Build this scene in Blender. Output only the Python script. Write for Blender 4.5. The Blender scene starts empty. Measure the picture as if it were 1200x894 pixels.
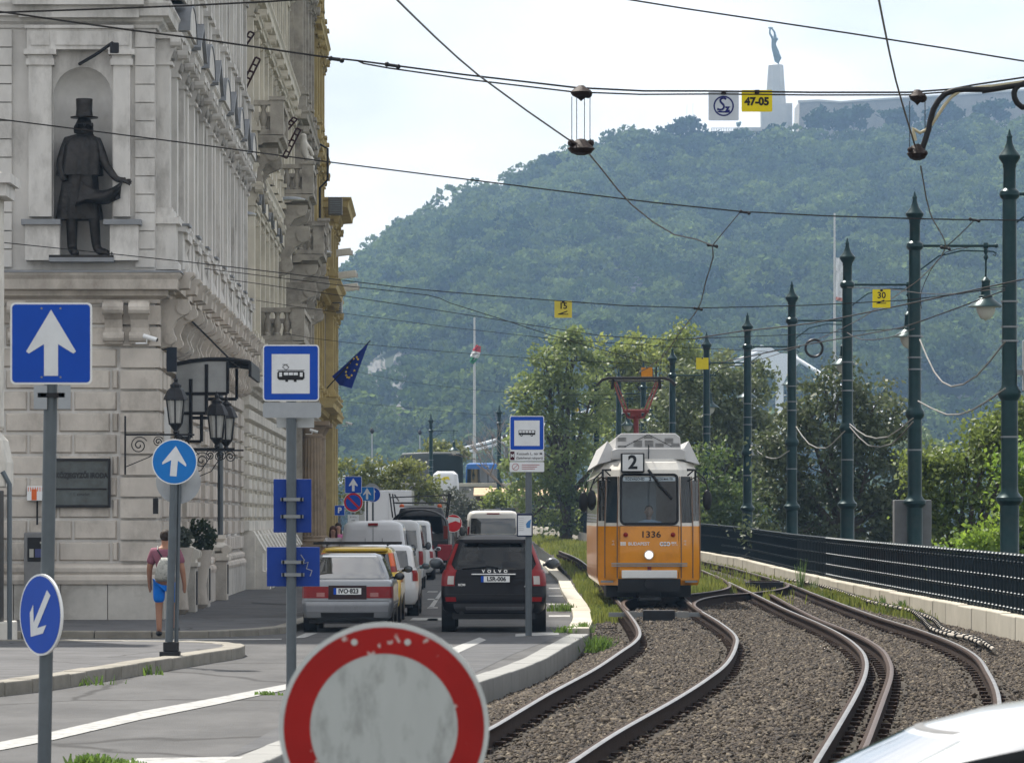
import bpy, math, random
import numpy as np
from mathutils import Vector, Matrix

random.seed(7)
RNG = np.random.default_rng(11)
PI = math.pi
SC = bpy.context.scene
COL = SC.collection
F, CX, HY, CZ = 5000.0, 600.0, 608.0, 2.05       # focal length in px of the 1200 px frame, axis column, horizon row, eye height


def pt(px, py, s):
    """world point seen at (px, py) where one metre is s pixels"""
    return Vector(((px - CX) / s, F / s, CZ + (HY - py) / s))


def gp(px, py, z=0.0):
    """world point on the level z seen at (px, py)"""
    s = (py - HY) / (CZ - z)
    return Vector(((px - CX) / s, F / s, z))


# ---------------------------------------------------------------- materials
MATS = {}


def nt(name):
    m = bpy.data.materials.new(name)
    m.use_nodes = True
    t = m.node_tree
    t.nodes.clear()
    return m, t.nodes, t.links


def mat(name, col, rough=0.6, metal=0.0, var=0.12, scale=6.0, bump=0.0, bscale=40.0, coat=0.0, stain=None, stain_scale=1.5, stain_amt=0.5, emit=0.0, stretch=None, spec=0.22, cracks=0.0):
    if name in MATS:
        return MATS[name]
    m, N, L = nt(name)
    out = N.new('ShaderNodeOutputMaterial')
    p = N.new('ShaderNodeBsdfPrincipled')
    L.new(p.outputs[0], out.inputs[0])
    p.inputs['Roughness'].default_value = rough
    p.inputs['Metallic'].default_value = metal
    p.inputs['Specular IOR Level'].default_value = spec
    if coat:
        p.inputs['Coat Weight'].default_value = coat
        p.inputs['Coat Roughness'].default_value = 0.05
    tc = N.new('ShaderNodeTexCoord')
    src = tc.outputs['Object']
    if stretch:
        mp = N.new('ShaderNodeMapping')
        mp.inputs['Scale'].default_value = stretch
        L.new(src, mp.inputs[0])
        src = mp.outputs[0]
    nz = N.new('ShaderNodeTexNoise')
    nz.inputs['Scale'].default_value = scale
    nz.inputs['Detail'].default_value = 6
    nz.inputs['Roughness'].default_value = 0.65
    L.new(src, nz.inputs[0])
    mx = N.new('ShaderNodeMix')
    mx.data_type = 'RGBA'
    rp = N.new('ShaderNodeMapRange')
    rp.inputs[1].default_value = 0.3
    rp.inputs[2].default_value = 0.7
    L.new(nz.outputs[0], rp.inputs[0])
    L.new(rp.outputs[0], mx.inputs[0])
    mx.inputs[6].default_value = (*[max(0, c * (1 - var)) for c in col], 1)
    mx.inputs[7].default_value = (*[min(1, c * (1 + var)) for c in col], 1)
    colout = mx.outputs[2]
    if stain:
        n2 = N.new('ShaderNodeTexNoise')
        n2.inputs['Scale'].default_value = stain_scale
        n2.inputs['Detail'].default_value = 8
        n2.inputs['Roughness'].default_value = 0.7
        L.new(src, n2.inputs[0])
        r2 = N.new('ShaderNodeMapRange')
        r2.inputs[1].default_value = 0.5
        r2.inputs[2].default_value = 0.68
        r2.inputs[4].default_value = stain_amt
        L.new(n2.outputs[0], r2.inputs[0])
        m2 = N.new('ShaderNodeMix')
        m2.data_type = 'RGBA'
        L.new(r2.outputs[0], m2.inputs[0])
        L.new(colout, m2.inputs[6])
        m2.inputs[7].default_value = (*stain, 1)
        colout = m2.outputs[2]
    if cracks:
        n3 = N.new('ShaderNodeTexNoise')
        n3.inputs['Scale'].default_value = 1.3
        n3.inputs['Detail'].default_value = 5
        L.new(src, n3.inputs[0])
        m4 = N.new('ShaderNodeMix')
        m4.data_type = 'RGBA'
        m4.inputs[0].default_value = 0.25
        L.new(src, m4.inputs[6])
        L.new(n3.outputs[1], m4.inputs[7])
        vo = N.new('ShaderNodeTexVoronoi')
        vo.feature = 'DISTANCE_TO_EDGE'
        vo.inputs['Scale'].default_value = cracks
        L.new(m4.outputs[2], vo.inputs[0])
        r3 = N.new('ShaderNodeMapRange')
        r3.inputs[1].default_value = 0.003
        r3.inputs[2].default_value = 0.012
        r3.inputs[3].default_value = 0.75
        r3.inputs[4].default_value = 0.0
        L.new(vo.outputs[0], r3.inputs[0])
        m3 = N.new('ShaderNodeMix')
        m3.data_type = 'RGBA'
        L.new(r3.outputs[0], m3.inputs[0])
        L.new(colout, m3.inputs[6])
        m3.inputs[7].default_value = (0.018, 0.017, 0.016, 1)
        colout = m3.outputs[2]
    L.new(colout, p.inputs['Base Color'])
    if emit:
        L.new(colout, p.inputs['Emission Color'])
        p.inputs['Emission Strength'].default_value = emit
    if bump:
        nb = N.new('ShaderNodeTexNoise')
        nb.inputs['Scale'].default_value = bscale
        nb.inputs['Detail'].default_value = 5
        L.new(src, nb.inputs[0])
        b = N.new('ShaderNodeBump')
        b.inputs['Strength'].default_value = bump
        b.inputs['Distance'].default_value = 0.02
        L.new(nb.outputs[0], b.inputs['Height'])
        L.new(b.outputs[0], p.inputs['Normal'])
    MATS[name] = m
    return m


def glass(name, tint=(0.2, 0.22, 0.22), clear=0.6, ior=1.5):
    """window glass: a clear mirror coat over a tinted see-through sheet"""
    if name in MATS:
        return MATS[name]
    m, N, L = nt(name)
    out = N.new('ShaderNodeOutputMaterial')
    tr = N.new('ShaderNodeBsdfTransparent')
    tr.inputs[0].default_value = (*tint, 1)
    gl = N.new('ShaderNodeBsdfGlossy')
    gl.inputs['Roughness'].default_value = 0.02
    df = N.new('ShaderNodeBsdfDiffuse')
    df.inputs[0].default_value = (0.012, 0.014, 0.015, 1)
    mx = N.new('ShaderNodeMixShader')
    mx.inputs[0].default_value = clear
    L.new(df.outputs[0], mx.inputs[1])
    L.new(tr.outputs[0], mx.inputs[2])
    fr = N.new('ShaderNodeFresnel')
    fr.inputs[0].default_value = ior
    ms = N.new('ShaderNodeMixShader')
    L.new(fr.outputs[0], ms.inputs[0])
    L.new(mx.outputs[0], ms.inputs[1])
    L.new(gl.outputs[0], ms.inputs[2])
    L.new(ms.outputs[0], out.inputs[0])
    MATS[name] = m
    return m


def leafmat(name, c1, c2, trans=0.35, big=0.25):
    if name in MATS:
        return MATS[name]
    m, N, L = nt(name)
    out = N.new('ShaderNodeOutputMaterial')
    geo = N.new('ShaderNodeNewGeometry')
    tc = N.new('ShaderNodeTexCoord')
    nz = N.new('ShaderNodeTexNoise')
    nz.inputs['Scale'].default_value = big
    nz.inputs['Detail'].default_value = 3
    L.new(tc.outputs['Object'], nz.inputs[0])
    a = N.new('ShaderNodeMath')
    a.operation = 'MULTIPLY_ADD'
    a.inputs[1].default_value = 0.45
    L.new(geo.outputs['Random Per Island'], a.inputs[0])
    r = N.new('ShaderNodeMapRange')
    r.inputs[1].default_value = 0.35
    r.inputs[2].default_value = 0.65
    r.inputs[4].default_value = 0.6
    L.new(nz.outputs[0], r.inputs[0])
    L.new(r.outputs[0], a.inputs[2])
    mx = N.new('ShaderNodeMix')
    mx.data_type = 'RGBA'
    L.new(a.outputs[0], mx.inputs[0])
    mx.inputs[6].default_value = (*c1, 1)
    mx.inputs[7].default_value = (*c2, 1)
    d = N.new('ShaderNodeBsdfPrincipled')
    d.inputs['Roughness'].default_value = 0.55
    t = N.new('ShaderNodeBsdfTranslucent')
    L.new(mx.outputs[2], d.inputs['Base Color'])
    L.new(mx.outputs[2], t.inputs[0])
    ms = N.new('ShaderNodeMixShader')
    ms.inputs[0].default_value = trans
    L.new(d.outputs[0], ms.inputs[1])
    L.new(t.outputs[0], ms.inputs[2])
    L.new(ms.outputs[0], out.inputs[0])
    MATS[name] = m
    return m


# ---------------------------------------------------------------- mesh builder
LAST = [None]


class MB:
    def __init__(s):
        s.v, s.f, s.m = [], [], []

    def add(s, vs, fs, m=0):
        o = len(s.v)
        s.v.extend([tuple(p) for p in vs])
        for f in fs:
            s.f.append([i + o for i in f])
            s.m.append(m)
        return s

    def boxb(s, x0, x1, y0, y1, z0, z1, m=0):
        vs = [(x, y, z) for z in (z0, z1) for y in (y0, y1) for x in (x0, x1)]
        return s.add(vs, [(0, 2, 3, 1), (4, 5, 7, 6), (0, 1, 5, 4), (2, 6, 7, 3), (0, 4, 6, 2), (1, 3, 7, 5)], m)

    def box(s, c, d, rz=0.0, m=0, rx=0.0, ry=0.0):
        M = Matrix.Rotation(rz, 3, 'Z') @ Matrix.Rotation(ry, 3, 'Y') @ Matrix.Rotation(rx, 3, 'X')
        vs = [Vector(c) + M @ Vector((x * d[0] / 2, y * d[1] / 2, z * d[2] / 2)) for z in (-1, 1) for y in (-1, 1) for x in (-1, 1)]
        return s.add(vs, [(0, 2, 3, 1), (4, 5, 7, 6), (0, 1, 5, 4), (2, 6, 7, 3), (0, 4, 6, 2), (1, 3, 7, 5)], m)

    def block(s, axis, u0, u1, z0, z1, base, pr, ch, m=0):
        """a dressed stone: chamfered block on a wall. axis 'x': wall runs along x and faces -y; 'y': runs along y and faces +x"""
        a = [(u0, z0), (u1, z0), (u1, z1), (u0, z1)]
        b = [(u0 + ch, z0 + ch), (u1 - ch, z0 + ch), (u1 - ch, z1 - ch), (u0 + ch, z1 - ch)]
        if axis == 'x':
            vs = [(u, base, z) for u, z in a] + [(u, base - pr, z) for u, z in b]
        else:
            vs = [(base, u, z) for u, z in a] + [(base + pr, u, z) for u, z in b]
        return s.add(vs, [(4, 5, 6, 7), (0, 1, 5, 4), (1, 2, 6, 5), (2, 3, 7, 6), (3, 0, 4, 7)], m)

    def prism(s, poly, a0, a1, plane='xz', m=0, m_cap=None):
        n = len(poly)
        mc = m if m_cap is None else m_cap
        mk = {'xz': lambda p, a: (p[0], a, p[1]), 'yz': lambda p, a: (a, p[0], p[1]), 'xy': lambda p, a: (p[0], p[1], a)}[plane]
        o = len(s.v)
        s.v.extend([mk(p, a0) for p in poly] + [mk(p, a1) for p in poly])
        s.f.append([o + i for i in range(n)]); s.m.append(mc)
        s.f.append([o + n + i for i in reversed(range(n))]); s.m.append(mc)
        for i in range(n):
            j = (i + 1) % n
            s.f.append([o + j, o + i, o + n + i, o + n + j]); s.m.append(m)
        return s

    def cyl(s, p0, p1, r0, r1=None, n=12, caps=True, m=0):
        r1 = r0 if r1 is None else r1
        p0, p1 = Vector(p0), Vector(p1)
        d = (p1 - p0).normalized()
        a = d.orthogonal().normalized()
        b = d.cross(a)
        vs = []
        for p, r in ((p0, r0), (p1, r1)):
            for k in range(n):
                t = 2 * PI * k / n
                vs.append(p + (a * math.cos(t) + b * math.sin(t)) * r)
        fs = [(k, (k + 1) % n, n + (k + 1) % n, n + k) for k in range(n)]
        if caps:
            fs += [tuple(reversed(range(n))), tuple(range(n, 2 * n))]
        return s.add(vs, fs, m)

    def tube(s, pts, r, n=6, m=0, caps=True):
        pts = [Vector(p) for p in pts]
        rs = r if isinstance(r, (list, tuple)) else [r] * len(pts)
        vs, fs = [], []
        up = None
        for i, p in enumerate(pts):
            d = (pts[min(i + 1, len(pts) - 1)] - pts[max(i - 1, 0)])
            d = d.normalized() if d.length > 1e-9 else Vector((0, 0, 1))
            if up is None:
                a = d.orthogonal().normalized()
            else:
                a = (up - d * up.dot(d))
                a = a.normalized() if a.length > 1e-6 else d.orthogonal().normalized()
            up = a
            b = d.cross(a)
            for k in range(n):
                t = 2 * PI * k / n
                vs.append(p + (a * math.cos(t) + b * math.sin(t)) * rs[i])
        for i in range(len(pts) - 1):
            for k in range(n):
                fs.append((i * n + k, i * n + (k + 1) % n, (i + 1) * n + (k + 1) % n, (i + 1) * n + k))
        if caps:
            fs += [tuple(reversed(range(n))), tuple(range((len(pts) - 1) * n, len(pts) * n))]
        return s.add(vs, fs, m)

    def lathe(s, prof, n=16, c=(0, 0, 0), m=0, sx=1.0, sy=1.0):
        vs, fs = [], []
        for r, z in prof:
            for k in range(n):
                t = 2 * PI * k / n
                vs.append((c[0] + r * math.cos(t) * sx, c[1] + r * math.sin(t) * sy, c[2] + z))
        for i in range(len(prof) - 1):
            for k in range(n):
                fs.append((i * n + k, i * n + (k + 1) % n, (i + 1) * n + (k + 1) % n, (i + 1) * n + k))
        if prof[0][0] > 1e-4:
            fs.append(tuple(reversed(range(n))))
        if prof[-1][0] > 1e-4:
            fs.append(tuple(range((len(prof) - 1) * n, len(prof) * n)))
        return s.add(vs, fs, m)

    def sph(s, c, r, nu=12, nv=8, m=0):
        if not isinstance(r, (tuple, list)):
            r = (r, r, r)
        vs, fs = [], []
        for j in range(nv + 1):
            b = -PI / 2 + PI * j / nv
            for i in range(nu):
                t = 2 * PI * i / nu
                vs.append((c[0] + r[0] * math.cos(b) * math.cos(t), c[1] + r[1] * math.cos(b) * math.sin(t), c[2] + r[2] * math.sin(b)))
        for j in range(nv):
            for i in range(nu):
                fs.append((j * nu + i, j * nu + (i + 1) % nu, (j + 1) * nu + (i + 1) % nu, (j + 1) * nu + i))
        return s.add(vs, fs, m)

    def rows(s, rows, m=0, close=False):
        n = len(rows[0])
        vs = [p for r in rows for p in r]
        fs = []
        for j in range(len(rows) - 1):
            for i in range(n if close else n - 1):
                k = (i + 1) % n
                fs.append((j * n + i, j * n + k, (j + 1) * n + k, (j + 1) * n + i))
        return s.add(vs, fs, m)

    def disc(s, c, r, n=32, m=0, y=None):
        """flat round plate facing -y"""
        vs = [(c[0] + r * math.cos(2 * PI * k / n), c[1], c[2] + r * math.sin(2 * PI * k / n)) for k in range(n)]
        return s.add(vs, [tuple(range(n))], m)

    def ring(s, c, r0, r1, n=40, m=0):
        vs = [(c[0] + r * math.cos(2 * PI * k / n), c[1], c[2] + r * math.sin(2 * PI * k / n)) for r in (r0, r1) for k in range(n)]
        return s.add(vs, [(k, (k + 1) % n, n + (k + 1) % n, n + k) for k in range(n)], m)

    def polyf(s, poly, y, m=0):
        """flat polygon facing -y, in (x, z)"""
        return s.add([(p[0], y, p[1]) for p in poly], [tuple(range(len(poly)))], m)

    def polyz(s, poly, z, m=0):
        return s.add([(p[0], p[1], z) for p in poly], [tuple(range(len(poly)))], m)

    def sweep(s, prof, pts, offs, m=0, caps=True):
        """a moulding: profile (out, z) carried along a plan polyline with given outward vectors"""
        rows = [[(p[0] + o[0] * d, p[1] + o[1] * d, z) for d, z in prof] for p, o in zip(pts, offs)]
        s.rows(rows, m)
        if caps:
            n = len(prof)
            s.add(rows[0], [tuple(range(n))], m)
            s.add(rows[-1], [tuple(reversed(range(n)))], m)
        return s

    def text(s, txt, size, c, m=0, align='CENTER', rot=None, bold=0.0, sx=1.0):
        """flat lettering facing -y with its middle at c"""
        cu = bpy.data.curves.new('lettering', 'FONT')
        cu.body = txt
        cu.size = size
        cu.align_x = align
        cu.align_y = 'CENTER'
        cu.offset = bold
        cu.resolution_u = 3
        ob = bpy.data.objects.new('lettering', cu)
        me = bpy.data.meshes.new_from_object(ob)
        R = rot or Matrix.Rotation(PI / 2, 3, 'X')
        vs = [Vector(c) + R @ Vector((v.co.x * sx, v.co.y, 0)) for v in me.vertices]
        s.add(vs, [tuple(p.vertices) for p in me.polygons], m)
        bpy.data.objects.remove(ob)
        bpy.data.curves.remove(cu)
        bpy.data.meshes.remove(me)
        return s

    def xf(s, M):
        s.v = [tuple(M @ Vector(p)) for p in s.v]
        return s

    def merge(s, o, M=None, mo=0):
        vs = o.v if M is None else [M @ Vector(p) for p in o.v]
        n = len(s.v)
        s.v.extend([tuple(p) for p in vs])
        s.f.extend([[i + n for i in f] for f in o.f])
        s.m.extend([k + mo for k in o.m])
        return s

    def build(s, name, mats, parent=None, smooth=35, bevel=0.0, weld=False):
        me = bpy.data.meshes.new(name)
        me.from_pydata(s.v, [], s.f)
        mats = mats if isinstance(mats, (list, tuple)) else [mats]
        for k in mats:
            me.materials.append(k)
        if len(mats) > 1:
            me.polygons.foreach_set('material_index', s.m)
        if weld:
            import bmesh
            b = bmesh.new(); b.from_mesh(me)
            bmesh.ops.remove_doubles(b, verts=b.verts, dist=1e-4)
            bmesh.ops.recalc_face_normals(b, faces=b.faces)
            b.to_mesh(me); b.free()
        if smooth:
            me.polygons.foreach_set('use_smooth', [True] * len(me.polygons))
            me.set_sharp_from_angle(angle=math.radians(smooth))
        me.update()
        o = bpy.data.objects.new(name, me)
        COL.objects.link(o)
        if parent is not None:
            o.parent = parent
        if bevel:
            b = o.modifiers.new('soft edges', 'BEVEL')
            b.width = bevel
            b.segments = 2
            b.limit_method = 'ANGLE'
            b.angle_limit = math.radians(40)
        LAST[0] = o
        return o


def np_mesh(name, verts, quads, mats, parent=None, smooth=False, nv=4):
    """a large mesh of equal faces straight from arrays"""
    me = bpy.data.meshes.new(name)
    nf = len(quads)
    me.vertices.add(len(verts))
    me.vertices.foreach_set('co', np.ascontiguousarray(verts, dtype=np.float32).ravel())
    me.loops.add(nf * nv)
    me.loops.foreach_set('vertex_index', np.ascontiguousarray(quads, dtype=np.int32).ravel())
    me.polygons.add(nf)
    me.polygons.foreach_set('loop_start', np.arange(0, nf * nv, nv, dtype=np.int32))
    me.polygons.foreach_set('loop_total', np.full(nf, nv, dtype=np.int32))
    for k in (mats if isinstance(mats, (list, tuple)) else [mats]):
        me.materials.append(k)
    me.update(calc_edges=True)
    if smooth:
        me.polygons.foreach_set('use_smooth', [True] * nf)
    o = bpy.data.objects.new(name, me)
    COL.objects.link(o)
    if parent is not None:
        o.parent = parent
    return o


def tag(o, label, cat, group=None):
    o['label'] = label
    o['category'] = cat
    if group:
        o['group'] = group
    return o


def thing(name, label, cat, loc=(0, 0, 0), rz=0.0, group=None):
    o = bpy.data.objects.new(name, None)
    o.empty_display_size = 0.2
    COL.objects.link(o)
    o.location = loc
    o.rotation_euler = (0, 0, rz)
    return tag(o, label, cat, group)


def struct(o, kind='structure'):
    o['kind'] = kind
    return o


def copy_tree(o, parent=None, loc=None, rz=None, label=None):
    c = o.copy()
    COL.objects.link(c)
    if parent is not None:
        c.parent = parent
    if loc is not None:
        c.location = loc
    if rz is not None:
        c.rotation_euler = (0, 0, rz)
    if label:
        c['label'] = label
    for ch in list(o.children):
        copy_tree(ch, c)
    return c


def smooth_path(pts, step=0.6):
    """Catmull-Rom through points, sampled about every step metres"""
    P = [Vector(p) for p in pts]
    P = [P[0] * 2 - P[1]] + P + [P[-1] * 2 - P[-2]]
    out = []
    for i in range(1, len(P) - 2):
        a, b, c, d = P[i - 1:i + 3]
        n = max(2, int((c - b).length / step))
        for k in range(n):
            t = k / n
            out.append(0.5 * ((2 * b) + (c - a) * t + (2 * a - 5 * b + 4 * c - d) * t * t + (3 * b - a - 3 * c + d) * t ** 3))
    out.append(P[-2])
    return out


def skin(name, joints, edges, m, parent, sub=2, root=None):
    """one continuous body: joints {name: (x, y, z, r)} grown along edges with the Skin modifier"""
    names = list(joints)
    idx = {k: i for i, k in enumerate(names)}
    me = bpy.data.meshes.new(name)
    me.from_pydata([joints[k][:3] for k in names], [(idx[a], idx[b]) for a, b in edges], [])
    me.materials.append(m)
    o = bpy.data.objects.new(name, me)
    COL.objects.link(o)
    if parent is not None:
        o.parent = parent
    o.modifiers.new('skin', 'SKIN').use_smooth_shade = True
    if not me.skin_vertices:
        import bmesh
        b = bmesh.new(); b.from_mesh(me); b.verts.layers.skin.verify(); b.to_mesh(me); b.free()
    for i, k in enumerate(names):
        r = joints[k][3]
        sv = me.skin_vertices[0].data[i]
        sv.radius = r if isinstance(r, tuple) else (r, r)
        sv.use_root = (k == (root or names[0]))
    sb = o.modifiers.new('smooth', 'SUBSURF')
    sb.levels = sb.render_levels = sub
    return o


# common paints
STEEL = mat('galvanised_steel', (0.22, 0.235, 0.245), 0.45, 0.6, 0.12, 9)
POLEGREY = mat('grey_pole_paint', (0.105, 0.122, 0.135), 0.4, 0.4, 0.1, 5)
BLACK = mat('black_plastic', (0.012, 0.012, 0.013), 0.45)
RUBBER = mat('tyre_rubber', (0.018, 0.018, 0.019), 0.8, bump=0.2, bscale=60)
DARKM = mat('dark_iron', (0.022, 0.022, 0.024), 0.5, 0.3)
WHITE = mat('white_paint', (0.74, 0.75, 0.75), 0.4, var=0.05)
SIGNBLUE = mat('sign_blue', (0.0, 0.058, 0.40), 0.35, var=0.08, scale=3)
SIGNBACK = mat('sign_back_grey', (0.33, 0.35, 0.37), 0.5, 0.3, 0.08)
SIGNWHITE = mat('sign_white', (0.66, 0.68, 0.70), 0.45, var=0.05, stain=(0.5, 0.51, 0.51), stain_scale=4, stain_amt=0.4)
SIGNRED = mat('sign_red', (0.50, 0.012, 0.018), 0.35, var=0.1)
SIGNYEL = mat('sign_yellow', (0.72, 0.58, 0.01), 0.45, var=0.06)
INK = mat('black_ink', (0.012, 0.012, 0.014), 0.5)
REDLAMP = mat('red_lens', (0.20, 0.004, 0.005), 0.35, coat=0.1)
CLEARLAMP = mat('clear_lens', (0.40, 0.38, 0.36), 0.2, coat=0.3)
ORANGELAMP = mat('orange_lens', (0.62, 0.10, 0.01), 0.3, coat=0.2)
MIRGLASS = mat('mirror_glass', (0.10, 0.11, 0.12), 0.25, 0.3)
CHROME = mat('chrome', (0.75, 0.76, 0.77), 0.15, 1.0, 0.03)
PLATEWHITE = mat('number_plate_white', (0.75, 0.76, 0.76), 0.4, var=0.03)
SKYGLASS = glass('sloping_rear_glass', (0.08, 0.09, 0.09), 0.3, 3.6)
DARKGLASS = glass('dark_car_glass', (0.08, 0.09, 0.09), 0.35, 2.1)
CARGLASS = glass('clear_car_glass', (0.55, 0.6, 0.6), 0.9)
ALLOY = mat('alloy_rim', (0.45, 0.46, 0.47), 0.3, 0.8)
# ---------------------------------------------------------------- camera, light, air
cam_d = bpy.data.cameras.new('camera')
cam = bpy.data.objects.new('camera', cam_d)
COL.objects.link(cam)
cam.location = (0, 0, CZ)
cam.rotation_euler = (PI / 2, 0, 0)
cam_d.sensor_width = 36
cam_d.lens = 36 * F / 1200
cam_d.shift_y = (HY - 447) / 1200
cam_d.clip_start = 1
cam_d.clip_end = 8000
cam_d.dof.use_dof = True
cam_d.dof.focus_distance = 88
cam_d.dof.aperture_fstop = 14
SC.camera = cam

SUN_ELEV, SUN_AZ = math.radians(57), math.radians(-32)       # azimuth from +y towards +x
sun_d = bpy.data.lights.new('sun', 'SUN')
sun_d.energy = 4.7
sun_d.angle = math.radians(1.5)
sun_d.color = (1.0, 0.95, 0.87)
sun = bpy.data.objects.new('sun', sun_d)
COL.objects.link(sun)
sdir = Vector((math.sin(SUN_AZ) * math.cos(SUN_ELEV), math.cos(SUN_AZ) * math.cos(SUN_ELEV), math.sin(SUN_ELEV)))
sun.rotation_euler = sdir.to_track_quat('Z', 'Y').to_euler()

W = bpy.data.worlds.new('World')
SC.world = W
W.use_nodes = True
wn, wl = W.node_tree.nodes, W.node_tree.links
wn.clear()
wo = wn.new('ShaderNodeOutputWorld')
bg = wn.new('ShaderNodeBackground')
sky = wn.new('ShaderNodeTexSky')
sky.sky_type = 'NISHITA'
sky.sun_disc = False
sky.sun_elevation = SUN_ELEV
sky.sun_rotation = SUN_AZ
sky.air_density = 1.1
sky.dust_density = 3.0
tcw = wn.new('ShaderNodeTexCoord')
mpw = wn.new('ShaderNodeMapping')
mpw.inputs['Scale'].default_value = (9, 9, 22)
nzw = wn.new('ShaderNodeTexNoise')
nzw.inputs['Scale'].default_value = 1.0
nzw.inputs['Detail'].default_value = 7
wl.new(tcw.outputs['Generated'], mpw.inputs[0])
wl.new(mpw.outputs[0], nzw.inputs[0])
rw = wn.new('ShaderNodeMapRange')
rw.inputs[1].default_value = 0.34
rw.inputs[2].default_value = 0.6
rw.inputs[3].default_value = 0.35
rw.inputs[4].default_value = 0.95
wl.new(nzw.outputs[0], rw.inputs[0])
mw = wn.new('ShaderNodeMix')
mw.data_type = 'RGBA'
wl.new(rw.outputs[0], mw.inputs[0])
wl.new(sky.outputs[0], mw.inputs[6])
mw.inputs[7].default_value = (9.9, 9.9, 9.85, 1)      # thin bright cloud
wl.new(mw.outputs[2], bg.inputs[0])
bg.inputs[1].default_value = 0.073
wl.new(bg.outputs[0], wo.inputs[0])

SC.view_settings.view_transform = 'Standard'
SC.view_settings.look = 'None'
SC.view_settings.exposure = 0.88
SC.view_settings.gamma = 1
SC.render.engine = 'CYCLES'
SC.cycles.use_denoising = True
SC.cycles.max_bounces = 6
SC.cycles.diffuse_bounces = 3
SC.cycles.transparent_max_bounces = 12
SC.cycles.volume_bounces = 0
SC.cycles.caustics_reflective = False
SC.cycles.caustics_refractive = False
SC.cycles.sample_clamp_indirect = 6

HAZE = True
if HAZE:
    hm, hN, hL = nt('air')
    ho = hN.new('ShaderNodeOutputMaterial')
    hv = hN.new('ShaderNodeVolumePrincipled')
    hv.inputs['Color'].default_value = (0.42, 0.66, 1.0, 1)
    hv.inputs['Density'].default_value = 0.00017
    hv.inputs['Anisotropy'].default_value = 0.1
    hL.new(hv.outputs[0], ho.inputs['Volume'])
    hz = MB().boxb(-650, 650, -60, 2300, -6, 270).build('haze', hm, smooth=0)
    struct(hz, 'stuff')

# ---------------------------------------------------------------- heights
TY = [20, 34, 42, 52, 60, 75, 90, 130, 165, 200, 233, 270]
TZ = [-0.35, -0.16, 0.06, 0.22, 0.26, 0.28, 0.34, 0.50, 0.72, 1.0, 1.35, 1.5]
FZY = [20, 73, 92, 122, 147, 167, 200, 233, 270]
FZZ = [0.30, 0.42, 0.49, 0.60, 0.78, 0.92, 1.25, 1.6, 1.75]
FXY = [20, 38, 75, 90, 105, 124, 143, 158, 171, 187, 205, 220, 233, 246, 258, 275]
FXX = [9.3, 9.05, 8.62, 8.32, 8.08, 7.94, 7.68, 7.0, 6.2, 5.6, 3.95, 3.05, 2.0, 0.9, -1.0, -4.6]
KY = [20, 37.1, 47.2, 53.9, 61.4, 75.9, 85.4, 98.6, 117.8, 138, 180, 230, 275]
KX = [-3.0, -2.0, -1.13, -0.355, 0.405, 1.37, 1.62, 1.73, 1.77, 1.87, 1.73, 1.0, -4.0]
tz = lambda Y: float(np.interp(Y, TY, TZ))
fz = lambda Y: float(np.interp(Y, FZY, FZZ))
fx = lambda Y: float(np.interp(Y, FXY, FXX))
kx = lambda Y: float(np.interp(Y, KY, KX))


def on_track(px, py):
    Y = 60.0
    for _ in range(40):
        Y = 0.5 * Y + 0.5 * F * (CZ - tz(Y)) / (py - HY)
    return Vector(((px - CX) * Y / F, Y, tz(Y)))


def bedz(X, Y):
    z = tz(Y) - 0.19
    k = (X - kx(Y)) / 1.3
    low = 0.0 if Y > 78 else -0.30 if Y < 72 else -0.30 * (78 - Y) / 6
    if k < 1:
        k = max(0.0, k)
        k = k * k * (3 - 2 * k)
        z = (low if Y < 78 else max(0.03, z - 0.2)) * (1 - k) + z * k
    q = (fx(Y) - X) / 1.2
    if q < 1:
        z -= 0.12 * (1 - max(0, q))
    return z


# ---------------------------------------------------------------- ground materials
ASPH = mat('asphalt', (0.074, 0.073, 0.073), 0.85, var=0.25, scale=0.9, bump=0.5, bscale=55, stain=(0.045, 0.045, 0.046), stain_scale=0.55, stain_amt=0.7, stretch=(1.0, 0.45, 1), cracks=0.28)
ASPH2 = mat('asphalt_patch', (0.072, 0.073, 0.077), 0.85, var=0.22, scale=1.5, bump=0.5, bscale=60, stain=(0.105, 0.104, 0.10), stain_scale=0.8, stain_amt=0.5)
PAVE = mat('pavement_asphalt', (0.088, 0.087, 0.089), 0.85, var=0.25, scale=1.1, bump=0.4, bscale=50, stain=(0.06, 0.06, 0.061), stain_scale=0.8, stain_amt=0.6, cracks=0.4)
KERB = mat('kerb_stone', (0.22, 0.205, 0.175), 0.8, var=0.18, scale=2.5, bump=0.3, bscale=25, stain=(0.12, 0.115, 0.09), stain_scale=1.2, stain_amt=0.7)
CONC = mat('pale_concrete', (0.23, 0.23, 0.22), 0.8, var=0.14, scale=2.0, bump=0.25, bscale=30, stain=(0.15, 0.15, 0.14), stain_scale=1.0, stain_amt=0.6)
LIGHTSTONE = mat('light_limestone', (0.42, 0.39, 0.325), 0.8, var=0.14, scale=2.0, bump=0.25, bscale=30, stain=(0.27, 0.25, 0.2), stain_scale=1.0, stain_amt=0.6)
PAINT = mat('road_paint', (0.30, 0.30, 0.29), 0.7, var=0.15, scale=5, stain=(0.10, 0.10, 0.10), stain_scale=6, stain_amt=0.95)
DIRT = mat('ballast_dirt', (0.040, 0.033, 0.025), 0.95, var=0.35, scale=7, bump=1.0, bscale=16, stain=(0.07, 0.06, 0.047), stain_scale=2.0, stain_amt=0.5)
GROUND = mat('ground_earth', (0.045, 0.05, 0.03), 0.95, var=0.3, scale=0.3)

g = MB().polyz([(-900, -80), (900, -80), (900, 2250), (-900, 2250)], -0.6).build('ground', GROUND, smooth=0)
struct(g)

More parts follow.
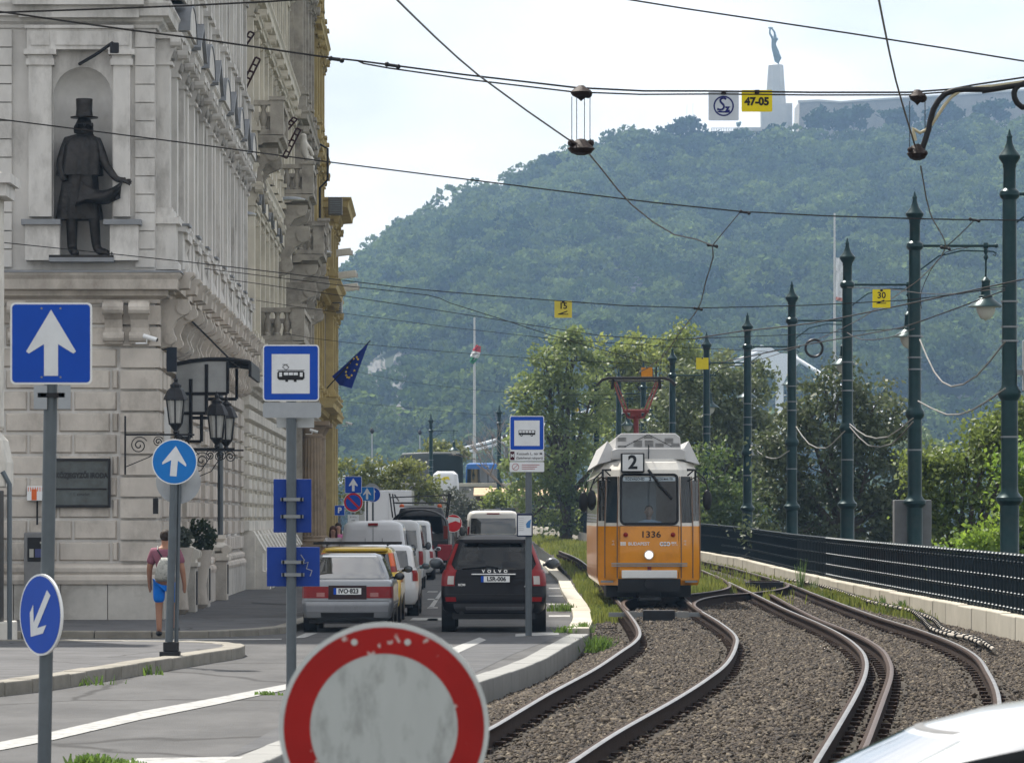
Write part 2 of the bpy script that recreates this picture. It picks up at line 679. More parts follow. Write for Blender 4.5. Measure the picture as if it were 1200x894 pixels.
# road: everything left of the kerb line
right = [(kx(y) - 0.02, y) for y in [20, 30, 37.1, 42, 47.2, 50, 53.9, 58, 61.4, 66, 71, 75.9, 76.0, 85.4, 98.6, 117.8, 138, 160, 180, 205, 230, 275]]
rp = [(-40, 20)] + right + [(-60, 275)]
struct(MB().prism(rp, -0.55, 0.0, 'xy').build('road', ASPH, smooth=0))
# the asphalt wedge beside the tracks
wp = [gp(663, 743), gp(600, 767), gp(557, 788), gp(470, 818), gp(330, 868), gp(250, 894), gp(420, 800), gp(530, 760), gp(567, 748), gp(604, 744)]
struct(MB().polyz([(p.x, p.y) for p in wp], 0.004).build('road_patch', ASPH2, smooth=0))


def kerb_run(name, pts, wid, z0, z1, m, seg=1.0, inset=0.008, bev=0.02):
    """a line of kerb stones laid on the left side of a path; each stone keeps its own joint"""
    mb = MB()
    P = smooth_path(pts, seg)
    for a, b in zip(P[:-1], P[1:]):
        d = (b - a); d.z = 0
        L = d.length
        d.normalize()
        n = Vector((-d.y, d.x, 0))
        a2, b2 = a + d * inset, b - d * inset
        j = random.uniform(-0.006, 0.006)
        q = [a2, b2, b2 + n * wid, a2 + n * wid]
        mb.prism([(p.x, p.y) for p in q], z0, z1 + j, 'xy')
    o = mb.build(name, m, smooth=0, bevel=bev)
    return struct(o)


kp = [(kx(y), y, 0) for y in (22, 30, 37.1, 42, 47.2, 53.9, 61.4, 68, 75.9)]
kerb_run('kerb', kp, 0.34, -0.45, 0.012, CONC, 1.0)
sp = [(kx(y), y, 0) for y in (76.2, 85.4, 98.6, 117.8, 138, 160, 180, 205, 230)]
kerb_run('kerb', sp, 0.40, -0.4, 0.10, LIGHTSTONE, 1.3)

# pavement along the buildings, with the rounded corner
pv = [(-30, 73.6), (-6.2, 73.6), (-5.0, 74.3), (-4.3, 76.2), (-4.05, 79.5), (-4.0, 100), (-4.0, 150), (-4.2, 215), (-40, 215)]
struct(MB().prism(pv, -0.5, 0.12, 'xy').build('pavement', PAVE, smooth=0))
kerb_run('kerb', [(-24, 73.45, 0), (-12, 73.45, 0), (-6.2, 73.45, 0), (-4.9, 74.2, 0), (-4.15, 76.2, 0), (-3.9, 79.5, 0), (-3.85, 100, 0), (-3.85, 150, 0), (-4.05, 212, 0)], 0.3, -0.4, 0.125, KERB, 1.2)
# traffic island
isl = [(-20, 40), (-8.0, 44.5), (-5.94, 49.5), (-5.2, 54), (-4.35, 60.7), (-4.05, 63.0), (-4.15, 64.6), (-4.7, 65.8), (-6, 66.6), (-20, 67.2)]
struct(MB().prism(isl, -0.5, 0.15, 'xy').build('traffic_island', PAVE, smooth=0))
kerb_run('kerb', [(-9.5, 42.2, 0), (-7.8, 44.4, 0), (-5.88, 49.5, 0), (-5.14, 54, 0), (-4.29, 60.7, 0), (-4.0, 63.0, 0), (-4.1, 64.7, 0), (-4.65, 65.9, 0), (-6, 66.7, 0), (-12, 67.0, 0)], 0.32, -0.4, 0.165, KERB, 0.9)

# painted markings
mk = MB()
def mark(pix, z=0.008):
    mk.polyz([(p.x, p.y) for p in (gp(a, b) for a, b in pix)], z)
mark([(-60, 882), (-60, 891), (60, 868), (165, 843.5), (250, 826.5), (335, 808.5), (335, 802), (250, 818.5), (165, 834), (60, 858)])
mark([(160, 889), (285, 887), (275, 897), (130, 900)])
mark([(520, 763), (531, 768), (570, 750), (562, 747)])
mark([(480, 727), (519, 727), (519, 724), (484, 724)])
mark([(604, 746), (655, 744), (655, 741), (640, 741), (604, 743)])
for y, h in ((727, 2.2), (713, 1.6), (703, 1.4), (694, 1.2)):
    mark([(500, y), (513, y), (513, y - h), (502, y - h)])
    mark([(643, y - 4), (668, y - 4), (668, y - 4 - h), (643, y - 4 - h)])
mark([(502, 712), (508, 712), (523, 688), (520, 688)])
mark([(520, 684), (523, 684), (531, 672), (529, 672)])
mark([(344, 748), (357, 747.5), (372, 742), (358, 742)])
mark([(-20, 752), (330, 749.6), (330, 748.3), (-20, 750.4)], 0.006)
struct(mk.build('road_marking', PAINT, smooth=0))
# manhole-like trench cover line in the pavement
struct(MB().polyz([(p.x, p.y) for p in (gp(295, 707, .12), gp(337, 709, .12), gp(337, 707.6, .12), gp(295, 705.8, .12))], 0.128).build('pavement_joint', mat('joint_tar', (0.03, 0.03, 0.03), 0.8), smooth=0))

# ---------------------------------------------------------------- track bed
rowsY = np.concatenate([np.arange(22, 90, 0.5), np.arange(90, 276, 1.5)])
NC = 44
bv = []
for Y in rowsY:
    a, b = kx(Y) - 0.02, fx(Y) + 0.35
    for i in range(NC):
        X = a + (b - a) * i / (NC - 1)
        bv.append((X, Y, bedz(X, Y) + 0.015 * math.sin(X * 5 + Y * 3) * math.sin(Y * 1.7)))
nr = len(rowsY)
q = np.array([(j * NC + i, j * NC + i + 1, (j + 1) * NC + i + 1, (j + 1) * NC + i) for j in range(nr - 1) for i in range(NC - 1)])
struct(np_mesh('track_bed', np.array(bv), q, DIRT, smooth=True))


def scatter_bed(n, y0, y1, x_fn):
    Y = 1.0 / RNG.uniform(1 / y1, 1 / y0, n)
    out = []
    for y in Y:
        x = x_fn(y)
        if x is not None:
            out.append((x, y, bedz(x, y)))
    return np.array(out)


# ---------------------------------------------------------------- rails
def rail_mat(name, head, rough):
    return mat(name, head, rough, 0.75, 0.25, 3, stain=(0.07, 0.04, 0.025), stain_scale=2, stain_amt=0.25)
HEAD = rail_mat('polished_rail_head', (0.26, 0.25, 0.24), 0.35)
HEADR = mat('brown_rail_head', (0.085, 0.058, 0.047), 0.45, 0.35, 0.2, 3)
RUST = mat('rusty_rail_web', (0.030, 0.016, 0.010), 0.85, 0.1, 0.3, 8, bump=0.4)
RPROF = [(-0.08, -0.25), (-0.08, -0.225), (-0.014, -0.20), (-0.014, -0.05), (-0.036, -0.035), (-0.036, -0.008), (-0.028, 0), (-0.002, 0.001), (0.028, 0), (0.036, -0.008), (0.036, -0.035), (0.014, -0.05), (0.014, -0.20), (0.08, -0.225), (0.08, -0.25)]


RAILP = []


def rail(pix, label, head=HEAD, dz=0.0, clips=True, wscale=1.2, world=None):
    P = smooth_path([on_track(*p) for p in pix] if world is None else world, 0.35)
    for p in P:
        p.z += dz
    RAILP.extend((p.x, p.y) for p in P)
    t = thing('tram_rail', label, 'rail', P[0], 0, 'rails of the two tram tracks')
    base = P[0].copy()
    rows = []
    for i, p in enumerate(P):
        d = P[min(i + 1, len(P) - 1)] - P[max(i - 1, 0)]
        d.z = 0
        d.normalize()
        nn = Vector((d.y, -d.x, 0))
        rows.append([p - base + nn * a * wscale + Vector((0, 0, b)) for a, b in RPROF])
    body, hd = MB(), MB()
    body.rows([r[:6] for r in rows]); body.rows([r[9:] for r in rows]); body.rows([r[5:8] for r in rows])
    body.add(rows[0], [tuple(range(15))]); body.add(rows[-1], [tuple(reversed(range(15)))])
    hd.rows([r[7:11] for r in rows])
    if clips:
        for i in range(1, len(P) - 1, 2):
            d = P[i + 1] - P[i - 1]
            a = math.atan2(d.y, d.x)
            for sd in (-1, 1):
                nn = Vector((math.sin(a), -math.cos(a), 0)) * sd
                body.box(P[i] - base + nn * 0.08 + Vector((0, 0, -0.19)), (0.14, 0.10, 0.08), a)
    body.build('rail_web', RUST, t, smooth=0)
    hd.build('rail_head', head, t, smooth=50)
    return t


rail([(500, 893), (540, 868), (577, 850), (640, 813), (694, 784), (726, 763), (743, 751), (748.5, 741), (743, 728), (730, 711), (718, 697), (706, 682), (694, 668), (676, 654), (655, 645)], 'left rail of the track under the yellow tram')
rail([(640, 909), (665, 894), (720, 858), (789, 819), (827, 795), (850, 776.5), (860.5, 758), (860.5, 744), (843, 729), (817, 713), (801, 699.7), (783, 682), (760, 668), (728, 654)], 'right rail of the track under the yellow tram, bending past the no entry sign')
rail([(951, 897), (982, 847), (1001.7, 813), (1012, 790), (1013.5, 773), (1006, 759), (987.5, 744.5), (959, 730), (917, 712), (880, 694), (854, 682), (832, 672), (810, 663), (785, 654)], 'shiny left rail of the right hand track, crossing beside the guard rail')
rail([(1150, 894), (1166, 850), (1169, 826), (1166, 807), (1157, 788), (1143, 768), (1115, 752), (1075, 737), (1030, 723), (996, 711), (953, 695), (925, 684), (887, 673), (854, 664), (822, 657), (790, 650)], 'right rail of the right hand track, nearest the stone plinth')
rail([(1010, 880), (1016, 867), (1033, 822), (1042.5, 793), (1041, 776), (1030, 760), (1001.7, 743.5), (959, 726.5), (931, 712.5), (903, 697)], 'dull brown guard rail lying close inside the shiny rail', HEADR, 0.02)
rail([(822, 716), (813, 709), (816, 704), (828, 700), (850, 696.5), (878, 694.5), (910, 690.5), (923, 686.5), (920, 682)], 'brown crossover rail curling from tram track to right hand track', HEADR, 0.004, False)
rail([(736, 715), (730, 708), (733, 703.5), (748, 700), (768, 698), (790, 697), (820, 694.5), (846, 690.5), (855, 686), (850, 680), (838, 674)], 'brown crossover rail starting under the front of the tram', HEADR, 0.004, False)
# loose ballast stones
def ballast_x(y):
    a, b = kx(y) + 0.05, fx(y) - 0.1
    return a + (b - a) * random.random()
P = scatter_bed(230000, 34, 100, ballast_x)
RP = np.array(RAILP)
RP = RP[(RP[:, 1] > 33) & (RP[:, 1] < 101)]
dm = np.full(len(P), 9.0)
for q0 in range(0, len(P), 4000):
    dd = P[q0:q0 + 4000, None, :2] - RP[None]
    dm[q0:q0 + 4000] = np.sqrt(dd[..., 0] ** 2 + (dd[..., 1] * .7) ** 2).min(1)
P = P[(dm > .24) | (RNG.uniform(0, 1, len(P)) < .10)]
n = len(P)
octa = np.array([(1, 0, 0), (-1, 0, 0), (0, 1, 0), (0, -1, 0), (0, 0, 1), (0, 0, -1)], float)
tris = np.array([(0, 2, 4), (2, 1, 4), (1, 3, 4), (3, 0, 4), (2, 0, 5), (1, 2, 5), (3, 1, 5), (0, 3, 5)])
size = RNG.gamma(5, 0.0046, n)[:, None, None]
V = octa[None] * size * RNG.uniform(0.55, 1.25, (n, 6, 1))
ang = RNG.uniform(0, 2 * PI, n)
ca, sa = np.cos(ang)[:, None], np.sin(ang)[:, None]
tl = RNG.uniform(-0.8, 0.8, n)[:, None]
x, y, z = V[..., 0], V[..., 1], V[..., 2] * 0.75
z, x = z * np.cos(tl) + x * np.sin(tl), x * np.cos(tl) - z * np.sin(tl)
V = np.stack([x * ca - y * sa, x * sa + y * ca, z], -1) + P[:, None, :] + np.array([0, 0, 0.012])
Tq = (tris[None] + (np.arange(n) * 6)[:, None, None]).reshape(-1, 3)


def stone_mat():
    m, N, L = nt('ballast_stone')
    o = N.new('ShaderNodeOutputMaterial'); p = N.new('ShaderNodeBsdfPrincipled')
    gN = N.new('ShaderNodeNewGeometry'); r = N.new('ShaderNodeValToRGB')
    e = r.color_ramp.elements
    e[0].color = (0.013, 0.009, 0.006, 1); e[1].color = (0.135, 0.108, 0.074, 1)
    k = e.new(0.5); k.color = (0.036, 0.024, 0.014, 1)
    k = e.new(0.82); k.color = (0.066, 0.050, 0.032, 1)
    L.new(gN.outputs['Random Per Island'], r.inputs[0]); L.new(r.outputs[0], p.inputs['Base Color'])
    p.inputs['Roughness'].default_value = 0.9
    L.new(p.outputs[0], o.inputs[0])
    return m
struct(np_mesh('ballast_gravel', V.reshape(-1, 3), Tq, stone_mat(), nv=3), 'stuff')

# point machine boxes and the tie bar in front of the tram
t = thing('point_machine', 'black points box with a white ended bar across the rails before the tram', 'track gear', on_track(772, 716))
mb = MB(); mb.boxb(-0.3, 0.3, -0.2, 0.2, -0.25, 0.02); mb.build('box', DARKM, t, smooth=0, bevel=.01)
mb = MB(); mb.boxb(-0.95, 0.85, -0.12, -0.06, -0.1, -0.02); mb.build('tie_bar', STEEL, t, smooth=0)
mb = MB(); mb.boxb(-0.62, -0.42, -0.26, -0.13, -0.12, 0.0); mb.build('end_plate', CONC, t, smooth=0)
MB().boxb(.34, .56, -.26, -.13, -.12, 0.0).build('end_plate', CONC, t, smooth=0)
t = thing('point_machine', 'black points box lying between rails right of the tram', 'track gear', on_track(895, 684))
mb = MB(); mb.boxb(-0.45, 0.5, -0.25, 0.25, -0.25, 0.05); mb.build('box', DARKM, t, smooth=0, bevel=.01)
mb = MB(); mb.boxb(-0.36, 0.4, -0.15, 0.15, 0.05, 0.08); mb.build('lid', RUST, t, smooth=0)

# ---------------------------------------------------------------- fence on its plinth
rowsP = [[] for _ in range(5)]
Ys = list(np.arange(34, 262, 2.0))
pl = MB()
for a, b in zip(Ys[:-1], Ys[1:]):
    g_ = 0.012
    A, B = Vector((fx(a), a, 0)), Vector((fx(b), b, 0))
    d = (B - A).normalized(); n = Vector((d.y, -d.x, 0))
    A2, B2 = A + d * g_, B - d * g_
    za, zb = fz(a), fz(b)
    j = random.uniform(-0.01, 0.01)
    q4 = [A2 - n * 0.16, B2 - n * 0.16, B2 + n * 0.3, A2 + n * 0.3]
    z4 = [za, zb, zb, za]
    pl.add([(p.x + j, p.y, -0.5) for p in q4] + [(p.x + j, p.y, z + j) for p, z in zip(q4, z4)], [(0, 3, 2, 1), (4, 5, 6, 7), (0, 1, 5, 4), (1, 2, 6, 5), (2, 3, 7, 6), (3, 0, 4, 7)])
o = pl.build('stone_plinth', LIGHTSTONE, smooth=0, bevel=0.025)
tag(o, 'long pale limestone plinth under the dark railing', 'plinth')

FENCEGREEN = mat('dark_green_iron', (0.005, 0.012, 0.016), 0.42, 0.2, 0.2, 6)
fpath = [Vector((fx(y) + 0.07, y, fz(y))) for y in np.arange(34, 260, 0.02)]
def fence_pts(step, y0=34, y1=258):
    out, acc, last = [], 0.0, None
    for p in fpath:
        if last is not None:
            acc += (p - last).length
        last = p
        if acc >= step or not out:
            if y0 <= p.y <= y1:
                out.append(p)
            acc = 0.0
    return out
fen = thing('iron_railing', 'long dark green cast iron railing with round knobs beside the tram track', 'railing', (0, 0, 0))
post_b, knob_b, bar_b = MB(), MB(), MB()
for p in fence_pts(0.18):
    post_b.tube([p + Vector((.03, 0, 0)), p + Vector((.03, 0, 0.9))], 0.028, 4, caps=False)
for p in fence_pts(0.5):
    nn = 8 if p.y < 120 else 5
    post_b.tube([p, p + Vector((0, 0, 0.94))], 0.055, nn, caps=False)
    for zz, r in ((0.99, 0.07), (0.88, 0.055), (0.60, 0.058), (0.33, 0.058), (0.07, 0.065)):
        if p.y > 150 and zz not in (0.99, 0.6):
            continue
        knob_b.sph((p.x - 0.02, p.y, p.z + zz), (r, r * 1.1, r * 0.7), 8 if p.y < 110 else 5, 5 if p.y < 110 else 3)
for zz, h in ((0.86, 0.05), (0.58, 0.035), (0.32, 0.035), (0.06, 0.05)):
    P = fence_pts(1.5)
    for a, b in zip(P[:-1], P[1:]):
        c = (a + b) / 2; d = b - a
        bar_b.box((c.x + .045, c.y, c.z + zz), (0.02, d.length + 0.005, h), math.atan2(-d.x, d.y))
    # decorative plate lattice between the bars
P = fence_pts(1.5)
for a, b in zip(P[:-1], P[1:]):
    c = (a + b) / 2; d = b - a
    for zz, h in ((0.72, 0.22), (0.45, .2), (0.2, 0.2)):
        bar_b.box((c.x + 0.065, c.y, c.z + zz), (0.012, d.length * 0.999, h), math.atan2(-d.x, d.y))
for a_, b_ in (('bars', post_b), ('knobs', knob_b), ('rails', bar_b)):
    struct(b_.build(a_, FENCEGREEN, fen, smooth=0 if a_ == 'rails' else 35), 'stuff')

# pale ribbed cable duct lying beside the right rail
cab = [on_track(*p) for p in ((915, 676), (945, 680), (978, 689), (1010, 700), (1035, 706), (1060, 711), (1073, 720), (1083, 731), (1102, 738), (1125, 742), (1140, 748))]
cab2 = [on_track(*p) for p in ((1068, 714), (1086, 721), (1096, 731), (1110, 737), (1135, 743), (1155, 755))]
t = thing('cable_duct', 'pale ribbed cable duct with black clamps lying beside the right rail', 'cable', (0, 0, 0))
mb, mb2 = MB(), MB()
for c in (cab, cab2):
    P = smooth_path([p + Vector((0.12, 0, -0.07)) for p in c], 0.25)
    mb.tube(P, 0.032, 8)
    for i in range(1, len(P) - 1, 3):
        mb2.cyl(P[i], P[i] + (P[i + 1] - P[i]).normalized() * 0.12, 0.05, n=8)
mb.build('tube', mat('pale_plastic', (0.30, 0.27, 0.23), 0.7), t); mb2.build('clamps', BLACK, t)
struct(LAST[0], 'stuff')

# ---------------------------------------------------------------- grass and weeds
def grass_mesh(name, pts, h0, h1, m, wid=0.012, lean=0.35, parent=None):
    n = len(pts)
    h = RNG.uniform(h0, h1, n)
    a = RNG.uniform(0, 2 * PI, n)
    l = RNG.uniform(0.1, lean, n) * h
    w = wid * RNG.uniform(0.7, 1.5, n)
    dx, dy = np.cos(a), np.sin(a)
    b = RNG.uniform(0, 2 * PI, n)
    wx, wy = np.cos(b) * w, np.sin(b) * w
    p = np.asarray(pts)
    V = np.empty((n, 4, 3))
    V[:, 0] = p + np.stack([wx, wy, 0 * w], -1)
    V[:, 1] = p - np.stack([wx, wy, 0 * w], -1)
    top = p + np.stack([dx * l, dy * l, h], -1)
    V[:, 2] = top - np.stack([wx, wy, 0 * w], -1) * 0.35
    V[:, 3] = top + np.stack([wx, wy, 0 * w], -1) * 0.35
    return np_mesh(name, V.reshape(-1, 3), np.arange(n * 4).reshape(-1, 4), m, parent)


GRASSY = leafmat('dry_meadow_grass', (0.06, 0.10, 0.016), (0.27, 0.28, 0.06), 0.45, 0.6)
GRASSG = leafmat('fresh_weed_green', (0.06, 0.12, 0.02), (0.17, 0.26, 0.05), 0.4, 1.0)
pts = []
for _ in range(60000):
    Y = 1 / random.uniform(1 / 235, 1 / 79)
    a = kx(Y) + 0.03; b = fx(Y) - 0.3
    r = random.random()
    # beyond the tram the whole bed is overgrown, nearer only the strip by the kerb and by the plinth
    if Y > 104:
        X = a + (b - a) * r
    elif Y > 92:
        X = a + 0.9 * r if random.random() < 0.55 else b - 2.2 * r * r
    else:
        X = a + 0.55 * r * r if random.random() < 0.75 else b - .7 * r * r
        if random.random() < (95 - Y) / 14:
            continue
    if math.sin(X * 2.1 + Y * 0.35) + math.sin(Y * 0.9 - X) < -1.0 + random.random() * 0.6:
        continue
    if X > kx(Y) + 4.3 and X < fx(Y) - 1.1 and random.random() < (.97 if Y < 150 else .6):
        continue
    pts.append((X, Y, bedz(X, Y) - 0.01))
struct(grass_mesh('grass', pts, 0.08, 0.26, GRASSY, 0.016), 'stuff')


def weed(cx, cy, z, n, rad, h0, h1, label, m=GRASSG, wid=0.014):
    t = thing('weed_clump', label, 'weeds', (cx, cy, z))
    p = [(random.gauss(0, rad), random.gauss(0, rad), 0) for _ in range(n)]
    grass_mesh('leaves', p, h0, h1, m, wid, 0.8 if h1 < .5 else .18, t)
    return t


def weed_at(px, py, z, n, rad, h0, h1, label, **k):
    p = gp(px, py, z)
    return weed(p.x, p.y, z, n, rad, h0, h1, label, **k)


weed_at(108, 896, 0.0, 200, 0.08, 0.03, 0.10, 'green weed tuft in the road at the lower left edge')
weed_at(138, 895, 0.0, 160, 0.09, 0.02, 0.05, 'low weed patch right of the weed tuft at the bottom edge')
weed_at(310, 814, 0.0, 60, 0.08, 0.02, 0.05, 'tiny weed on the long white road line')
weed_at(75, 802, 0.0, 200, 0.25, 0.04, 0.12, 'weeds growing at the foot of the island kerb', wid=0.01)
weed_at(158, 790, 0.0, 120, 0.2, 0.04, 0.13, 'weeds at the island kerb near the round arrow sign')
weed_at(684, 741, 0.0, 160, 0.08, 0.05, 0.2, 'yellow green weeds at the end corner of the concrete kerb')
weed_at(702, 764, -0.2, 260, 0.11, 0.08, 0.3, 'green weeds in the ballast below the concrete kerb corner')
weed_at(664, 741, 0.02, 160, 0.09, 0.04, 0.14, 'weeds between the dark car and the pale kerb strip')
weed_at(660, 716, 0.02, 200, 0.15, 0.05, 0.2, 'weeds along the pale kerb strip behind the dark car')
weed_at(938, 702, 0.1, 46, 0.03, 0.3, 1.0, 'tall lone weed stalk before the iron railing', wid=0.012)
weed_at(955, 700, 0.1, 30, 0.03, 0.2, 0.55, 'shorter weed stalk right of the tall lone stalk')
weed_at(1040, 713, 0.1, 120, 0.08, 0.1, 0.3, 'small weed at the foot of the pale plinth')
weed_at(1063, 718, 0.1, 160, 0.08, 0.1, 0.28, 'yellow weed at the foot of the pale plinth further right')
weed_at(890, 688, 0.15, 160, 0.12, 0.05, 0.2, 'bright weed beside the points box right of the tram')
# ---------------------------------------------------------------- buildings on the left
STONE_A = mat('cream_limestone', (0.52, 0.475, 0.42), 0.85, var=0.2, scale=1.3, bump=0.2, bscale=30, stain=(0.19, 0.16, 0.13), stain_scale=0.9, stain_amt=0.65, stretch=(1, 1, .6))
STUCCO_A = mat('pale_grey_stucco', (0.60, 0.58, 0.55), 0.85, var=0.2, scale=1.0, bump=0.12, bscale=40, stain=(0.20, 0.185, 0.165), stain_scale=0.9, stain_amt=0.7, stretch=(1, 1, .45))
STONE_B = mat('white_limestone', (0.64, 0.61, 0.55), 0.85, var=0.2, scale=1.3, bump=0.2, bscale=30, stain=(0.27, 0.25, 0.22), stain_scale=0.8, stain_amt=0.55)
STUCCO_B = mat('warm_cream_stucco', (0.60, 0.56, 0.47), 0.85, var=0.16, scale=1.0, bump=0.12, bscale=40, stain=(0.3, 0.27, 0.22), stain_scale=0.8, stain_amt=0.5)
STONE_C = mat('weathered_grey_stone', (0.38, 0.35, 0.30), 0.9, var=0.25, scale=1.6, bump=0.3, bscale=25, stain=(0.12, 0.105, 0.09), stain_scale=0.9, stain_amt=0.7)
YELLOW = mat('ochre_stucco', (0.41, 0.325, 0.15), 0.85, var=0.2, scale=1.2, bump=0.12, bscale=40, stain=(0.22, 0.175, 0.09), stain_scale=0.8, stain_amt=0.5)
GREYST = mat('grey_stucco', (0.30, 0.28, 0.255), 0.85, var=0.12, scale=1.2, stain=(0.17, 0.16, 0.145), stain_scale=0.8, stain_amt=0.5)
LEAD = mat('lead_flashing', (0.23, 0.24, 0.255), 0.5, 0.3, 0.15, 3)
GRANITE = mat('plinth_slab', (0.48, 0.46, 0.42), 0.8, var=0.12, scale=2.5, bump=0.1, stain=(0.22, 0.195, 0.165), stain_scale=1.4, stain_amt=0.6)
WOOD = mat('dark_window_wood', (0.10, 0.085, 0.07), 0.6)
PANE = glass('house_window_glass', (0.05, 0.055, 0.06), 0.1)
BRONZE = mat('dark_bronze', (0.030, 0.027, 0.025), 0.42, 0.7, 0.5, 5, bump=1.0, bscale=14, spec=.4)
NICHE = mat('niche_plaster', (0.68, 0.665, 0.64), 0.9, var=0.06, stain=(0.5, 0.48, 0.45), stain_scale=1.2, stain_amt=0.4)

CORN = [(0, 0), (0.10, 0.0), (0.12, 0.07), (0.30, 0.13), (0.32, 0.22), (0.55, 0.24), (0.57, 0.42), (0.64, 0.50), (0.64, 0.55), (0.0, 0.60)]


def corn(z, d=1.0, h=1.0):
    return [(a * d, z + b * h) for a, b in CORN]


def corbel(mb, y, z, d=0.5, h=0.7, w=0.34):
    """scrolled console bracket on a wall facing +x, top at z"""
    prof = [(0, 0), (d, 0), (d, -0.12 * h), (d * 0.92, -0.3 * h), (d * 0.62, -0.42 * h), (d * 0.5, -0.6 * h), (d * 0.56, -0.75 * h), (d * 0.42, -0.95 * h), (d * 0.16, -h), (0, -0.9 * h)]
    mb.prism([(a, z + b) for a, b in prof], y - w / 2, y + w / 2, 'xz')
    for zz, r in ((-0.17 * h, 0.15 * h), (-0.80 * h, 0.12 * h)):
        mb.cyl((d * (0.84 if zz > -0.3 * h else 0.42), y - w / 2 - 0.03, z + zz), (d * (0.84 if zz > -0.3 * h else 0.42), y + w / 2 + 0.03, z + zz), r, n=12)


def capital(mb, y, z, w=0.5, d=0.3):
    """leafy scrolled capital of a pilaster facing +x, foot at z"""
    mb.boxb(0, d + 0.06, y - w / 2 - 0.04, y + w / 2 + 0.04, z, z + 0.06)
    mb.prism([(0, z + 0.06), (d, z + 0.06), (d + 0.16, z + 0.5), (0, z + 0.5)], y - w / 2, y + w / 2, 'xz')
    for sg in (-1, 1):
        mb.cyl((d + 0.02, y + sg * w * 0.56, z + 0.45), (d + 0.22, y + sg * w * 0.56, z + 0.45), 0.11, n=10)
        for k in range(3):
            mb.sph((d + 0.05, y + sg * w * 0.3 * (k - 1), z + 0.22), (0.07, 0.08, 0.12), 6, 4)
    mb.boxb(0, d + 0.24, y - w / 2 - 0.12, y + w / 2 + 0.12, z + 0.5, z + 0.62)


def pilaster(mb, y, z0, z1, w=0.5, d=0.3, ped=1.0):
    if ped:
        mb.boxb(0, d + 0.12, y - w / 2 - 0.1, y + w / 2 + 0.1, z0, z0 + ped - 0.12)
        mb.boxb(0, d + 0.2, y - w / 2 - 0.17, y + w / 2 + 0.17, z0 + ped - 0.12, z0 + ped)
        mb.boxb(0, d + 0.18, y - w / 2 - 0.15, y + w / 2 + 0.15, z0, z0 + 0.14)
    z0 += ped
    mb.boxb(0, d + 0.1, y - w / 2 - 0.08, y + w / 2 + 0.08, z0, z0 + 0.13)
    mb.boxb(0, d + 0.05, y - w / 2 - 0.04, y + w / 2 + 0.04, z0 + 0.13, z0 + 0.2)
    mb.boxb(0, d, y - w / 2, y + w / 2, z0 + 0.2, z1 - 0.62)
    capital(mb, y, z1 - 0.62, w, d)


def baluster(mb, x, y, z, h=0.75):
    mb.lathe([(0.10, 0), (0.10, 0.06), (0.06, 0.1), (0.115, 0.28), (0.10, 0.38), (0.055, 0.56), (0.085, 0.64), (0.10, 0.68), (0.10, h)], 10, (x, y, z))


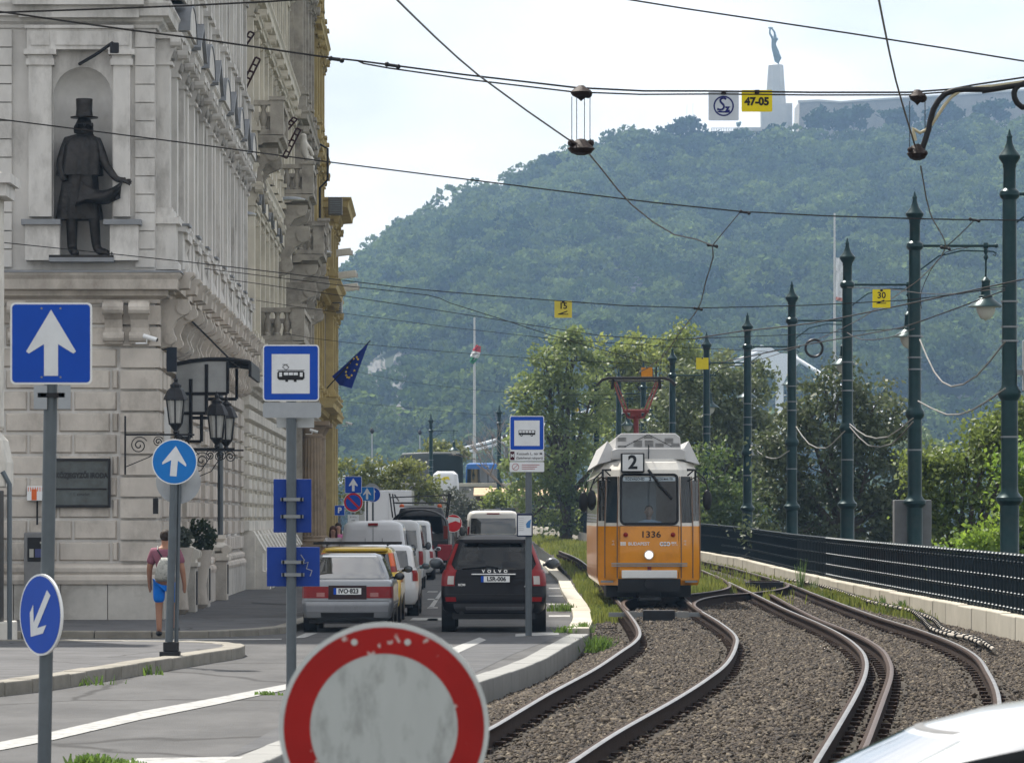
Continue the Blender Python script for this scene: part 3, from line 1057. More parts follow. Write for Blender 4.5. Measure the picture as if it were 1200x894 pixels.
def window(b, y, z0, z1, w, x=-0.30, hood=None, hoodmat=None, surmat=None, arch=False, hd=0.45):
    """a window of a facade facing +x: frame with its pane, and the dressed surround"""
    f = MB()
    t = 0.09
    f.boxb(x - 0.06, x + 0.02, y - w / 2, y - w / 2 + t, z0, z1); f.boxb(x - 0.06, x + 0.02, y + w / 2 - t, y + w / 2, z0, z1)
    f.boxb(x - 0.06, x + 0.02, y - w / 2 + t, y + w / 2 - t, z0, z0 + t); f.boxb(x - 0.06, x + 0.02, y - w / 2 + t, y + w / 2 - t, z1 - t, z1)
    f.boxb(x - 0.05, x + 0.01, y - 0.05, y + 0.05, z0 + t, z1 - t)
    zt = z0 + (z1 - z0) * 0.68
    f.boxb(x - 0.05, x + 0.015, y - w / 2 + t, y + w / 2 - t, zt - 0.04, zt + 0.04)
    wf = f.build('window', WOOD, b, smooth=0)
    MB().boxb(x - 0.045, x - 0.03, y - w / 2 + t, y + w / 2 - t, z0 + t, z1 - t).build('pane', PANE, wf, smooth=0)
    if surmat:
        s = MB()
        for sg in (-1, 1):
            yy = y + sg * (w / 2 + 0.16)
            s.boxb(0, 0.14, yy - 0.15, yy + 0.15, z0 - 0.05, z1 + 0.05)
            if hood:
                corbel(s, yy, z1 + 0.42, 0.32, 0.5, 0.22)
        s.boxb(0, 0.16, y - w / 2 - 0.31, y + w / 2 + 0.31, z1 + 0.05, z1 + 0.36)
        s.sweep(corn(z0 - 0.22, 0.36, 0.28), [(0, y - w / 2 - 0.4), (0, y + w / 2 + 0.4)], [(1, 0), (1, 0)])
        if hood == 'flat' or hood == 'segment' or hood == 'gable':
            s.sweep(corn(z1 + 0.42, hd / 0.64, 0.5), [(0, y - w / 2 - 0.5), (0, y + w / 2 + 0.5)], [(1, 0), (1, 0)])
        so = s.build('window_surround', surmat, b, smooth=0)
        zb = z1 + 0.72
        if hood == 'segment':
            n = 10; W2 = w / 2 + 0.55
            pts = [(y + W2 * math.cos(PI - PI * k / n), zb + 0.62 * math.sin(PI * k / n)) for k in range(n + 1)]
            MB().prism([(p, q) for p, q in pts], 0, hd + 0.05, 'yz').build('pediment', surmat, so, smooth=0)
            ins = MB()
            rows = [[(xx, y + (W2 + e) * math.cos(PI - PI * k / n), zb + (0.62 + e) * math.sin(PI * k / n)) for k in range(n + 1)] for xx, e in ((0, 0.03), (hd + 0.07, 0.03), (hd + 0.07, -0.02))]
            ins.rows(rows)
            ins.build('lead_cap', LEAD, so, smooth=40)
        elif hood == 'gable':
            W2 = w / 2 + 0.55
            MB().prism([(y - W2, zb), (y + W2, zb), (y, zb + 0.6)], 0, hd, 'yz').build('pediment', surmat, so, smooth=0)
            c = MB()
            c.box((hd / 2, y - W2 / 2, zb + 0.34), (hd + 0.16, math.hypot(W2, 0.6) + 0.06, 0.08), rx=math.atan2(0.6, W2))
            c.box((hd / 2, y + W2 / 2, zb + 0.34), (hd + 0.16, math.hypot(W2, 0.6) + 0.06, 0.08), rx=-math.atan2(0.6, W2))
            c.build('lead_cap', LEAD, so, smooth=0)
    return wf


def wall_with_openings(mb, L, floors, x1=0.0, x0=-0.45, ytop=None, y_start=0.0):
    """front leaf of a wall facing +x. floors: (z_bottom, z_top, [(yc, w, sill, head)...])"""
    for zb, zt, ops in floors:
        if not ops:
            mb.boxb(x0, x1, y_start, L, zb, zt)
            continue
        ops = sorted(ops)
        s, h = ops[0][2], ops[0][3]
        if s > zb:
            mb.boxb(x0, x1, y_start, L, zb, s)
        if h < zt:
            mb.boxb(x0, x1, y_start, L, h, zt)
        y = y_start
        for yc, w, _, _ in ops:
            if yc - w / 2 > y:
                mb.boxb(x0, x1, y, yc - w / 2, s, h)
            y = yc + w / 2
        if y < L:
            mb.boxb(x0, x1, y, L, s, h)


def balcony(b, y0, y1, z, d, m, name='balcony', slab=0.35, rail_h=0.95, con=True):
    """stone balcony standing out d metres from a wall facing +x; floor at z"""
    s = MB()
    s.sweep([(a * (d / 0.64), z - slab + (q - 0.0) * slab / 0.6) for a, q in CORN], [(0, y0), (0, y1)], [(1, 0), (1, 0)])
    bo = s.build(name, m, b, smooth=0)
    if con:
        for yy in (y0 + 0.45, y1 - 0.45):
            c = MB()
            corbel(c, yy, z - slab, d * 0.85, 1.1, 0.45)
            c.build('console', m, bo, smooth=0)
    r = MB()
    px = 0.36
    for yy in (y0 + px / 2, y1 - px / 2):
        r.boxb(d - px, d, yy - px / 2, yy + px / 2, z, z + rail_h)
        r.boxb(d - px - 0.04, d + 0.05, yy - px / 2 - 0.05, yy + px / 2 + 0.05, z + rail_h, z + rail_h + 0.1)
        r.boxb(0, d - px, yy - 0.14, yy + 0.14, z, z + 0.14); r.boxb(0, d - px, yy - 0.15, yy + 0.15, z + rail_h - 0.13, z + rail_h)
    r.boxb(d - 0.3, d - 0.02, y0 + px, y1 - px, z, z + 0.14); r.boxb(d - 0.31, d - 0.01, y0 + px, y1 - px, z + rail_h - 0.13, z + rail_h)
    r.build('parapet', m, bo, smooth=0)
    q = MB()
    n = max(2, int((d - px) / 0.27))
    for yy in (y0 + px / 2, y1 - px / 2):
        for k in range(n):
            baluster(q, (k + 0.5) * (d - px) / n, yy, z + 0.14, rail_h - 0.27)
    n = int((y1 - y0 - 2 * px) / 0.28)
    for k in range(n):
        baluster(q, d - 0.16, y0 + px + (k + 0.5) * (y1 - y0 - 2 * px) / n, z + 0.14, rail_h - 0.27)
    q.build('balusters', m, bo, smooth=40)
    struct(LAST[0], 'stuff')
    return bo


# ================= the corner palace
BX, BY, BZ = -6.86, 82.0, 0.12
ROT = math.atan(0.017)
LA = 35.0
A = thing('corner_palace', 'cream stone corner palace with rusticated ground floor and tall niche at its blunt corner', 'building', (BX, BY, BZ), ROT)
ZC = BZ                                   # world z = local z + 0.12
WL = 0.0
z_pl, z_base, z_c0, z_c1 = 0.68, 1.10, 6.05, 6.70
ybay = [4.0 + 3.55 * k for k in range(9)]
wm = MB()
gf = [(y, 1.5, 1.7, 4.9) for y in ybay if abs(y - 11.1) > 0.1]
wall_with_openings(wm, LA, [(0, z_c0, gf), (z_c0, 12.3, [(y, 1.45, 8.0, 10.9) for y in ybay]), (12.3, 17.2, [(y, 1.45, 13.2, 15.6) for y in ybay]), (17.2, 20.4, [(y, 1.3, 17.9, 19.4) for y in ybay])], y_start=0.6)
wm.boxb(-9, -0.45, 0.6, LA, 0, 20.4)
# the blunt corner wall, with the niche cut out of it
XN, RN, ZN0, ZNS = -1.385, 0.56, 6.88, 10.05
arch = [(XN + RN * math.cos(PI * k / 14), ZNS + RN * math.sin(PI * k / 14)) for k in range(15)]
wm.boxb(-9, 0, 0, 0.6, 0, ZN0)
poly = [(-9, ZN0), (XN - RN, ZN0)] + list(reversed(arch)) + [(XN + RN, ZN0), (0, ZN0), (0, 20.4), (-9, 20.4)]
wm.prism(poly, 0.0, 0.6, 'xz')
wm.build('wall', STUCCO_A, A, smooth=0)
# niche shell
n_ = MB()
rows = []
for z in (ZN0, ZN0 + 1, ZN0 + 2, ZNS):
    rows.append([(XN - RN * math.cos(PI * k / 16), 0.02 + 0.52 * math.sin(PI * k / 16), z) for k in range(17)])
for j in range(1, 7):
    a = PI / 2 * j / 6
    rows.append([(XN - RN * math.cos(a) * math.cos(PI * k / 16), 0.02 + 0.52 * math.sin(PI * k / 16) * math.cos(a), ZNS + RN * math.sin(a)) for k in range(17)])
n_.rows(rows)
n_.build('niche', NICHE, A, smooth=60)
# rusticated ground floor
ru = MB()
ncourse = 12
ch = (z_c0 - z_base) / ncourse
for c in range(ncourse):
    z0, z1 = z_base + c * ch + 0.025, z_base + (c + 1) * ch - 0.025
    # front face
    x = -9.0 + (0.55 if c % 2 else 0)
    while x < -0.75:
        w = 1.02 if c % 2 == 0 else 0.86
        x2 = min(x + w, -0.68)
        if x2 - x > 0.15:
            ru.block('x', x + 0.02, x2 - 0.02, z0, z1, 0.003, 0.06, 0.03)
        x = x2
    # corner quoins on both faces
    ru.boxb(-0.66, 0.10, -0.10, 0.62 if c % 2 else 0.5, z0, z1)
    # street face, between the windows
    edges = [0.75]
    for y, w, s, h in gf:
        edges += [y - w / 2 - 0.02, y + w / 2 + 0.02]
    edges.append(LA)
    zc = (z0 + z1) / 2
    if 1.55 < zc < 5.0:
        spans = [(edges[i], edges[i + 1]) for i in range(0, len(edges), 2)]
    else:
        spans = [(0.75, LA)]
    for a, b in spans:
        L = b - a
        k = max(1, round(L / 1.05))
        for i in range(k):
            ru.block('y', a + L * i / k + 0.02, a + L * (i + 1) / k - 0.02, z0, z1, 0.003, 0.11, 0.03)
ru.build('rusticated_stone', STONE_A, A, smooth=0)
# plinth slabs and base moulding
pm = MB()
for i in range(10):
    x0, x1 = -9 + i * 0.9, -9 + (i + 1) * 0.9
    if i == 9:
        x1 = 0.12
    pm.boxb(x0 + 0.006, x1 - 0.006, -0.13, 0.2, -0.1, z_pl)
for i in range(33):
    pm.boxb(-0.2, 0.16, 0.22 + i * 1.05, 0.22 + (i + 1) * 1.05 - 0.012, -0.1, z_pl)
pm.build('plinth', GRANITE, A, smooth=0, bevel=0.01)
bm_ = [(0, z_pl), (0.17, z_pl), (0.19, z_pl + 0.08), (0.17, z_pl + 0.15), (0.12, z_pl + 0.19), (0.15, z_pl + 0.24), (0.15, z_pl + 0.31), (0.10, z_pl + 0.36), (0.0, z_pl + 0.40)]
MB().sweep(bm_, [(-9, 0), (0, 0), (0, LA)], [(0, -1), (1, -1), (1, 0)]).build('base_moulding', STONE_A, A, smooth=0)
# main cornice with lead top
MB().sweep(corn(z_c0 + 0.02, 0.8, 1.05), [(-9, 0), (0, 0), (0, LA)], [(0, -1), (1, -1), (1, 0)]).build('cornice', STONE_A, A, smooth=0)
MB().sweep([(0, z_c0 + 0.66), (0.54, z_c0 + 0.62), (0.54, z_c0 + 0.585), (0, z_c0 + 0.60)], [(-9, 0), (0, 0), (0, LA)], [(0, -1), (1, -1), (1, 0)]).build('lead_flashing', LEAD, A, smooth=0)
cb = MB()
for x in (-3.4, -2.6, -0.78, -0.28):
    c2 = MB(); corbel(c2, 0, z_c0 + 0.05, 0.42, 0.85, 0.34)
    cb = MB().merge(c2, Matrix.Translation((x, 0, 0)) @ Matrix.Rotation(-PI / 2, 4, 'Z'))
    cb.build('corbel', STONE_A, A, smooth=0)
# street side: projecting pedestal blocks carried on corbels, pilasters above
for i, y in enumerate([0.55] + [v for k in ybay for v in (k - 1.15, k + 1.15)]):
    c2 = MB(); corbel(c2, y, z_c0 + 0.12, 0.62, 0.95, 0.36)
    c2.build('corbel', STONE_A, A, smooth=0)
    pb = MB()
    pb.sweep(corn(z_c0 + 0.1, 1.15, 0.95), [(0, y - 0.36), (0, y + 0.36)], [(1, 0), (1, 0)])
    pb.build('cornice_block', STONE_A, A, smooth=0)
    p2 = MB(); pilaster(p2, y, z_c0 + 0.68, 11.3, 0.5, 0.26, 1.0)
    po = p2.build('pilaster', STUCCO_A, A, smooth=0)
    if i % 2 == 1:
        MB().boxb(0, 0.52, y - 0.44, y + 0.44, z_c0 + 1.68, z_c0 + 1.72).build('lead_cap', LEAD, po, smooth=0)
    p3 = MB(); pilaster(p3, y, 12.2, 16.4, 0.46, 0.24, 0.9)
    p3.build('pilaster', STUCCO_A, A, smooth=0)
for i, y in enumerate(ybay):
    if abs(y - 11.1) > 0.1:
        window(A, y, 1.7, 4.9, 1.5)
    window(A, y, 8.0, 10.9, 1.45, hood='segment' if i % 2 == 0 else 'gable', surmat=STUCCO_A)
    window(A, y, 13.2, 15.6, 1.45, hood='flat', surmat=STUCCO_A)
    window(A, y, 17.9, 19.4, 1.3)
    # balustrade panel under the first floor window
    q = MB()
    for k in range(5):
        baluster(q, 0.28, y - 0.62 + k * 0.31, z_c0 + 0.7, 0.75)
    q.boxb(0.12, 0.44, y - 0.85, y + 0.85, z_c0 + 1.45, z_c0 + 1.58)
    q.build('balustrade', STUCCO_A, A, smooth=40)
MB().sweep(corn(11.35, 0.5, 0.9), [(-9, 0), (0, 0), (0, LA)], [(0, -1), (1, -1), (1, 0)]).build('cornice', STUCCO_A, A, smooth=0)
MB().sweep(corn(16.45, 0.6, 1.0), [(-9, 0), (0, 0), (0, LA)], [(0, -1), (1, -1), (1, 0)]).build('cornice', STUCCO_A, A, smooth=0)
MB().sweep(corn(19.9, 1.0, 1.2), [(-9, 0), (0, 0), (0, LA)], [(0, -1), (1, -1), (1, 0)]).build('cornice', STUCCO_A, A, smooth=0)
# aedicule around the niche
ae = MB()
for xa, xb in ((XN - 1.02, XN - 0.58), (XN + 0.60, XN + 0.92)):
    ae.boxb(xa, xb, -0.22, 0, 7.72, 10.62)
    ae.boxb(xa - 0.05, xb + 0.05, -0.26, 0, 10.62, 10.74); ae.boxb(xa - 0.02, xb + 0.02, -0.24, 0, 10.74, 10.82); ae.boxb(xa - 0.09, xb + 0.09, -0.31, 0, 10.82, 10.92)
    ae.boxb(xa - 0.06, xb + 0.16, -0.30, 0, 6.88, 7.56)
ae.build('pilaster', STUCCO_A, A, smooth=0)
fr = MB()
fr.boxb(XN - 1.05, XN + 0.95, -0.24, 0, 10.92, 11.32)
fr.boxb(XN - 1.09, XN + 0.99, -0.29, 0, 11.32, 11.38)
for xa, xb in ((XN - 0.98, XN - 0.62), (XN - 0.5, XN + 0.5), (XN + 0.62, XN + 0.9)):
    fr.boxb(xa, xb, -0.265, -0.23, 11.0, 11.26)
fr.build('entablature', STUCCO_A, A, smooth=0)
cp = MB()
cp.boxb(XN - 1.3, XN + 1.2, -0.5, 0, 11.75, 11.9); cp.boxb(XN - 1.2, XN + 1.1, -0.36, 0, 11.52, 11.75)
cp.prism([(XN - 1.35, 11.9), (XN + 1.25, 11.9), (XN - 0.05, 12.9)], -0.5, 0, 'xz')
cp.build('pediment', STUCCO_A, A, smooth=0)
for xa, xb in ((XN - 1.15, XN - 0.4), (XN + 0.42, XN + 1.14)):
    MB().boxb(xa, xb, -0.38, 0, 7.56, 7.66).build('lead_cap', LEAD, A, smooth=0)
MB().boxb(XN - 0.62, XN + 0.62, -0.34, 0.45, ZN0 - 0.03, ZN0 + 0.05).build('niche_ledge', LEAD, A, smooth=0)
# flat drafted courses beside the niche
for xa, xb in ((-9, XN - 1.35), (XN + 1.0, 0)):
    dr = MB()
    z = 6.75
    while z < 11.2:
        x = xa
        for x2 in ([xa + (xb - xa) * 0.82, xb] if xa < -5 else [xb]):
            dr.boxb(x + 0.006, x2 - 0.006, -0.05 if x2 != xb or xa > -5 else -0.09, 0, z + 0.012, z + 0.34)
            x = x2
        z += 0.352
    dr.build('drafted_stone', STUCCO_A, A, smooth=0)
# down pipe, glass house sign boxes, security camera
MB().tube([(0.16, 21.3, 0), (0.16, 21.3, 5.9)], 0.07, 8).build('downpipe', POLEGREY, A)
# front door steps: stone pedestals with urns and shrubs by the entrance
for yy, h in ((6.6, 1.52), (11.6, 1.6), (19.6, 1.55)):
    pd = thing('stone_pedestal', {6.6: 'carved stone pedestal with a scrolled top, nearest of the row at the entrance', 11.6: 'second carved stone pedestal beyond the pedestrian at the entrance', 19.6: 'tall plain granite pedestal furthest along the palace wall'}[yy], 'pedestal', A.matrix_world @ Vector((0, 0, 0)), ROT, 'pedestals along the palace wall')
    pd.location = Matrix.Translation((BX, BY, BZ)) @ Matrix.Rotation(ROT, 4, 'Z') @ Vector((-0.2, yy, 0))
    mb = MB(); mb.boxb(0.02, 0.62, -0.4, 0.4, 0, 0.95); mb.build('base', GRANITE, pd, smooth=0, bevel=.015)
    mb = MB(); mb.boxb(0, 0.68, -0.46, 0.46, 0.95, 1.03); mb.boxb(0.02, 0.62, -0.4, 0.4, 1.03, 1.12)
    mb.lathe([(0.16, 1.12), (0.3, 1.18), (0.33, 1.26), (0.27, 1.33), (0.18, 1.38), (0.25, 1.46), (0.25, h)], 14, (0.33, 0, 0))
    for sg in (-1, 1):
        mb.cyl((0.6, sg * 0.3 - 0.09, 1.2), (0.6, sg * 0.3 + 0.09, 1.2), 0.11, n=12)
    mb.build('cap', STONE_B, pd, smooth=40)
    mb = MB(); mb.boxb(0.62, 0.64, -0.14, 0.14, 0.15, 0.85); mb.build('grille', DARKM, pd, smooth=0)


def a_pt(x, y, z):
    return Matrix.Translation((BX, BY, BZ)) @ Matrix.Rotation(ROT, 4, 'Z') @ Vector((x, y, z))


# potted shrubs behind the pedestals
def blob_leaves(n, c, r, size, flat=0.6):
    d = RNG.normal(0, 1, (n, 3)); d /= np.linalg.norm(d, axis=1)[:, None]
    p = np.array(c) + d * np.array(r) * (RNG.uniform(0.25, 1, (n, 1)) ** 0.5)
    return leaf_quads(p, size)


def leaf_quads(p, size, aspect=1.7):
    n = len(p)
    a = RNG.normal(0, 1, (n, 3)); a /= np.linalg.norm(a, axis=1)[:, None]
    b = RNG.normal(0, 1, (n, 3)); b -= a * (a * b).sum(1)[:, None]; b /= np.linalg.norm(b, axis=1)[:, None]
    s = (size * RNG.uniform(0.6, 1.3, n))[:, None]
    V = np.empty((n, 4, 3))
    V[:, 0] = p - a * s * 0.5 * aspect; V[:, 1] = p + b * s * 0.5; V[:, 2] = p + a * s * 0.5 * aspect; V[:, 3] = p - b * s * 0.5
    return V


for (px, py, s, r, lab, cm) in ((210, 632, 57.8, 0.28, 'grey green rounded potted shrub behind the pedestrian', ('sage_leaf', (0.05, 0.065, 0.045), (0.13, 0.15, 0.11))), (233, 629, 54.5, 0.40, 'dark green spiky potted shrub by the palace entrance', ('dark_shrub_leaf', (0.015, 0.03, 0.012), (0.05, 0.075, 0.03)))):
    p = pt(px, py, s)
    t = thing('potted_shrub', lab, 'plant', (p.x, p.y, 0.12))
    zc = p.z - 0.12
    V = blob_leaves(700, (0, 0, zc), (r, r, r), 0.07)
    np_mesh('foliage', V.reshape(-1, 3), np.arange(len(V) * 4).reshape(-1, 4), leafmat(*cm), t)
    MB().lathe([(0.12, 0), (0.2, 0.1), (0.16, 0.5), (0.26, zc - r - 0.05), (0.30, zc - r + 0.12), (0.2, zc - r + 0.12)], 14).build('pot', STONE_A, t)
    MB().cyl((0, 0, zc - r), (0, 0, zc), 0.03).build('stem', DARKM, t)

# statue in the niche ---------------------------------------------------------
st = thing('niche_statue', 'dark bronze statue of a caped man in a top hat standing in the niche', 'statue', a_pt(XN - 0.0, -0.02, ZN0 + 0.05), 0)
k = 1.585
J = {
    'pelvis': (0.0, 0, 0.95, 0.15), 'belly': (0, 0.0, 1.12, 0.15), 'chest': (-0.01, 0.0, 1.32, 0.17), 'neck': (0.0, -0.01, 1.50, 0.075), 'head': (0.02, -0.03, 1.62, 0.098), 'crown': (0.02, -0.02, 1.72, 0.09),
    'hip_a': (-0.10, 0, 0.88, 0.10), 'knee_a': (-0.13, -0.03, 0.5, 0.078), 'ankle_a': (-0.13, 0.0, 0.10, 0.062), 'toe_a': (-0.06, -0.17, 0.045, 0.048),
    'hip_b': (0.10, 0, 0.88, 0.10), 'knee_b': (0.14, -0.05, 0.5, 0.075), 'ankle_b': (0.17, -0.02, 0.10, 0.06), 'toe_b': (0.33, -0.15, 0.045, 0.048),
    'sh_a': (-0.19, 0.0, 1.40, 0.09), 'el_a': (-0.27, -0.05, 1.12, 0.062), 'wr_a': (-0.20, -0.16, 0.92, 0.045),
    'sh_b': (0.18, 0.0, 1.40, 0.085), 'el_b': (0.27, -0.06, 1.14, 0.06), 'wr_b': (0.42, -0.16, 0.95, 0.042), 'palm_b': (0.50, -0.18, 0.925, 0.036)}
E = [('pelvis', 'belly'), ('belly', 'chest'), ('chest', 'neck'), ('neck', 'head'), ('head', 'crown'), ('pelvis', 'hip_a'), ('hip_a', 'knee_a'), ('knee_a', 'ankle_a'), ('ankle_a', 'toe_a'),
     ('pelvis', 'hip_b'), ('hip_b', 'knee_b'), ('knee_b', 'ankle_b'), ('ankle_b', 'toe_b'), ('chest', 'sh_a'), ('sh_a', 'el_a'), ('el_a', 'wr_a'), ('chest', 'sh_b'), ('sh_b', 'el_b'), ('el_b', 'wr_b'), ('wr_b', 'palm_b')]
for i, (dx, dz) in enumerate(((0.10, 0.02), (0.115, -0.005), (0.11, -0.03), (0.095, -0.05))):
    J['f%d' % i] = (0.50 + dx * 0.5, -0.185 - 0.01 * i, 0.925 + dz * 0.5, 0.014); J['g%d' % i] = (0.50 + dx, -0.19 - 0.012 * i, 0.92 + dz, 0.010)
    E += [('palm_b', 'f%d' % i), ('f%d' % i, 'g%d' % i)]
J['th'] = (0.53, -0.15, 0.965, 0.013); E.append(('palm_b', 'th'))
JS = {a: (x * k, y * k, z * k, r * k) for a, (x, y, z, r) in J.items()}
skin('figure', JS, E, BRONZE, st, 2, 'pelvis')


def drape(rows_def, n=28, fold=0.02, nf=9, seed=0, a0=0.0, a1=2 * PI):
    """cloth from elliptical sections (cx, cy, z, rx, ry) with folds growing downward"""
    mb = MB()
    rows = []
    full = abs(a1 - a0 - 2 * PI) < 1e-6
    for j, (cx, cy, z, rx, ry) in enumerate(rows_def):
        f = fold * j / max(1, len(rows_def) - 1)
        r = []
        for i in range(n if full else n + 1):
            t = a0 + (a1 - a0) * i / n
            w = 1 + f / max(rx, 0.05) * math.sin(nf * t + seed) + 0.5 * f / max(rx, .05) * math.sin(2.3 * nf * t + 1)
            r.append((cx + rx * w * math.cos(t), cy + ry * w * math.sin(t), z))
        rows.append(r)
    mb.rows(rows, close=full)
    return mb


sc_ = lambda rows: [tuple(v * k for v in r) for r in rows]
drape(sc_([(0, 0, 1.49, 0.085, 0.085), (-0.0, 0, 1.455, 0.19, 0.13), (-0.015, 0, 1.38, 0.235, 0.175), (-0.02, 0, 1.26, 0.25, 0.2), (-0.03, 0, 1.12, 0.262, 0.215), (-0.035, 0, 1.00, 0.27, 0.225)]), 48, 0.035, 8).build('cape', BRONZE, st, smooth=60)
drape(sc_([(-0.03, 0, 1.05, 0.21, 0.18), (-0.04, 0, 0.85, 0.225, 0.18), (-0.05, 0.02, 0.65, 0.25, 0.19), (-0.05, 0.03, 0.47, 0.265, 0.19)]), 48, 0.045, 7, 1.0).build('coat', BRONZE, st, smooth=60)
# swept coat tail held out by the hand
rows = []
for j in range(9):
    u = j / 8
    top = Vector((0.0 + 0.50 * u, -0.27 + .06 * u - 0.03 * math.sin(6 * u), (0.90 - 0.10 * math.sin(PI * u) + 0.02 * u)))
    bot = Vector((-0.06 + 0.52 * u, -0.29 + .08 * u + 0.05 * math.sin(9 * u), 0.60 + 0.10 * u + 0.03 * math.sin(7 * u)))
    rows.append([(top + (bot - top) * v + Vector((0, 0.05 * math.sin(5 * v + 4 * u), 0))) * k for v in (0, 0.25, 0.5, 0.75, 1)])
MB().rows(rows).build('coat_tail', BRONZE, st, smooth=60).modifiers.new('cloth', 'SOLIDIFY').thickness = 0.03
MB().lathe([(a * k, b * k) for a, b in ((0.0, 1.70), (0.165, 1.695), (0.17, 1.71), (0.105, 1.722), (0.097, 1.80), (0.102, 1.92), (0.10, 1.93), (0.0, 1.935))], 24, (0.02 * k, -0.02 * k, 0)).build('top_hat', BRONZE, st, smooth=40)
fc = MB()
fc.sph((0.035 * k, -0.125 * k, 1.615 * k), (0.016 * k, 0.03 * k, 0.03 * k), 8, 6)
fc.sph((0.03 * k, -0.105 * k, 1.545 * k), (0.04 * k, 0.03 * k, 0.02 * k), 8, 6)
for sg in (-1, 1):
    fc.sph((0.02 * k + sg * 0.097 * k, -0.01 * k, 1.61 * k), (0.014 * k, 0.022 * k, 0.034 * k), 6, 5)
fc.build('face', BRONZE, st, smooth=60)
mb = MB(); mb.boxb(-0.62, 0.62, -0.3, 0.3, -0.02, 0.05); mb.sph((-0.52, -0.2, 0.09), 0.09, 8, 6); mb.sph((0.58, -0.2, 0.08), 0.08, 8, 6)
mb.build('base', BRONZE, st, smooth=30)
# lamp arm above the statue
t = thing('statue_floodlight', 'thin dark arm with a small floodlight above the statue niche', 'lamp', a_pt(XN - 0.06, -0.04, 10.66))
MB().tube([(0, 0, 0), (0.35, -0.5, 0.12), (0.72, -0.95, 0.30)], 0.035, 6).build('arm', DARKM, t)
MB().box((0.76, -0.98, 0.2), (0.16, 0.12, 0.2), 0.3).build('lamp', DARKM, t, smooth=0, bevel=.02)

# plaque, small sign box, ticket machine, cameras --------------------------------
t = thing('wall_plaque', 'dark glazed board with raised letters on the rusticated corner wall', 'plaque', a_pt(-1.42, -0.07, 2.62))
mb = MB(); w2, h2 = 0.575, 0.47
mb.boxb(-w2, w2, -0.06, 0, -h2, -h2 + .05); mb.boxb(-w2, w2, -0.06, 0, h2 - .05, h2); mb.boxb(-w2, -w2 + .05, -.06, 0, -h2 + .05, h2 - .05); mb.boxb(w2 - .05, w2, -.06, 0, -h2 + .05, h2 - .05)
mb.build('frame', DARKM, t, smooth=0)
MB().boxb(-w2 + .05, w2 - .05, -0.03, -.005, -h2 + .05, h2 - .05).build('board', mat('dark_slate_board', (0.05, 0.065, 0.07), 0.2, var=0.5, scale=1.5, coat=0.4), t, smooth=0)
mb = MB(); mb.text('KÖZJEGYZŐI IRODA', 0.135, (0.02, -0.034, 0.14), bold=0.006, sx=0.8); mb.boxb(-.5, .5, -.05, -.03, -.13, -.10)
mb.text('I. emelet', 0.09, (0.02, -0.034, -0.22))
mb.build('lettering', INK, t, smooth=0)
t = thing('house_number_box', 'small orange and white striped sign box on the corner wall', 'sign', a_pt(-2.27, -0.07, 2.42))
MB().boxb(-0.17, 0.17, -0.12, 0, -0.14, 0.14).build('box', WHITE, t, smooth=0, bevel=.01)
mb = MB(); mb.boxb(-0.08, 0.02, -.123, -.12, -.13, .08)
for q in range(7):
    mb.boxb(-0.15 + q * 0.045, -0.135 + q * 0.045, -0.124, -0.122, 0.04, 0.12)
mb.build('stripes', mat('orange_ink', (0.65, 0.13, 0.03), 0.5), t, smooth=0)
MB().cyl((0.02, -.04, -.14), (0.02, -.04, -.6), 0.018).build('conduit', BLACK, t)
t = thing('parking_meter', 'grey ticket machine with black panel standing against the corner wall', 'ticket machine', a_pt(-2.22, -0.45, 0))
mb = MB(); mb.boxb(-0.24, 0.24, -0.14, 0.14, 0, 1.68); mb.build('cabinet', mat('grey_cabinet', (0.17, 0.17, 0.17), 0.5), t, smooth=0, bevel=.03)
MB().boxb(-0.17, 0.18, -0.155, -0.135, 1.12, 1.58).build('panel', BLACK, t, smooth=0, bevel=.02)
mb = MB(); mb.boxb(-0.13, -0.05, -.165, -.15, 1.2, 1.36); mb.boxb(0.07, 0.11, -.165, -.15, 1.46, 1.5); mb.build('keypad', mat('pale_keys', (0.35, 0.34, 0.3), 0.5), t, smooth=0)
MB().boxb(-0.02, 0.14, -.165, -.15, 1.2, 1.36).build('screen', mat('blue_screen', (0.05, 0.06, 0.16), 0.3), t, smooth=0)

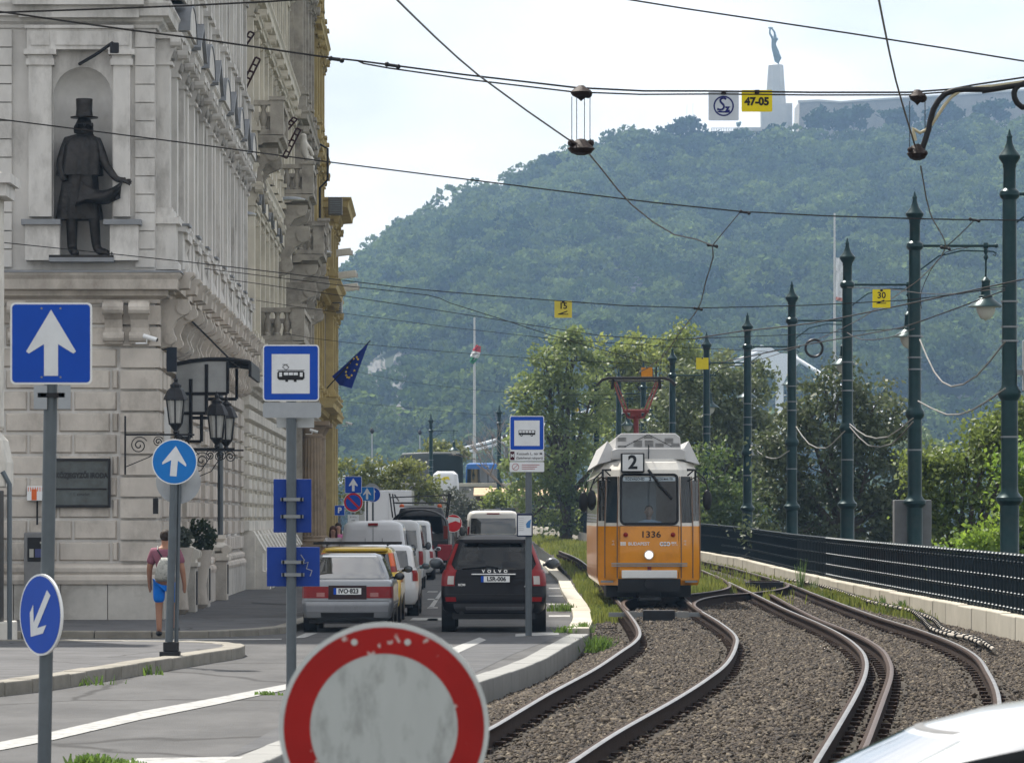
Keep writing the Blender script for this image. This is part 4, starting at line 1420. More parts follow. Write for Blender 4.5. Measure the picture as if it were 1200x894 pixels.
# wrought iron wall lanterns -----------------------------------------------------
LGLASS = mat('frosted_lantern_glass', (0.42, 0.42, 0.40), 0.3, coat=.3)
def lantern(px, py, s, label, arm=1):
    p = pt(px, py, s)
    t = thing('wall_lantern', label, 'lantern', p, 0, 'wrought iron lanterns on the palace wall')
    h = 0.46
    mb = MB()
    r0, r1 = 0.13, 0.19
    def hexr(r, z):
        return [(r * math.cos(PI / 6 + PI / 3 * i), r * math.sin(PI / 6 + PI / 3 * i), z) for i in range(6)]
    b, u = hexr(r0, -h), hexr(r1, 0)
    for i in range(6):
        mb.tube([b[i], u[i]], 0.016, 5)
        mb.tube([b[i], b[(i + 1) % 6]], 0.018, 5); mb.tube([u[i], u[(i + 1) % 6]], 0.02, 5)
    mb.lathe([(r0, -h), (0.08, -h - 0.07), (0.04, -h - 0.12), (0.055, -h - 0.16), (0.0, -h - 0.22)], 8)
    mb.build('cage', DARKM, t)
    MB().lathe([(r0 - .012, -h + .01), (r1 - .012, -0.01)], 6).build('glass', LGLASS, t, smooth=0)
    mb = MB(); mb.lathe([(0.235, -0.01), (0.225, 0.03), (0.15, 0.18), (0.10, 0.22), (0.11, 0.27), (0.07, 0.30), (0.03, 0.33), (0.045, 0.37), (0.02, 0.41), (0.0, 0.47)], 8)
    mb.build('roof', DARKM, t, smooth=0)
    mb = MB()
    bx = -0.95 if arm else -0.75
    mb.tube([(bx, 0, -h - 0.2), (0.35, 0, -h - 0.2)], 0.018, 5)
    mb.tube([(bx, 0, -h + 0.15), (bx, 0, -h - 0.95)], 0.02, 5)
    for cx, cz, r, sg in ((bx + 0.26, -h - 0.40, 0.17, 1), (0.08, -h - 0.33, 0.12, -1), (bx + 0.62, -h - 0.33, 0.10, 1)):
        mb.tube([(cx + sg * r * (1 - q / 34) * math.cos(.5 + q * .42), 0, cz + r * (1 - q / 34) * math.sin(.5 + q * .42)) for q in range(31)], 0.012, 4)
    mb.tube([(bx + 0.02, 0, -h - 0.8), (bx + 0.45, 0, -h - 0.62), (-0.12, 0, -h - 0.35)], 0.013, 4)
    mb.build('bracket', DARKM, t)
lantern(206, 468, 62.5, 'nearest wrought iron lantern, left of the glass canopy')
lantern(254, 486, 60, 'wrought iron lantern overlapping the glass canopy', 0)
lantern(265, 489, 58.5, 'wrought iron lantern furthest along, behind the second one', 0)

# glass and iron entrance canopy ---------------------------------------------------
cz0 = thing('entrance_canopy', 'iron framed glass canopy curving out over the palace entrance', 'canopy', a_pt(0.1, 4.9, 0.38), ROT)
prof = [(0.0, 4.70), (0.3, 4.76), (0.65, 4.80), (1.1, 4.80), (1.5, 4.74)]
mb = MB()
for yy in (0, 1.3, 2.6, 3.9):
    mb.tube([(a, yy, b) for a, b in prof], 0.045, 6)
for a, b in prof:
    mb.tube([(a, 0, b), (a, 3.9, b)], 0.035, 6)
for yy in (0, 3.9):
    for xx in (0.0, 0.3, 0.62):
        mb.tube([(xx, yy, 3.2 if xx < .4 else 3.7), (xx, yy, 4.4 if xx < .4 else 4.7)], 0.04, 6)
    mb.tube([(0, yy, 3.7), (0.62, yy, 3.7)], 0.035, 6); mb.tube([(0, yy, 4.1), (1.05, yy, 4.1)], 0.035, 6); mb.tube([(0, yy, 3.2), (.3, yy, 3.2)], 0.03, 6)
    mb.tube([(1.05, yy, 4.1), (1.05, yy, 4.75)], 0.035, 6)
mb.boxb(1.48, 1.54, -0.1, 4.0, 4.45, 4.74)
mb.build('frame', DARKM, cz0)
CANG = mat('canopy_glass', (0.34, 0.35, 0.35), 0.25, coat=.4, var=.2, scale=1.5)
mb = MB(); mb.rows([[(a, yy, b + 0.02) for yy in (0, 3.9)] for a, b in prof]); mb.add([(0, 0, 3.2), (.3, 0, 3.2), (.3, 0, 3.7), (.62, 0, 3.7), (.62, 0, 4.78), (0.3, 0, 4.76), (0, 0, 4.7)], [(0, 1, 2, 3, 4, 5, 6)])
mb.add([(.62, 0, 4.1), (1.05, 0, 4.1), (1.05, 0, 4.79), (.62, 0, 4.79)], [(0, 1, 2, 3)])
mb.build('glass', CANG, cz0, smooth=0)
t = thing('tie_rod', 'thin iron stay rod holding up the glass canopy', 'rod', a_pt(0.1, 4.9, 0.38), ROT)
MB().tube([(0.0, 0, 5.9), (1.1, 0, 4.8)], 0.02, 5).build('rod', DARKM, t)

# ================= white rusticated palace with balconies
def rel(o, x, y, z):
    return Matrix.Translation(o.location) @ Matrix.Rotation(o.rotation_euler.z, 4, 'Z') @ Vector((x, y, z))

loc = a_pt(0.05, LA + 0.05, 0)
LB = 34.0
B = thing('white_palace', 'white stone palace with deep rusticated ground floor and stone balconies beyond the corner building', 'building', loc, ROT)
yb = [2.4 + 3.3 * i for i in range(10)]
wm = MB()
wall_with_openings(wm, LB, [(0, 5.4, [(y, 1.3, 1.7, 4.4) for y in yb]), (5.4, 11.2, [(y, 1.4, 6.6, 9.9) for y in yb]), (11.2, 16.6, [(y, 1.4, 12.6, 15.2) for y in yb]), (16.6, 23, [(y, 1.3, 17.6, 19.8) for y in yb])])
wm.boxb(-9, -0.45, 0, LB, 0, 23)
wm.build('wall', STUCCO_B, B, smooth=0)
ru = MB()
for c in range(10):
    z0, z1 = 1.55 + c * 0.385 + 0.04, 1.55 + (c + 1) * 0.385 - 0.04
    y = 0.0
    while y < LB - 0.2:
        w = 0.55
        if any(abs(y + w / 2 - q) < 0.9 for q in yb) and 1.6 < z0 < 4.3:
            y += w
            continue
        ru.block('y', y + 0.05, y + w - 0.05, z0, z1, 0.0, 0.2, 0.03)
        y += w
ru.build('rusticated_stone', STONE_B, B, smooth=0)
for i in range(14):
    y = 0.3 + i * 2.4
    MB().prism([(0, 0), (0.75, 0), (0.75, 0.45), (0.55, 0.5), (0.55, 1.0), (0.62, 1.05), (0.3, 1.6), (0, 1.65)], y, y + 1.0, 'xz').build('plinth_block', STONE_B, B, smooth=0)
MB().boxb(0, 0.35, 0, LB, 0, 1.5).build('plinth', STONE_B, B, smooth=0)
for z, d, h, m in ((5.35, 0.85, 0.9, STONE_B), (11.2, .7, 0.9, STUCCO_B), (16.4, .8, 1.0, STUCCO_B), (22.4, 1.3, 1.3, STUCCO_B)):
    MB().sweep(corn(z, d, h), [(0, 0), (0, LB)], [(1, 0), (1, 0)]).build('cornice', m, B, smooth=0)
for i, y in enumerate([0.35] + [q + 1.65 for q in yb[:-1]] + [LB - .35]):
    p2 = MB(); pilaster(p2, y, 6.0, 11.15, 0.5, 0.34, 0.9); p2.build('pilaster', STUCCO_B, B, smooth=0)
    p3 = MB(); pilaster(p3, y, 11.9, 16.35, 0.46, 0.3, 0.8); p3.build('pilaster', STUCCO_B, B, smooth=0)
    c2 = MB(); corbel(c2, y, 11.2, 0.5, 0.9, 0.34); c2.build('corbel', STUCCO_B, B, smooth=0)
for i, y in enumerate(yb):
    window(B, y, 1.7, 4.4, 1.3)
    window(B, y, 6.6, 9.9, 1.4, hood='segment' if i % 2 else 'gable', surmat=STUCCO_B, hd=0.4)
    window(B, y, 12.6, 15.2, 1.4, hood='flat', surmat=STUCCO_B)
    window(B, y, 17.6, 19.8, 1.3, hood='flat', surmat=STUCCO_B)
yl = lambda Yw: Yw - B.location.y
balcony(B, yl(117.4), yl(121.2), 12.5, 1.12, STONE_C)
balcony(B, yl(137.4), yl(141.4), 12.4, 1.35, STONE_C)
balcony(B, yl(123.6), yl(130.8), 7.1, 1.5, STONE_C)
balcony(B, yl(144.5), yl(148.5), 10.9, 1.5, STONE_C)
# bay: scroll brackets high on the facade
for yy, zz in ((yl(137.0), 11.3), (yl(144.0), 9.9), (yl(144.0), 13.4)):
    c2 = MB(); corbel(c2, yy, zz, 1.25, 1.6, 0.5); c2.build('console', STONE_C, B, smooth=0)
# little flag holder ladders on the balconies and a stone putto
t = thing('stone_putto', 'pale stone child figure sitting on the upper balcony', 'statue', rel(B, 0.95, yl(140.2), 13.4))
mb = {'hip': (0, 0, 0.3, 0.16), 'belly': (0.02, 0, 0.55, 0.17), 'chest': (0, 0, 0.8, 0.16), 'neck': (0, -.02, 1.0, .08), 'head': (0, -.04, 1.2, .15), 'ka': (.28, -.1, .35, .11), 'fa': (.3, -.12, -.1, .07), 'kb': (.2, .16, .35, .11), 'fb': (.25, .16, -.1, .07), 'ea': (.22, -.1, .68, .07), 'ha': (.32, -.05, .45, .05)}
skin('figure', mb, [('hip', 'belly'), ('belly', 'chest'), ('chest', 'neck'), ('neck', 'head'), ('hip', 'ka'), ('ka', 'fa'), ('hip', 'kb'), ('kb', 'fb'), ('chest', 'ea'), ('ea', 'ha')], STONE_B, t, 2)
LADDER = mat('dark_red_iron', (0.04, 0.014, 0.014), 0.5, 0.3)
for i, (px, py, s, lab) in enumerate(((286, 52, 43, 'dark red iron flag bracket leaning over the top balcony, smaller one'), (293, 88, 43, 'dark red iron flag bracket on the top balcony, larger lower one'), (338, 148, 37, 'small dark iron flag bracket over the second balcony'), (342, 168, 37, 'long dark iron flag bracket rising from the second balcony'))):
    p = pt(px, py, s)
    t = thing('flag_bracket', lab, 'bracket', p, 0, 'iron flag brackets')
    mb = MB()
    h = (0.7, 1.0, 0.55, 1.0)[i]
    a, b = Vector((-0.22, 0, -h * 0.45)), Vector((0.22, 0, h * 0.45))
    n = Vector((0.10, 0, -0.05)).normalized() * 0.07
    mb.tube([a - n, b - n], 0.03, 5); mb.tube([a + n, b + n], 0.03, 5)
    for q in range(6):
        c = a + (b - a) * (q / 5)
        mb.tube([c - n, c + n], 0.028, 5)
    mb.build('arm', LADDER, t)
    mb = MB(); mb.tube([a, a + Vector((-0.35, 0, 0.12))], 0.025, 5); mb.tube([a + (b - a) * .6, a + Vector((-0.35, 0, 0.5))], 0.02, 5)
    mb.build('stay', LADDER, t)

# street lamps clipped to the facades (grey hoods)
HOOD = mat('grey_lamp_hood', (0.30, 0.32, 0.34), 0.4, 0.2)
for i, (px, py, s, L, lab) in enumerate(((220, 149, 49, .75, 'grey facade street light over the near pilasters'), (296, 187, 42, 0.95, 'long olive grey facade street light under the first balcony'), (341, 235, 37, 0.95, 'grey facade street light under the second balcony'), (289, 253, 43, .55, 'small pale grey facade street light with rounded hood'), (377, 297, 33, .75, 'grey facade street light high on the weathered pavilion'))):
    p = pt(px, py, s)
    t = thing('facade_lamp', lab, 'street light', p, 0, 'street lights on the facades')
    rows = []
    for j in range(9):
        u = j / 8
        w = 0.17 * math.sin(PI * min(1, 0.12 + u * 0.9)) ** 0.5
        hh = 0.10 * math.sin(PI * (0.1 + 0.85 * u))
        rows.append([(-L / 2 + L * u, w * math.cos(PI * q / 8), hh * math.sin(PI * q / 8) + 0.03) for q in range(9)])
    mb = MB(); mb.rows(rows); mb.build('hood', HOOD, t, smooth=60)
    MB().box((0, 0, 0.015), (L * 0.9, 0.26, 0.05)).build('lens', mat('milky_lens', (0.45, 0.44, 0.38), 0.3), t, smooth=0, bevel=.02)
    MB().tube([(-L / 2 + .05, 0, 0.05), (-L / 2 - 0.8, 0, 0.0)], 0.03, 6).build('arm', HOOD, t)

# ================= weathered stone pavilion with fluted column, yellow house, grey house
def simple_house(name, label, y0, L, H, m, ms, floors, xoff=0.0, nb=None):
    o = thing(name, label, 'building', a_pt(xoff, y0 - BY, 0), ROT)
    nb = nb or max(1, int(L / 3.2))
    ys = [L * (i + 0.5) / nb for i in range(nb)]
    wm = MB()
    fl = []
    for i, (zb, zt) in enumerate(floors):
        fl.append((zb, zt, [(y, 1.3, zb + 1.1, zt - 1.2) for y in ys]))
    wall_with_openings(wm, L, fl)
    wm.boxb(-9, -.45, 0, L, 0, H)
    wm.build('wall', m, o, smooth=0)
    for i, (zb, zt) in enumerate(floors):
        d, h = (0.9, 0.9) if i < len(floors) - 1 else (1.7, 1.3)
        MB().sweep(corn(zt - 0.35, d, h), [(-9, 0), (0, 0), (0, L)], [(0, -1), (1, -1), (1, 0)]).build('cornice', ms, o, smooth=0)
        for y in ys:
            window(o, y, zb + 1.1, zt - 1.2, 1.3, hood='flat' if i else None, surmat=ms if i else None)
        for y in [0.4] + [q + L / nb / 2 for q in ys]:
            p = MB()
            if i == 0:
                p.boxb(0, 0.3, y - 0.35, min(L, y + 0.35), 0, zt - 0.35)
            else:
                pilaster(p, min(y, L - .35), zb + 0.2, zt - 0.35, 0.5, 0.32, 0.7)
            p.build('pilaster', ms, o, smooth=0)
    return o

# world Y after the white palace = 82 + 35 + 34 = 151
Cb = simple_house('stone_pavilion', 'weathered grey stone pavilion with fluted columns and scroll brackets', 151.2, 14.0, 27, STONE_C, STONE_C, [(0, 5.6), (5.6, 11.0), (11.0, 16.2), (16.2, 22.0), (22.0, 28)], 0.3, 4)
for yy in (0.6, 4.5):
    c = MB()
    n = 40
    prof = [(0.44, 1.1), (0.40, 1.25)]
    rows = []
    for z, r in ((1.3, 0.42), (2.6, 0.415), (3.9, 0.385), (4.8, 0.36)):
        rows.append([(0.62 + r * (1 - 0.07 * (i % 2)) * math.cos(2 * PI * i / n), yy + r * (1 - 0.07 * (i % 2)) * math.sin(2 * PI * i / n), z) for i in range(n)])
    c.rows(rows, close=True)
    c.boxb(0.05, 1.2, yy - 0.58, yy + 0.58, -0.1, 0.95); c.boxb(0.0, 1.27, yy - .64, yy + .64, .95, 1.08)
    c.lathe([(0.55, 1.08), (0.56, 1.16), (0.46, 1.22), (0.48, 1.3), (0.42, 1.33)], 24, (0.62, yy, 0))
    c.lathe([(0.36, 4.8), (0.40, 4.88), (0.38, 4.95), (0.5, 5.15), (0.52, 5.25)], 24, (0.62, yy, 0))
    c.boxb(0.0, 1.25, yy - .6, yy + .6, 5.25, 5.4)
    c.build('column', mat('brown_fluted_stone', (0.26, 0.20, 0.14), 0.9, var=0.2, scale=1.6, bump=0.3, stain=(0.11, 0.085, 0.06), stain_scale=0.9, stain_amt=0.7), Cb, smooth=25)
for yy, zz, d in ((0.4, 11.0, 1.1), (0.4, 9.4, 1.0), (5.0, 10.8, 1.1)):
    c2 = MB(); corbel(c2, yy, zz, d, 1.5, 0.5); c2.build('console', STONE_C, Cb, smooth=0)
balcony(Cb, 1.0, 5.2, 11.6, 1.2, STONE_C)
D = simple_house('yellow_house', 'ochre yellow stucco house with heavy cornices beyond the stone pavilion', 165.4, 11.0, 26, YELLOW, YELLOW, [(0, 6.2), (6.2, 11.4), (11.4, 16.5), (16.5, 21.2), (21.2, 27)], 0.4, 3)
MB().sweep(corn(10.6, 1.9, 1.2), [(0, 0.2), (0, 10.8)], [(1, 0), (1, 0)]).build('cornice', YELLOW, D, smooth=0)
MB().sweep(corn(6.0, 1.7, 1.1), [(0, 0.2), (0, 10.8)], [(1, 0), (1, 0)]).build('cornice', YELLOW, D, smooth=0)
MB().boxb(-.1, .36, -.05, 10.9, 0, 5.5).build('ground_floor', GREYST, D, smooth=0)
E_ = simple_house('grey_house', 'narrow grey house with yellow cornices and wall boxes at the end of the street', 176.6, 9.0, 14.4, GREYST, YELLOW, [(0, 6.2), (6.2, 11.2), (11.2, 14.8)], 0.75, 2)
for i, (px, py, s) in enumerate(((401, 296, 27.5), (407, 322, 27.5), (409, 337, 27.5))):
    p = pt(px, py, s)
    t = thing('flood_lamp', ('white floodlight box on the grey house, topmost of three', 'white floodlight box on the grey house, middle of three', 'white floodlight box on the grey house, lowest of three')[i], 'lamp', p, 0, 'floodlights on the grey house')
    mb = MB(); mb.box((0, 0, 0), (0.8, 0.3, 0.3), ry=-0.12); mb.build('housing', mat('off_white_box', (0.6, 0.58, 0.53), 0.5), t, smooth=0, bevel=.04)
    MB().box((0.42, 0, -0.03), (0.06, 0.24, 0.22)).build('front', CLEARLAMP, t, smooth=0)
    MB().tube([(-0.35, 0, -0.1), (-0.9, 0.2, -0.2)], 0.05, 6).build('arm', DARKM, t)
t = thing('air_conditioner', 'grey slatted air conditioner box on the grey house wall', 'air conditioner', pt(393, 356, 28), 0)
mb = MB(); mb.boxb(-0.3, 0.3, -0.25, 0.25, -0.4, 0.4); mb.build('case', mat('light_grey_case', (0.4, 0.4, 0.4), 0.5), t, smooth=0, bevel=.02)
mb = MB()
for q in range(8):
    mb.boxb(-0.24, 0.24, -0.27, -0.25, -0.34 + q * 0.085, -0.30 + q * 0.085)
mb.build('slats', DARKM, t, smooth=0)
t = thing('air_conditioner', 'dark air conditioner box hung high at the edge of the yellow house', 'air conditioner', pt(393, 242, 29), 0)
mb = MB(); mb.boxb(-0.28, 0.28, -0.25, 0.25, -0.35, 0.35); mb.build('case', mat('dark_grey_case', (0.12, 0.12, 0.12), 0.5), t, smooth=0, bevel=.02)
mb = MB()
for q in range(8):
    mb.boxb(-0.22, 0.22, -0.27, -0.25, -0.3 + q * 0.075, -0.27 + q * 0.075)
mb.build('slats', STEEL, t, smooth=0)
t = thing('drain_pipe', 'dark drain pipe at the far edge of the yellow house', 'pipe', pt(381, 205, 30.5), 0)
MB().tube([(-0.25, 0, 1.2), (0.1, 0, 1.0), (0.1, 0, -0.2), (-0.2, 0, -0.5), (-0.2, 0, -2.2)], 0.045, 8).build('pipe', DARKM, t)

# security cameras
for i, (px, py, s, lab) in enumerate(((176, 396, 62, 'white security camera on the corner pier under the cornice'), (368, 505, 36, 'white security camera on the column near the tram stop sign'), (409, 496, 29, 'white security camera at the end of the grey house'))):
    t = thing('security_camera', lab, 'camera', pt(px, py, s), 0, 'security cameras')
    mb = MB(); mb.cyl((-0.13, 0.03, 0.04), (0.13, -0.03, -0.04), 0.045, n=12); mb.build('housing', WHITE, t)
    mb = MB(); mb.cyl((0.13, -0.03, -0.04), (0.14, -0.033, -0.043), 0.036, n=12); mb.build('lens', BLACK, t)
    MB().tube([(-0.06, 0, 0.01), (-0.07, 0.03, -0.10), (-0.28, 0.1, -0.10)], 0.018, 6).build('bracket', WHITE, t)
t = thing('wall_sign', 'small dark hanging sign on the corner pier', 'sign', a_pt(0.22, 1.6, 5.05), 0)
MB().boxb(-0.10, 0.10, -0.02, 0.02, -0.24, 0.24).build('plate', mat('dark_blue_plate', (0.03, 0.04, 0.06), 0.4), t, smooth=0)
MB().tube([(-0.1, 0, 0.2), (-0.3, 0, 0.2)], 0.02, 5).build('bracket', DARKM, t)
t = thing('wall_sign', 'small white tile sign under the dark hanging sign', 'sign', a_pt(0.14, 0.9, 3.75), 0)
MB().boxb(-0.02, 0.10, -0.02, 0.0, -0.3, 0.35).build('plate', WHITE, t, smooth=0)

# EU flag -----------------------------------------------------------------------
p0, p1 = pt(383, 455, 31), pt(434, 399, 31)
t = thing('european_flag', 'blue flag with a ring of yellow stars on a slanting pole from the facade', 'flag', p0, 0)
MB().tube([(0, 0, 0), p1 - p0], 0.025, 6).build('pole', DARKM, t)
corners = [pt(390, 446, 31) - p0, pt(432, 402, 31) - p0, pt(411, 455, 31) - p0]
rows = []
u0, u1, u2 = corners
fl_b = pt(389, 441, 31) - p0
def flag_p(u, v):
    a = fl_b + (u1 - fl_b) * u
    b = (pt(393, 450, 31) - p0) + ((pt(412, 455, 31) - p0) - (pt(393, 450, 31) - p0)) * (0.25 + 0.75 * u)
    q = a + (b - a) * v
    q.y += 0.12 * math.sin(5 * u + 3 * v)
    return q
MB().rows([[flag_p(i / 12, j / 8) for j in range(9)] for i in range(13)]).build('cloth', mat('flag_blue', (0.006, 0.025, 0.20), 0.7, var=0.12), t, smooth=80)
stars = MB()
for i in range(12):
    a = 2 * PI * i / 12
    c = flag_p(0.62 + 0.20 * math.sin(a), 0.40 + 0.30 * math.cos(a)); c.y -= 0.02
    stars.add([(c.x + (0.055 if j % 2 == 0 else 0.023) * math.sin(PI * j / 5), c.y, c.z + (0.055 if j % 2 == 0 else 0.023) * math.cos(PI * j / 5)) for j in range(10)], [tuple(range(10))])
stars.build('stars', mat('flag_gold', (0.75, 0.55, 0.03), 0.6), t, smooth=0)

# sliver of the neighbouring house at the left edge
t = thing('gate_pier', 'pale rounded stone gate pier with a dark doorway at the left edge', 'pier', Vector(((0 - CX) / 74, F / 74, 0.0)))
mb = MB()
mb.boxb(-2.2, -0.16, 0, 1.0, 0, 2.55)
mb.prism([(-2.2, 2.55), (0.10, 2.55), (0.10, 2.95), (0.02, 3.3), (-0.16, 3.5), (-2.2, 3.5)], -0.08, 1.0, 'xz')
mb.boxb(-2.2, -0.05, -0.06, 1.0, 3.5, 7.6)
mb.build('shaft', STONE_B, t, smooth=0, bevel=.03)
mb = MB(); mb.boxb(-2.2, 0.16, -0.1, 1.0, -0.1, 0.42); mb.build('foot', STONE_B, t, smooth=0, bevel=.02)
mb = MB(); mb.boxb(-2.2, -0.0, -0.04, 0.5, 0.42, 2.5); mb.build('door', BLACK, t, smooth=0)
mb = MB(); mb.tube([(0.16, -.08, 0), (0.16, -.08, 2.6), (0.05, -.08, 2.8)], 0.04, 8); mb.build('pipe', POLEGREY, t)
mb = MB(); mb.boxb(-2.2, 0.12, -.2, 1.0, 7.15, 7.35); mb.boxb(-2.2, .2, -.3, 1.0, 7.35, 7.5); mb.build('cornice', STUCCO_A, t, smooth=0)
# ---------------------------------------------------------------- vehicles
class Shell:
    """a car skin as stacked plan outlines. level: (z, half width, y rear, y front, r rear, r front, bow rear, bow front)"""

    def __init__(s, levels):
        s.L = levels

    def at(s, z):
        L = s.L
        if z <= L[0][0]:
            return L[0]
        for a, b in zip(L[:-1], L[1:]):
            if z <= b[0]:
                t = (z - a[0]) / max(1e-6, b[0] - a[0])
                return tuple(p + (q - p) * t for p, q in zip(a, b))
        return L[-1]

    def _end(s, lv, t, front):
        z, hw, yr, yf, rr, rf, br, bf = lv
        x = t * hw
        r = rf if front else rr
        c = 0.0
        if abs(x) > hw - r:
            a = min(1.0, (abs(x) - (hw - r)) / r)
            c = r * (1 - math.sqrt(max(0, 1 - a * a)))
        if front:
            return Vector((x, yf - bf * t * t - c, z))
        return Vector((x, yr + br * t * t + c, z))

    def rear(s, t, z, off=0.0):
        return s._end(s.at(z), t, False) + Vector((0, -off, 0))

    def front(s, t, z, off=0.0):
        return s._end(s.at(z), t, True) + Vector((0, off, 0))

    def side(s, sg, y, z, off=0.0):
        return Vector((sg * (s.at(z)[1] + off), y, z))

    def mesh(s, mb, cap=True, zs=None, m=0):
        ts = [math.sin(PI / 2 * k / 7) for k in range(-7, 8)]
        rows = []
        for z in (zs or [l[0] for l in s.L]):
            lv = s.at(z)
            r = [s._end(lv, t, False) for t in ts]
            f = [s._end(lv, t, True) for t in reversed(ts)]
            a, b = r[-1], f[0]
            row = r + [a + (b - a) * (k / 14) for k in range(1, 14)] + f
            a, b = f[-1], r[0]
            row += [a + (b - a) * (k / 14) for k in range(1, 14)]
            rows.append(row)
        mb.rows(rows, m, close=True)
        if cap:
            lv = s.L[-1]
            c = (0, (lv[2] + lv[3]) / 2, lv[0])
            o = len(mb.v)
            n = len(rows[-1])
            mb.add(rows[-1] + [c], [(k, (k + 1) % n, n) for k in range(n)], m)
        return mb

    def patch(s, mb, where, zs, lo, hi, off=0.006, n=10, m=0):
        """panel lying on the skin; lo/hi give the side limits (t at the ends, y along the sides) per height"""
        rows = []
        for z in zs:
            a = lo(z) if callable(lo) else lo
            b = hi(z) if callable(hi) else hi
            row = []
            for k in range(n + 1):
                u = a + (b - a) * k / n
                row.append(s.rear(u, z, off) if where == 'rear' else s.front(u, z, off) if where == 'front' else s.side(-1 if where == 'left' else 1, u, z, off))
            rows.append(row)
        mb.rows(rows, m)
        return mb


def lin(z0, v0, z1, v1):
    return lambda z: v0 + (v1 - v0) * (z - z0) / (z1 - z0)


def zr(a, b, n=6):
    return [a + (b - a) * k / n for k in range(n + 1)]


def wheel(parent, x, y, r=0.32, w=0.2, spokes=5):
    o = bpy.data.objects.new('wheel', None)
    COL.objects.link(o)
    o.parent = parent
    o.location = (x, y, r)
    sg = 1 if x > 0 else -1
    R = Matrix.Rotation(PI / 2, 4, 'Y')
    t = MB().lathe([(r * 0.62, -w / 2), (r * 0.93, -w / 2), (r, -w / 2 + 0.03), (r, w / 2 - 0.03), (r * 0.93, w / 2), (r * 0.62, w / 2)], 28).xf(R)
    t.build('tyre', RUBBER, o, smooth=40)
    q = MB().lathe([(0.0, w / 2 - 0.03), (r * 0.2, w / 2 - 0.02), (r * 0.25, w / 2 - 0.05), (r * 0.55, w / 2 - 0.06), (r * 0.64, w / 2 - 0.005), (r * 0.64, -w / 2 + .02)], 24).xf(R)
    for k in range(spokes):
        a = 2 * PI * k / spokes
        q.box((w / 2 - 0.035, r * 0.38 * math.cos(a), r * 0.38 * math.sin(a)), (0.03, r * 0.42, r * 0.14), rx=a)
    if sg < 0:
        q.xf(Matrix.Rotation(PI, 4, 'Z'))
    q.build('rim', ALLOY, o, smooth=40)
    return o


def mirror(parent, x, y, z, m, sg, size=(0.17, 0.09, 0.13)):
    mb = MB()
    mb.sph((x + sg * size[0] * 0.55, y, z), (size[0] * 0.55, size[1], size[2] * 0.55), 12, 8)
    mb.cyl((x - sg * 0.04, y + 0.03, z - 0.03), (x + sg * 0.07, y + 0.02, z - 0.02), 0.03)
    o = mb.build('wing_mirror', m, parent)
    g = MB().sph((x + sg * size[0] * 0.55, y - size[1] * 0.82, z), (size[0] * 0.42, size[1] * 0.2, size[2] * 0.42), 10, 6)
    g.build('mirror_glass', MIRGLASS, o)
    return o


def plate(parent, y, z, txt, w=0.52, h=0.11, x=0.0, size=None, eu=True):
    mb = MB(); mb.boxb(x - w / 2, x + w / 2, y - 0.012, y, z - h / 2, z + h / 2)
    p = mb.build('number_plate', PLATEWHITE, parent, smooth=0)
    if eu:
        MB().boxb(x - w / 2, x - w / 2 + 0.05, y - 0.0135, y - 0.0125, z - h / 2, z + h / 2).build('blue_band', SIGNBLUE, p, smooth=0)
    MB().text(txt, size or h * 0.98, (x + 0.02, y - 0.0145, z), bold=0.004, sx=0.95).build('lettering', INK, p, smooth=0)
    return p


def wheel_wells(parent, hw, ys, r, z=None):
    for y in ys:
        for sg in (-1, 1):
            MB().cyl((sg * (hw - 0.24), y, r), (sg * (hw + 0.004), y, r), r * 1.16, n=28).build('wheel_arch', BLACK, parent, smooth=40)


def underbody(parent, hw, y0, y1, z0, z1):
    MB().boxb(-hw, hw, y0, y1, z0, z1).build('underbody', BLACK, parent, smooth=0)


# ---- silver saloon ---------------------------------------------------------
SILVER = mat('silver_car_paint', (0.21, 0.22, 0.235), 0.35, 0.55, 0.03, coat=0.7)
SILVERB = mat('silver_bumper', (0.27, 0.28, 0.30), 0.4, 0.4, 0.05, coat=0.4, stain=(0.14, 0.13, 0.12), stain_scale=2, stain_amt=0.4)
p = gp(407, 741)
car = thing('saloon_car', 'silver saloon with red tail lamps waiting last in the left lane', 'car', (p.x, p.y, 0), 0.0)
lo = Shell([(0.22, .72, .12, 3.95, .15, .2, .05, .1), (0.27, .79, .03, 4.05, .16, .25, .06, .14), (0.50, .83, 0, 4.12, .15, .3, .07, .16), (0.56, .835, .01, 4.12, .14, .3, .07, .16), (0.58, .825, .05, 4.1, .12, .3, .07, .16), (0.84, .82, .07, 4.05, .10, .3, .08, .16), (0.91, .80, .10, 3.9, .10, .3, .08, .2), (0.94, .77, .15, 3.6, .1, .3, .08, .2), (0.955, .68, .3, 3.3, .1, .3, .05, .2)])
lo.mesh(MB()).build('body', SILVER, car, smooth=50)
gh = Shell([(0.93, .74, .50, 3.12, .1, .15, .12, .16), (1.0, .735, .56, 3.0, .12, .15, .12, .16), (1.33, .60, .98, 2.35, .12, .15, .08, .1), (1.39, .56, 1.08, 2.22, .14, .15, .07, .08), (1.42, .46, 1.22, 2.05, .14, .15, .05, .06)])
gh.mesh(MB()).build('roof', SILVER, car, smooth=50)
gl = MB(); gh.patch(gl, 'rear', zr(0.97, 1.35), lin(.97, -.93, 1.35, -.9), lin(.97, .93, 1.35, .9), 0.008, 16)
gl.build('rear_window', SKYGLASS, car)
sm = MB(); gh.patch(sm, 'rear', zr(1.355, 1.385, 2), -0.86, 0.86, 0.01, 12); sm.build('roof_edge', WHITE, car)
for w_ in ('left', 'right'):
    g_ = MB(); gh.patch(g_, w_, zr(0.99, 1.33), lin(.99, .85, 1.33, 1.15), lin(.99, 2.9, 1.33, 2.2), 0.006, 6); g_.build('side_window', DARKGLASS, car)
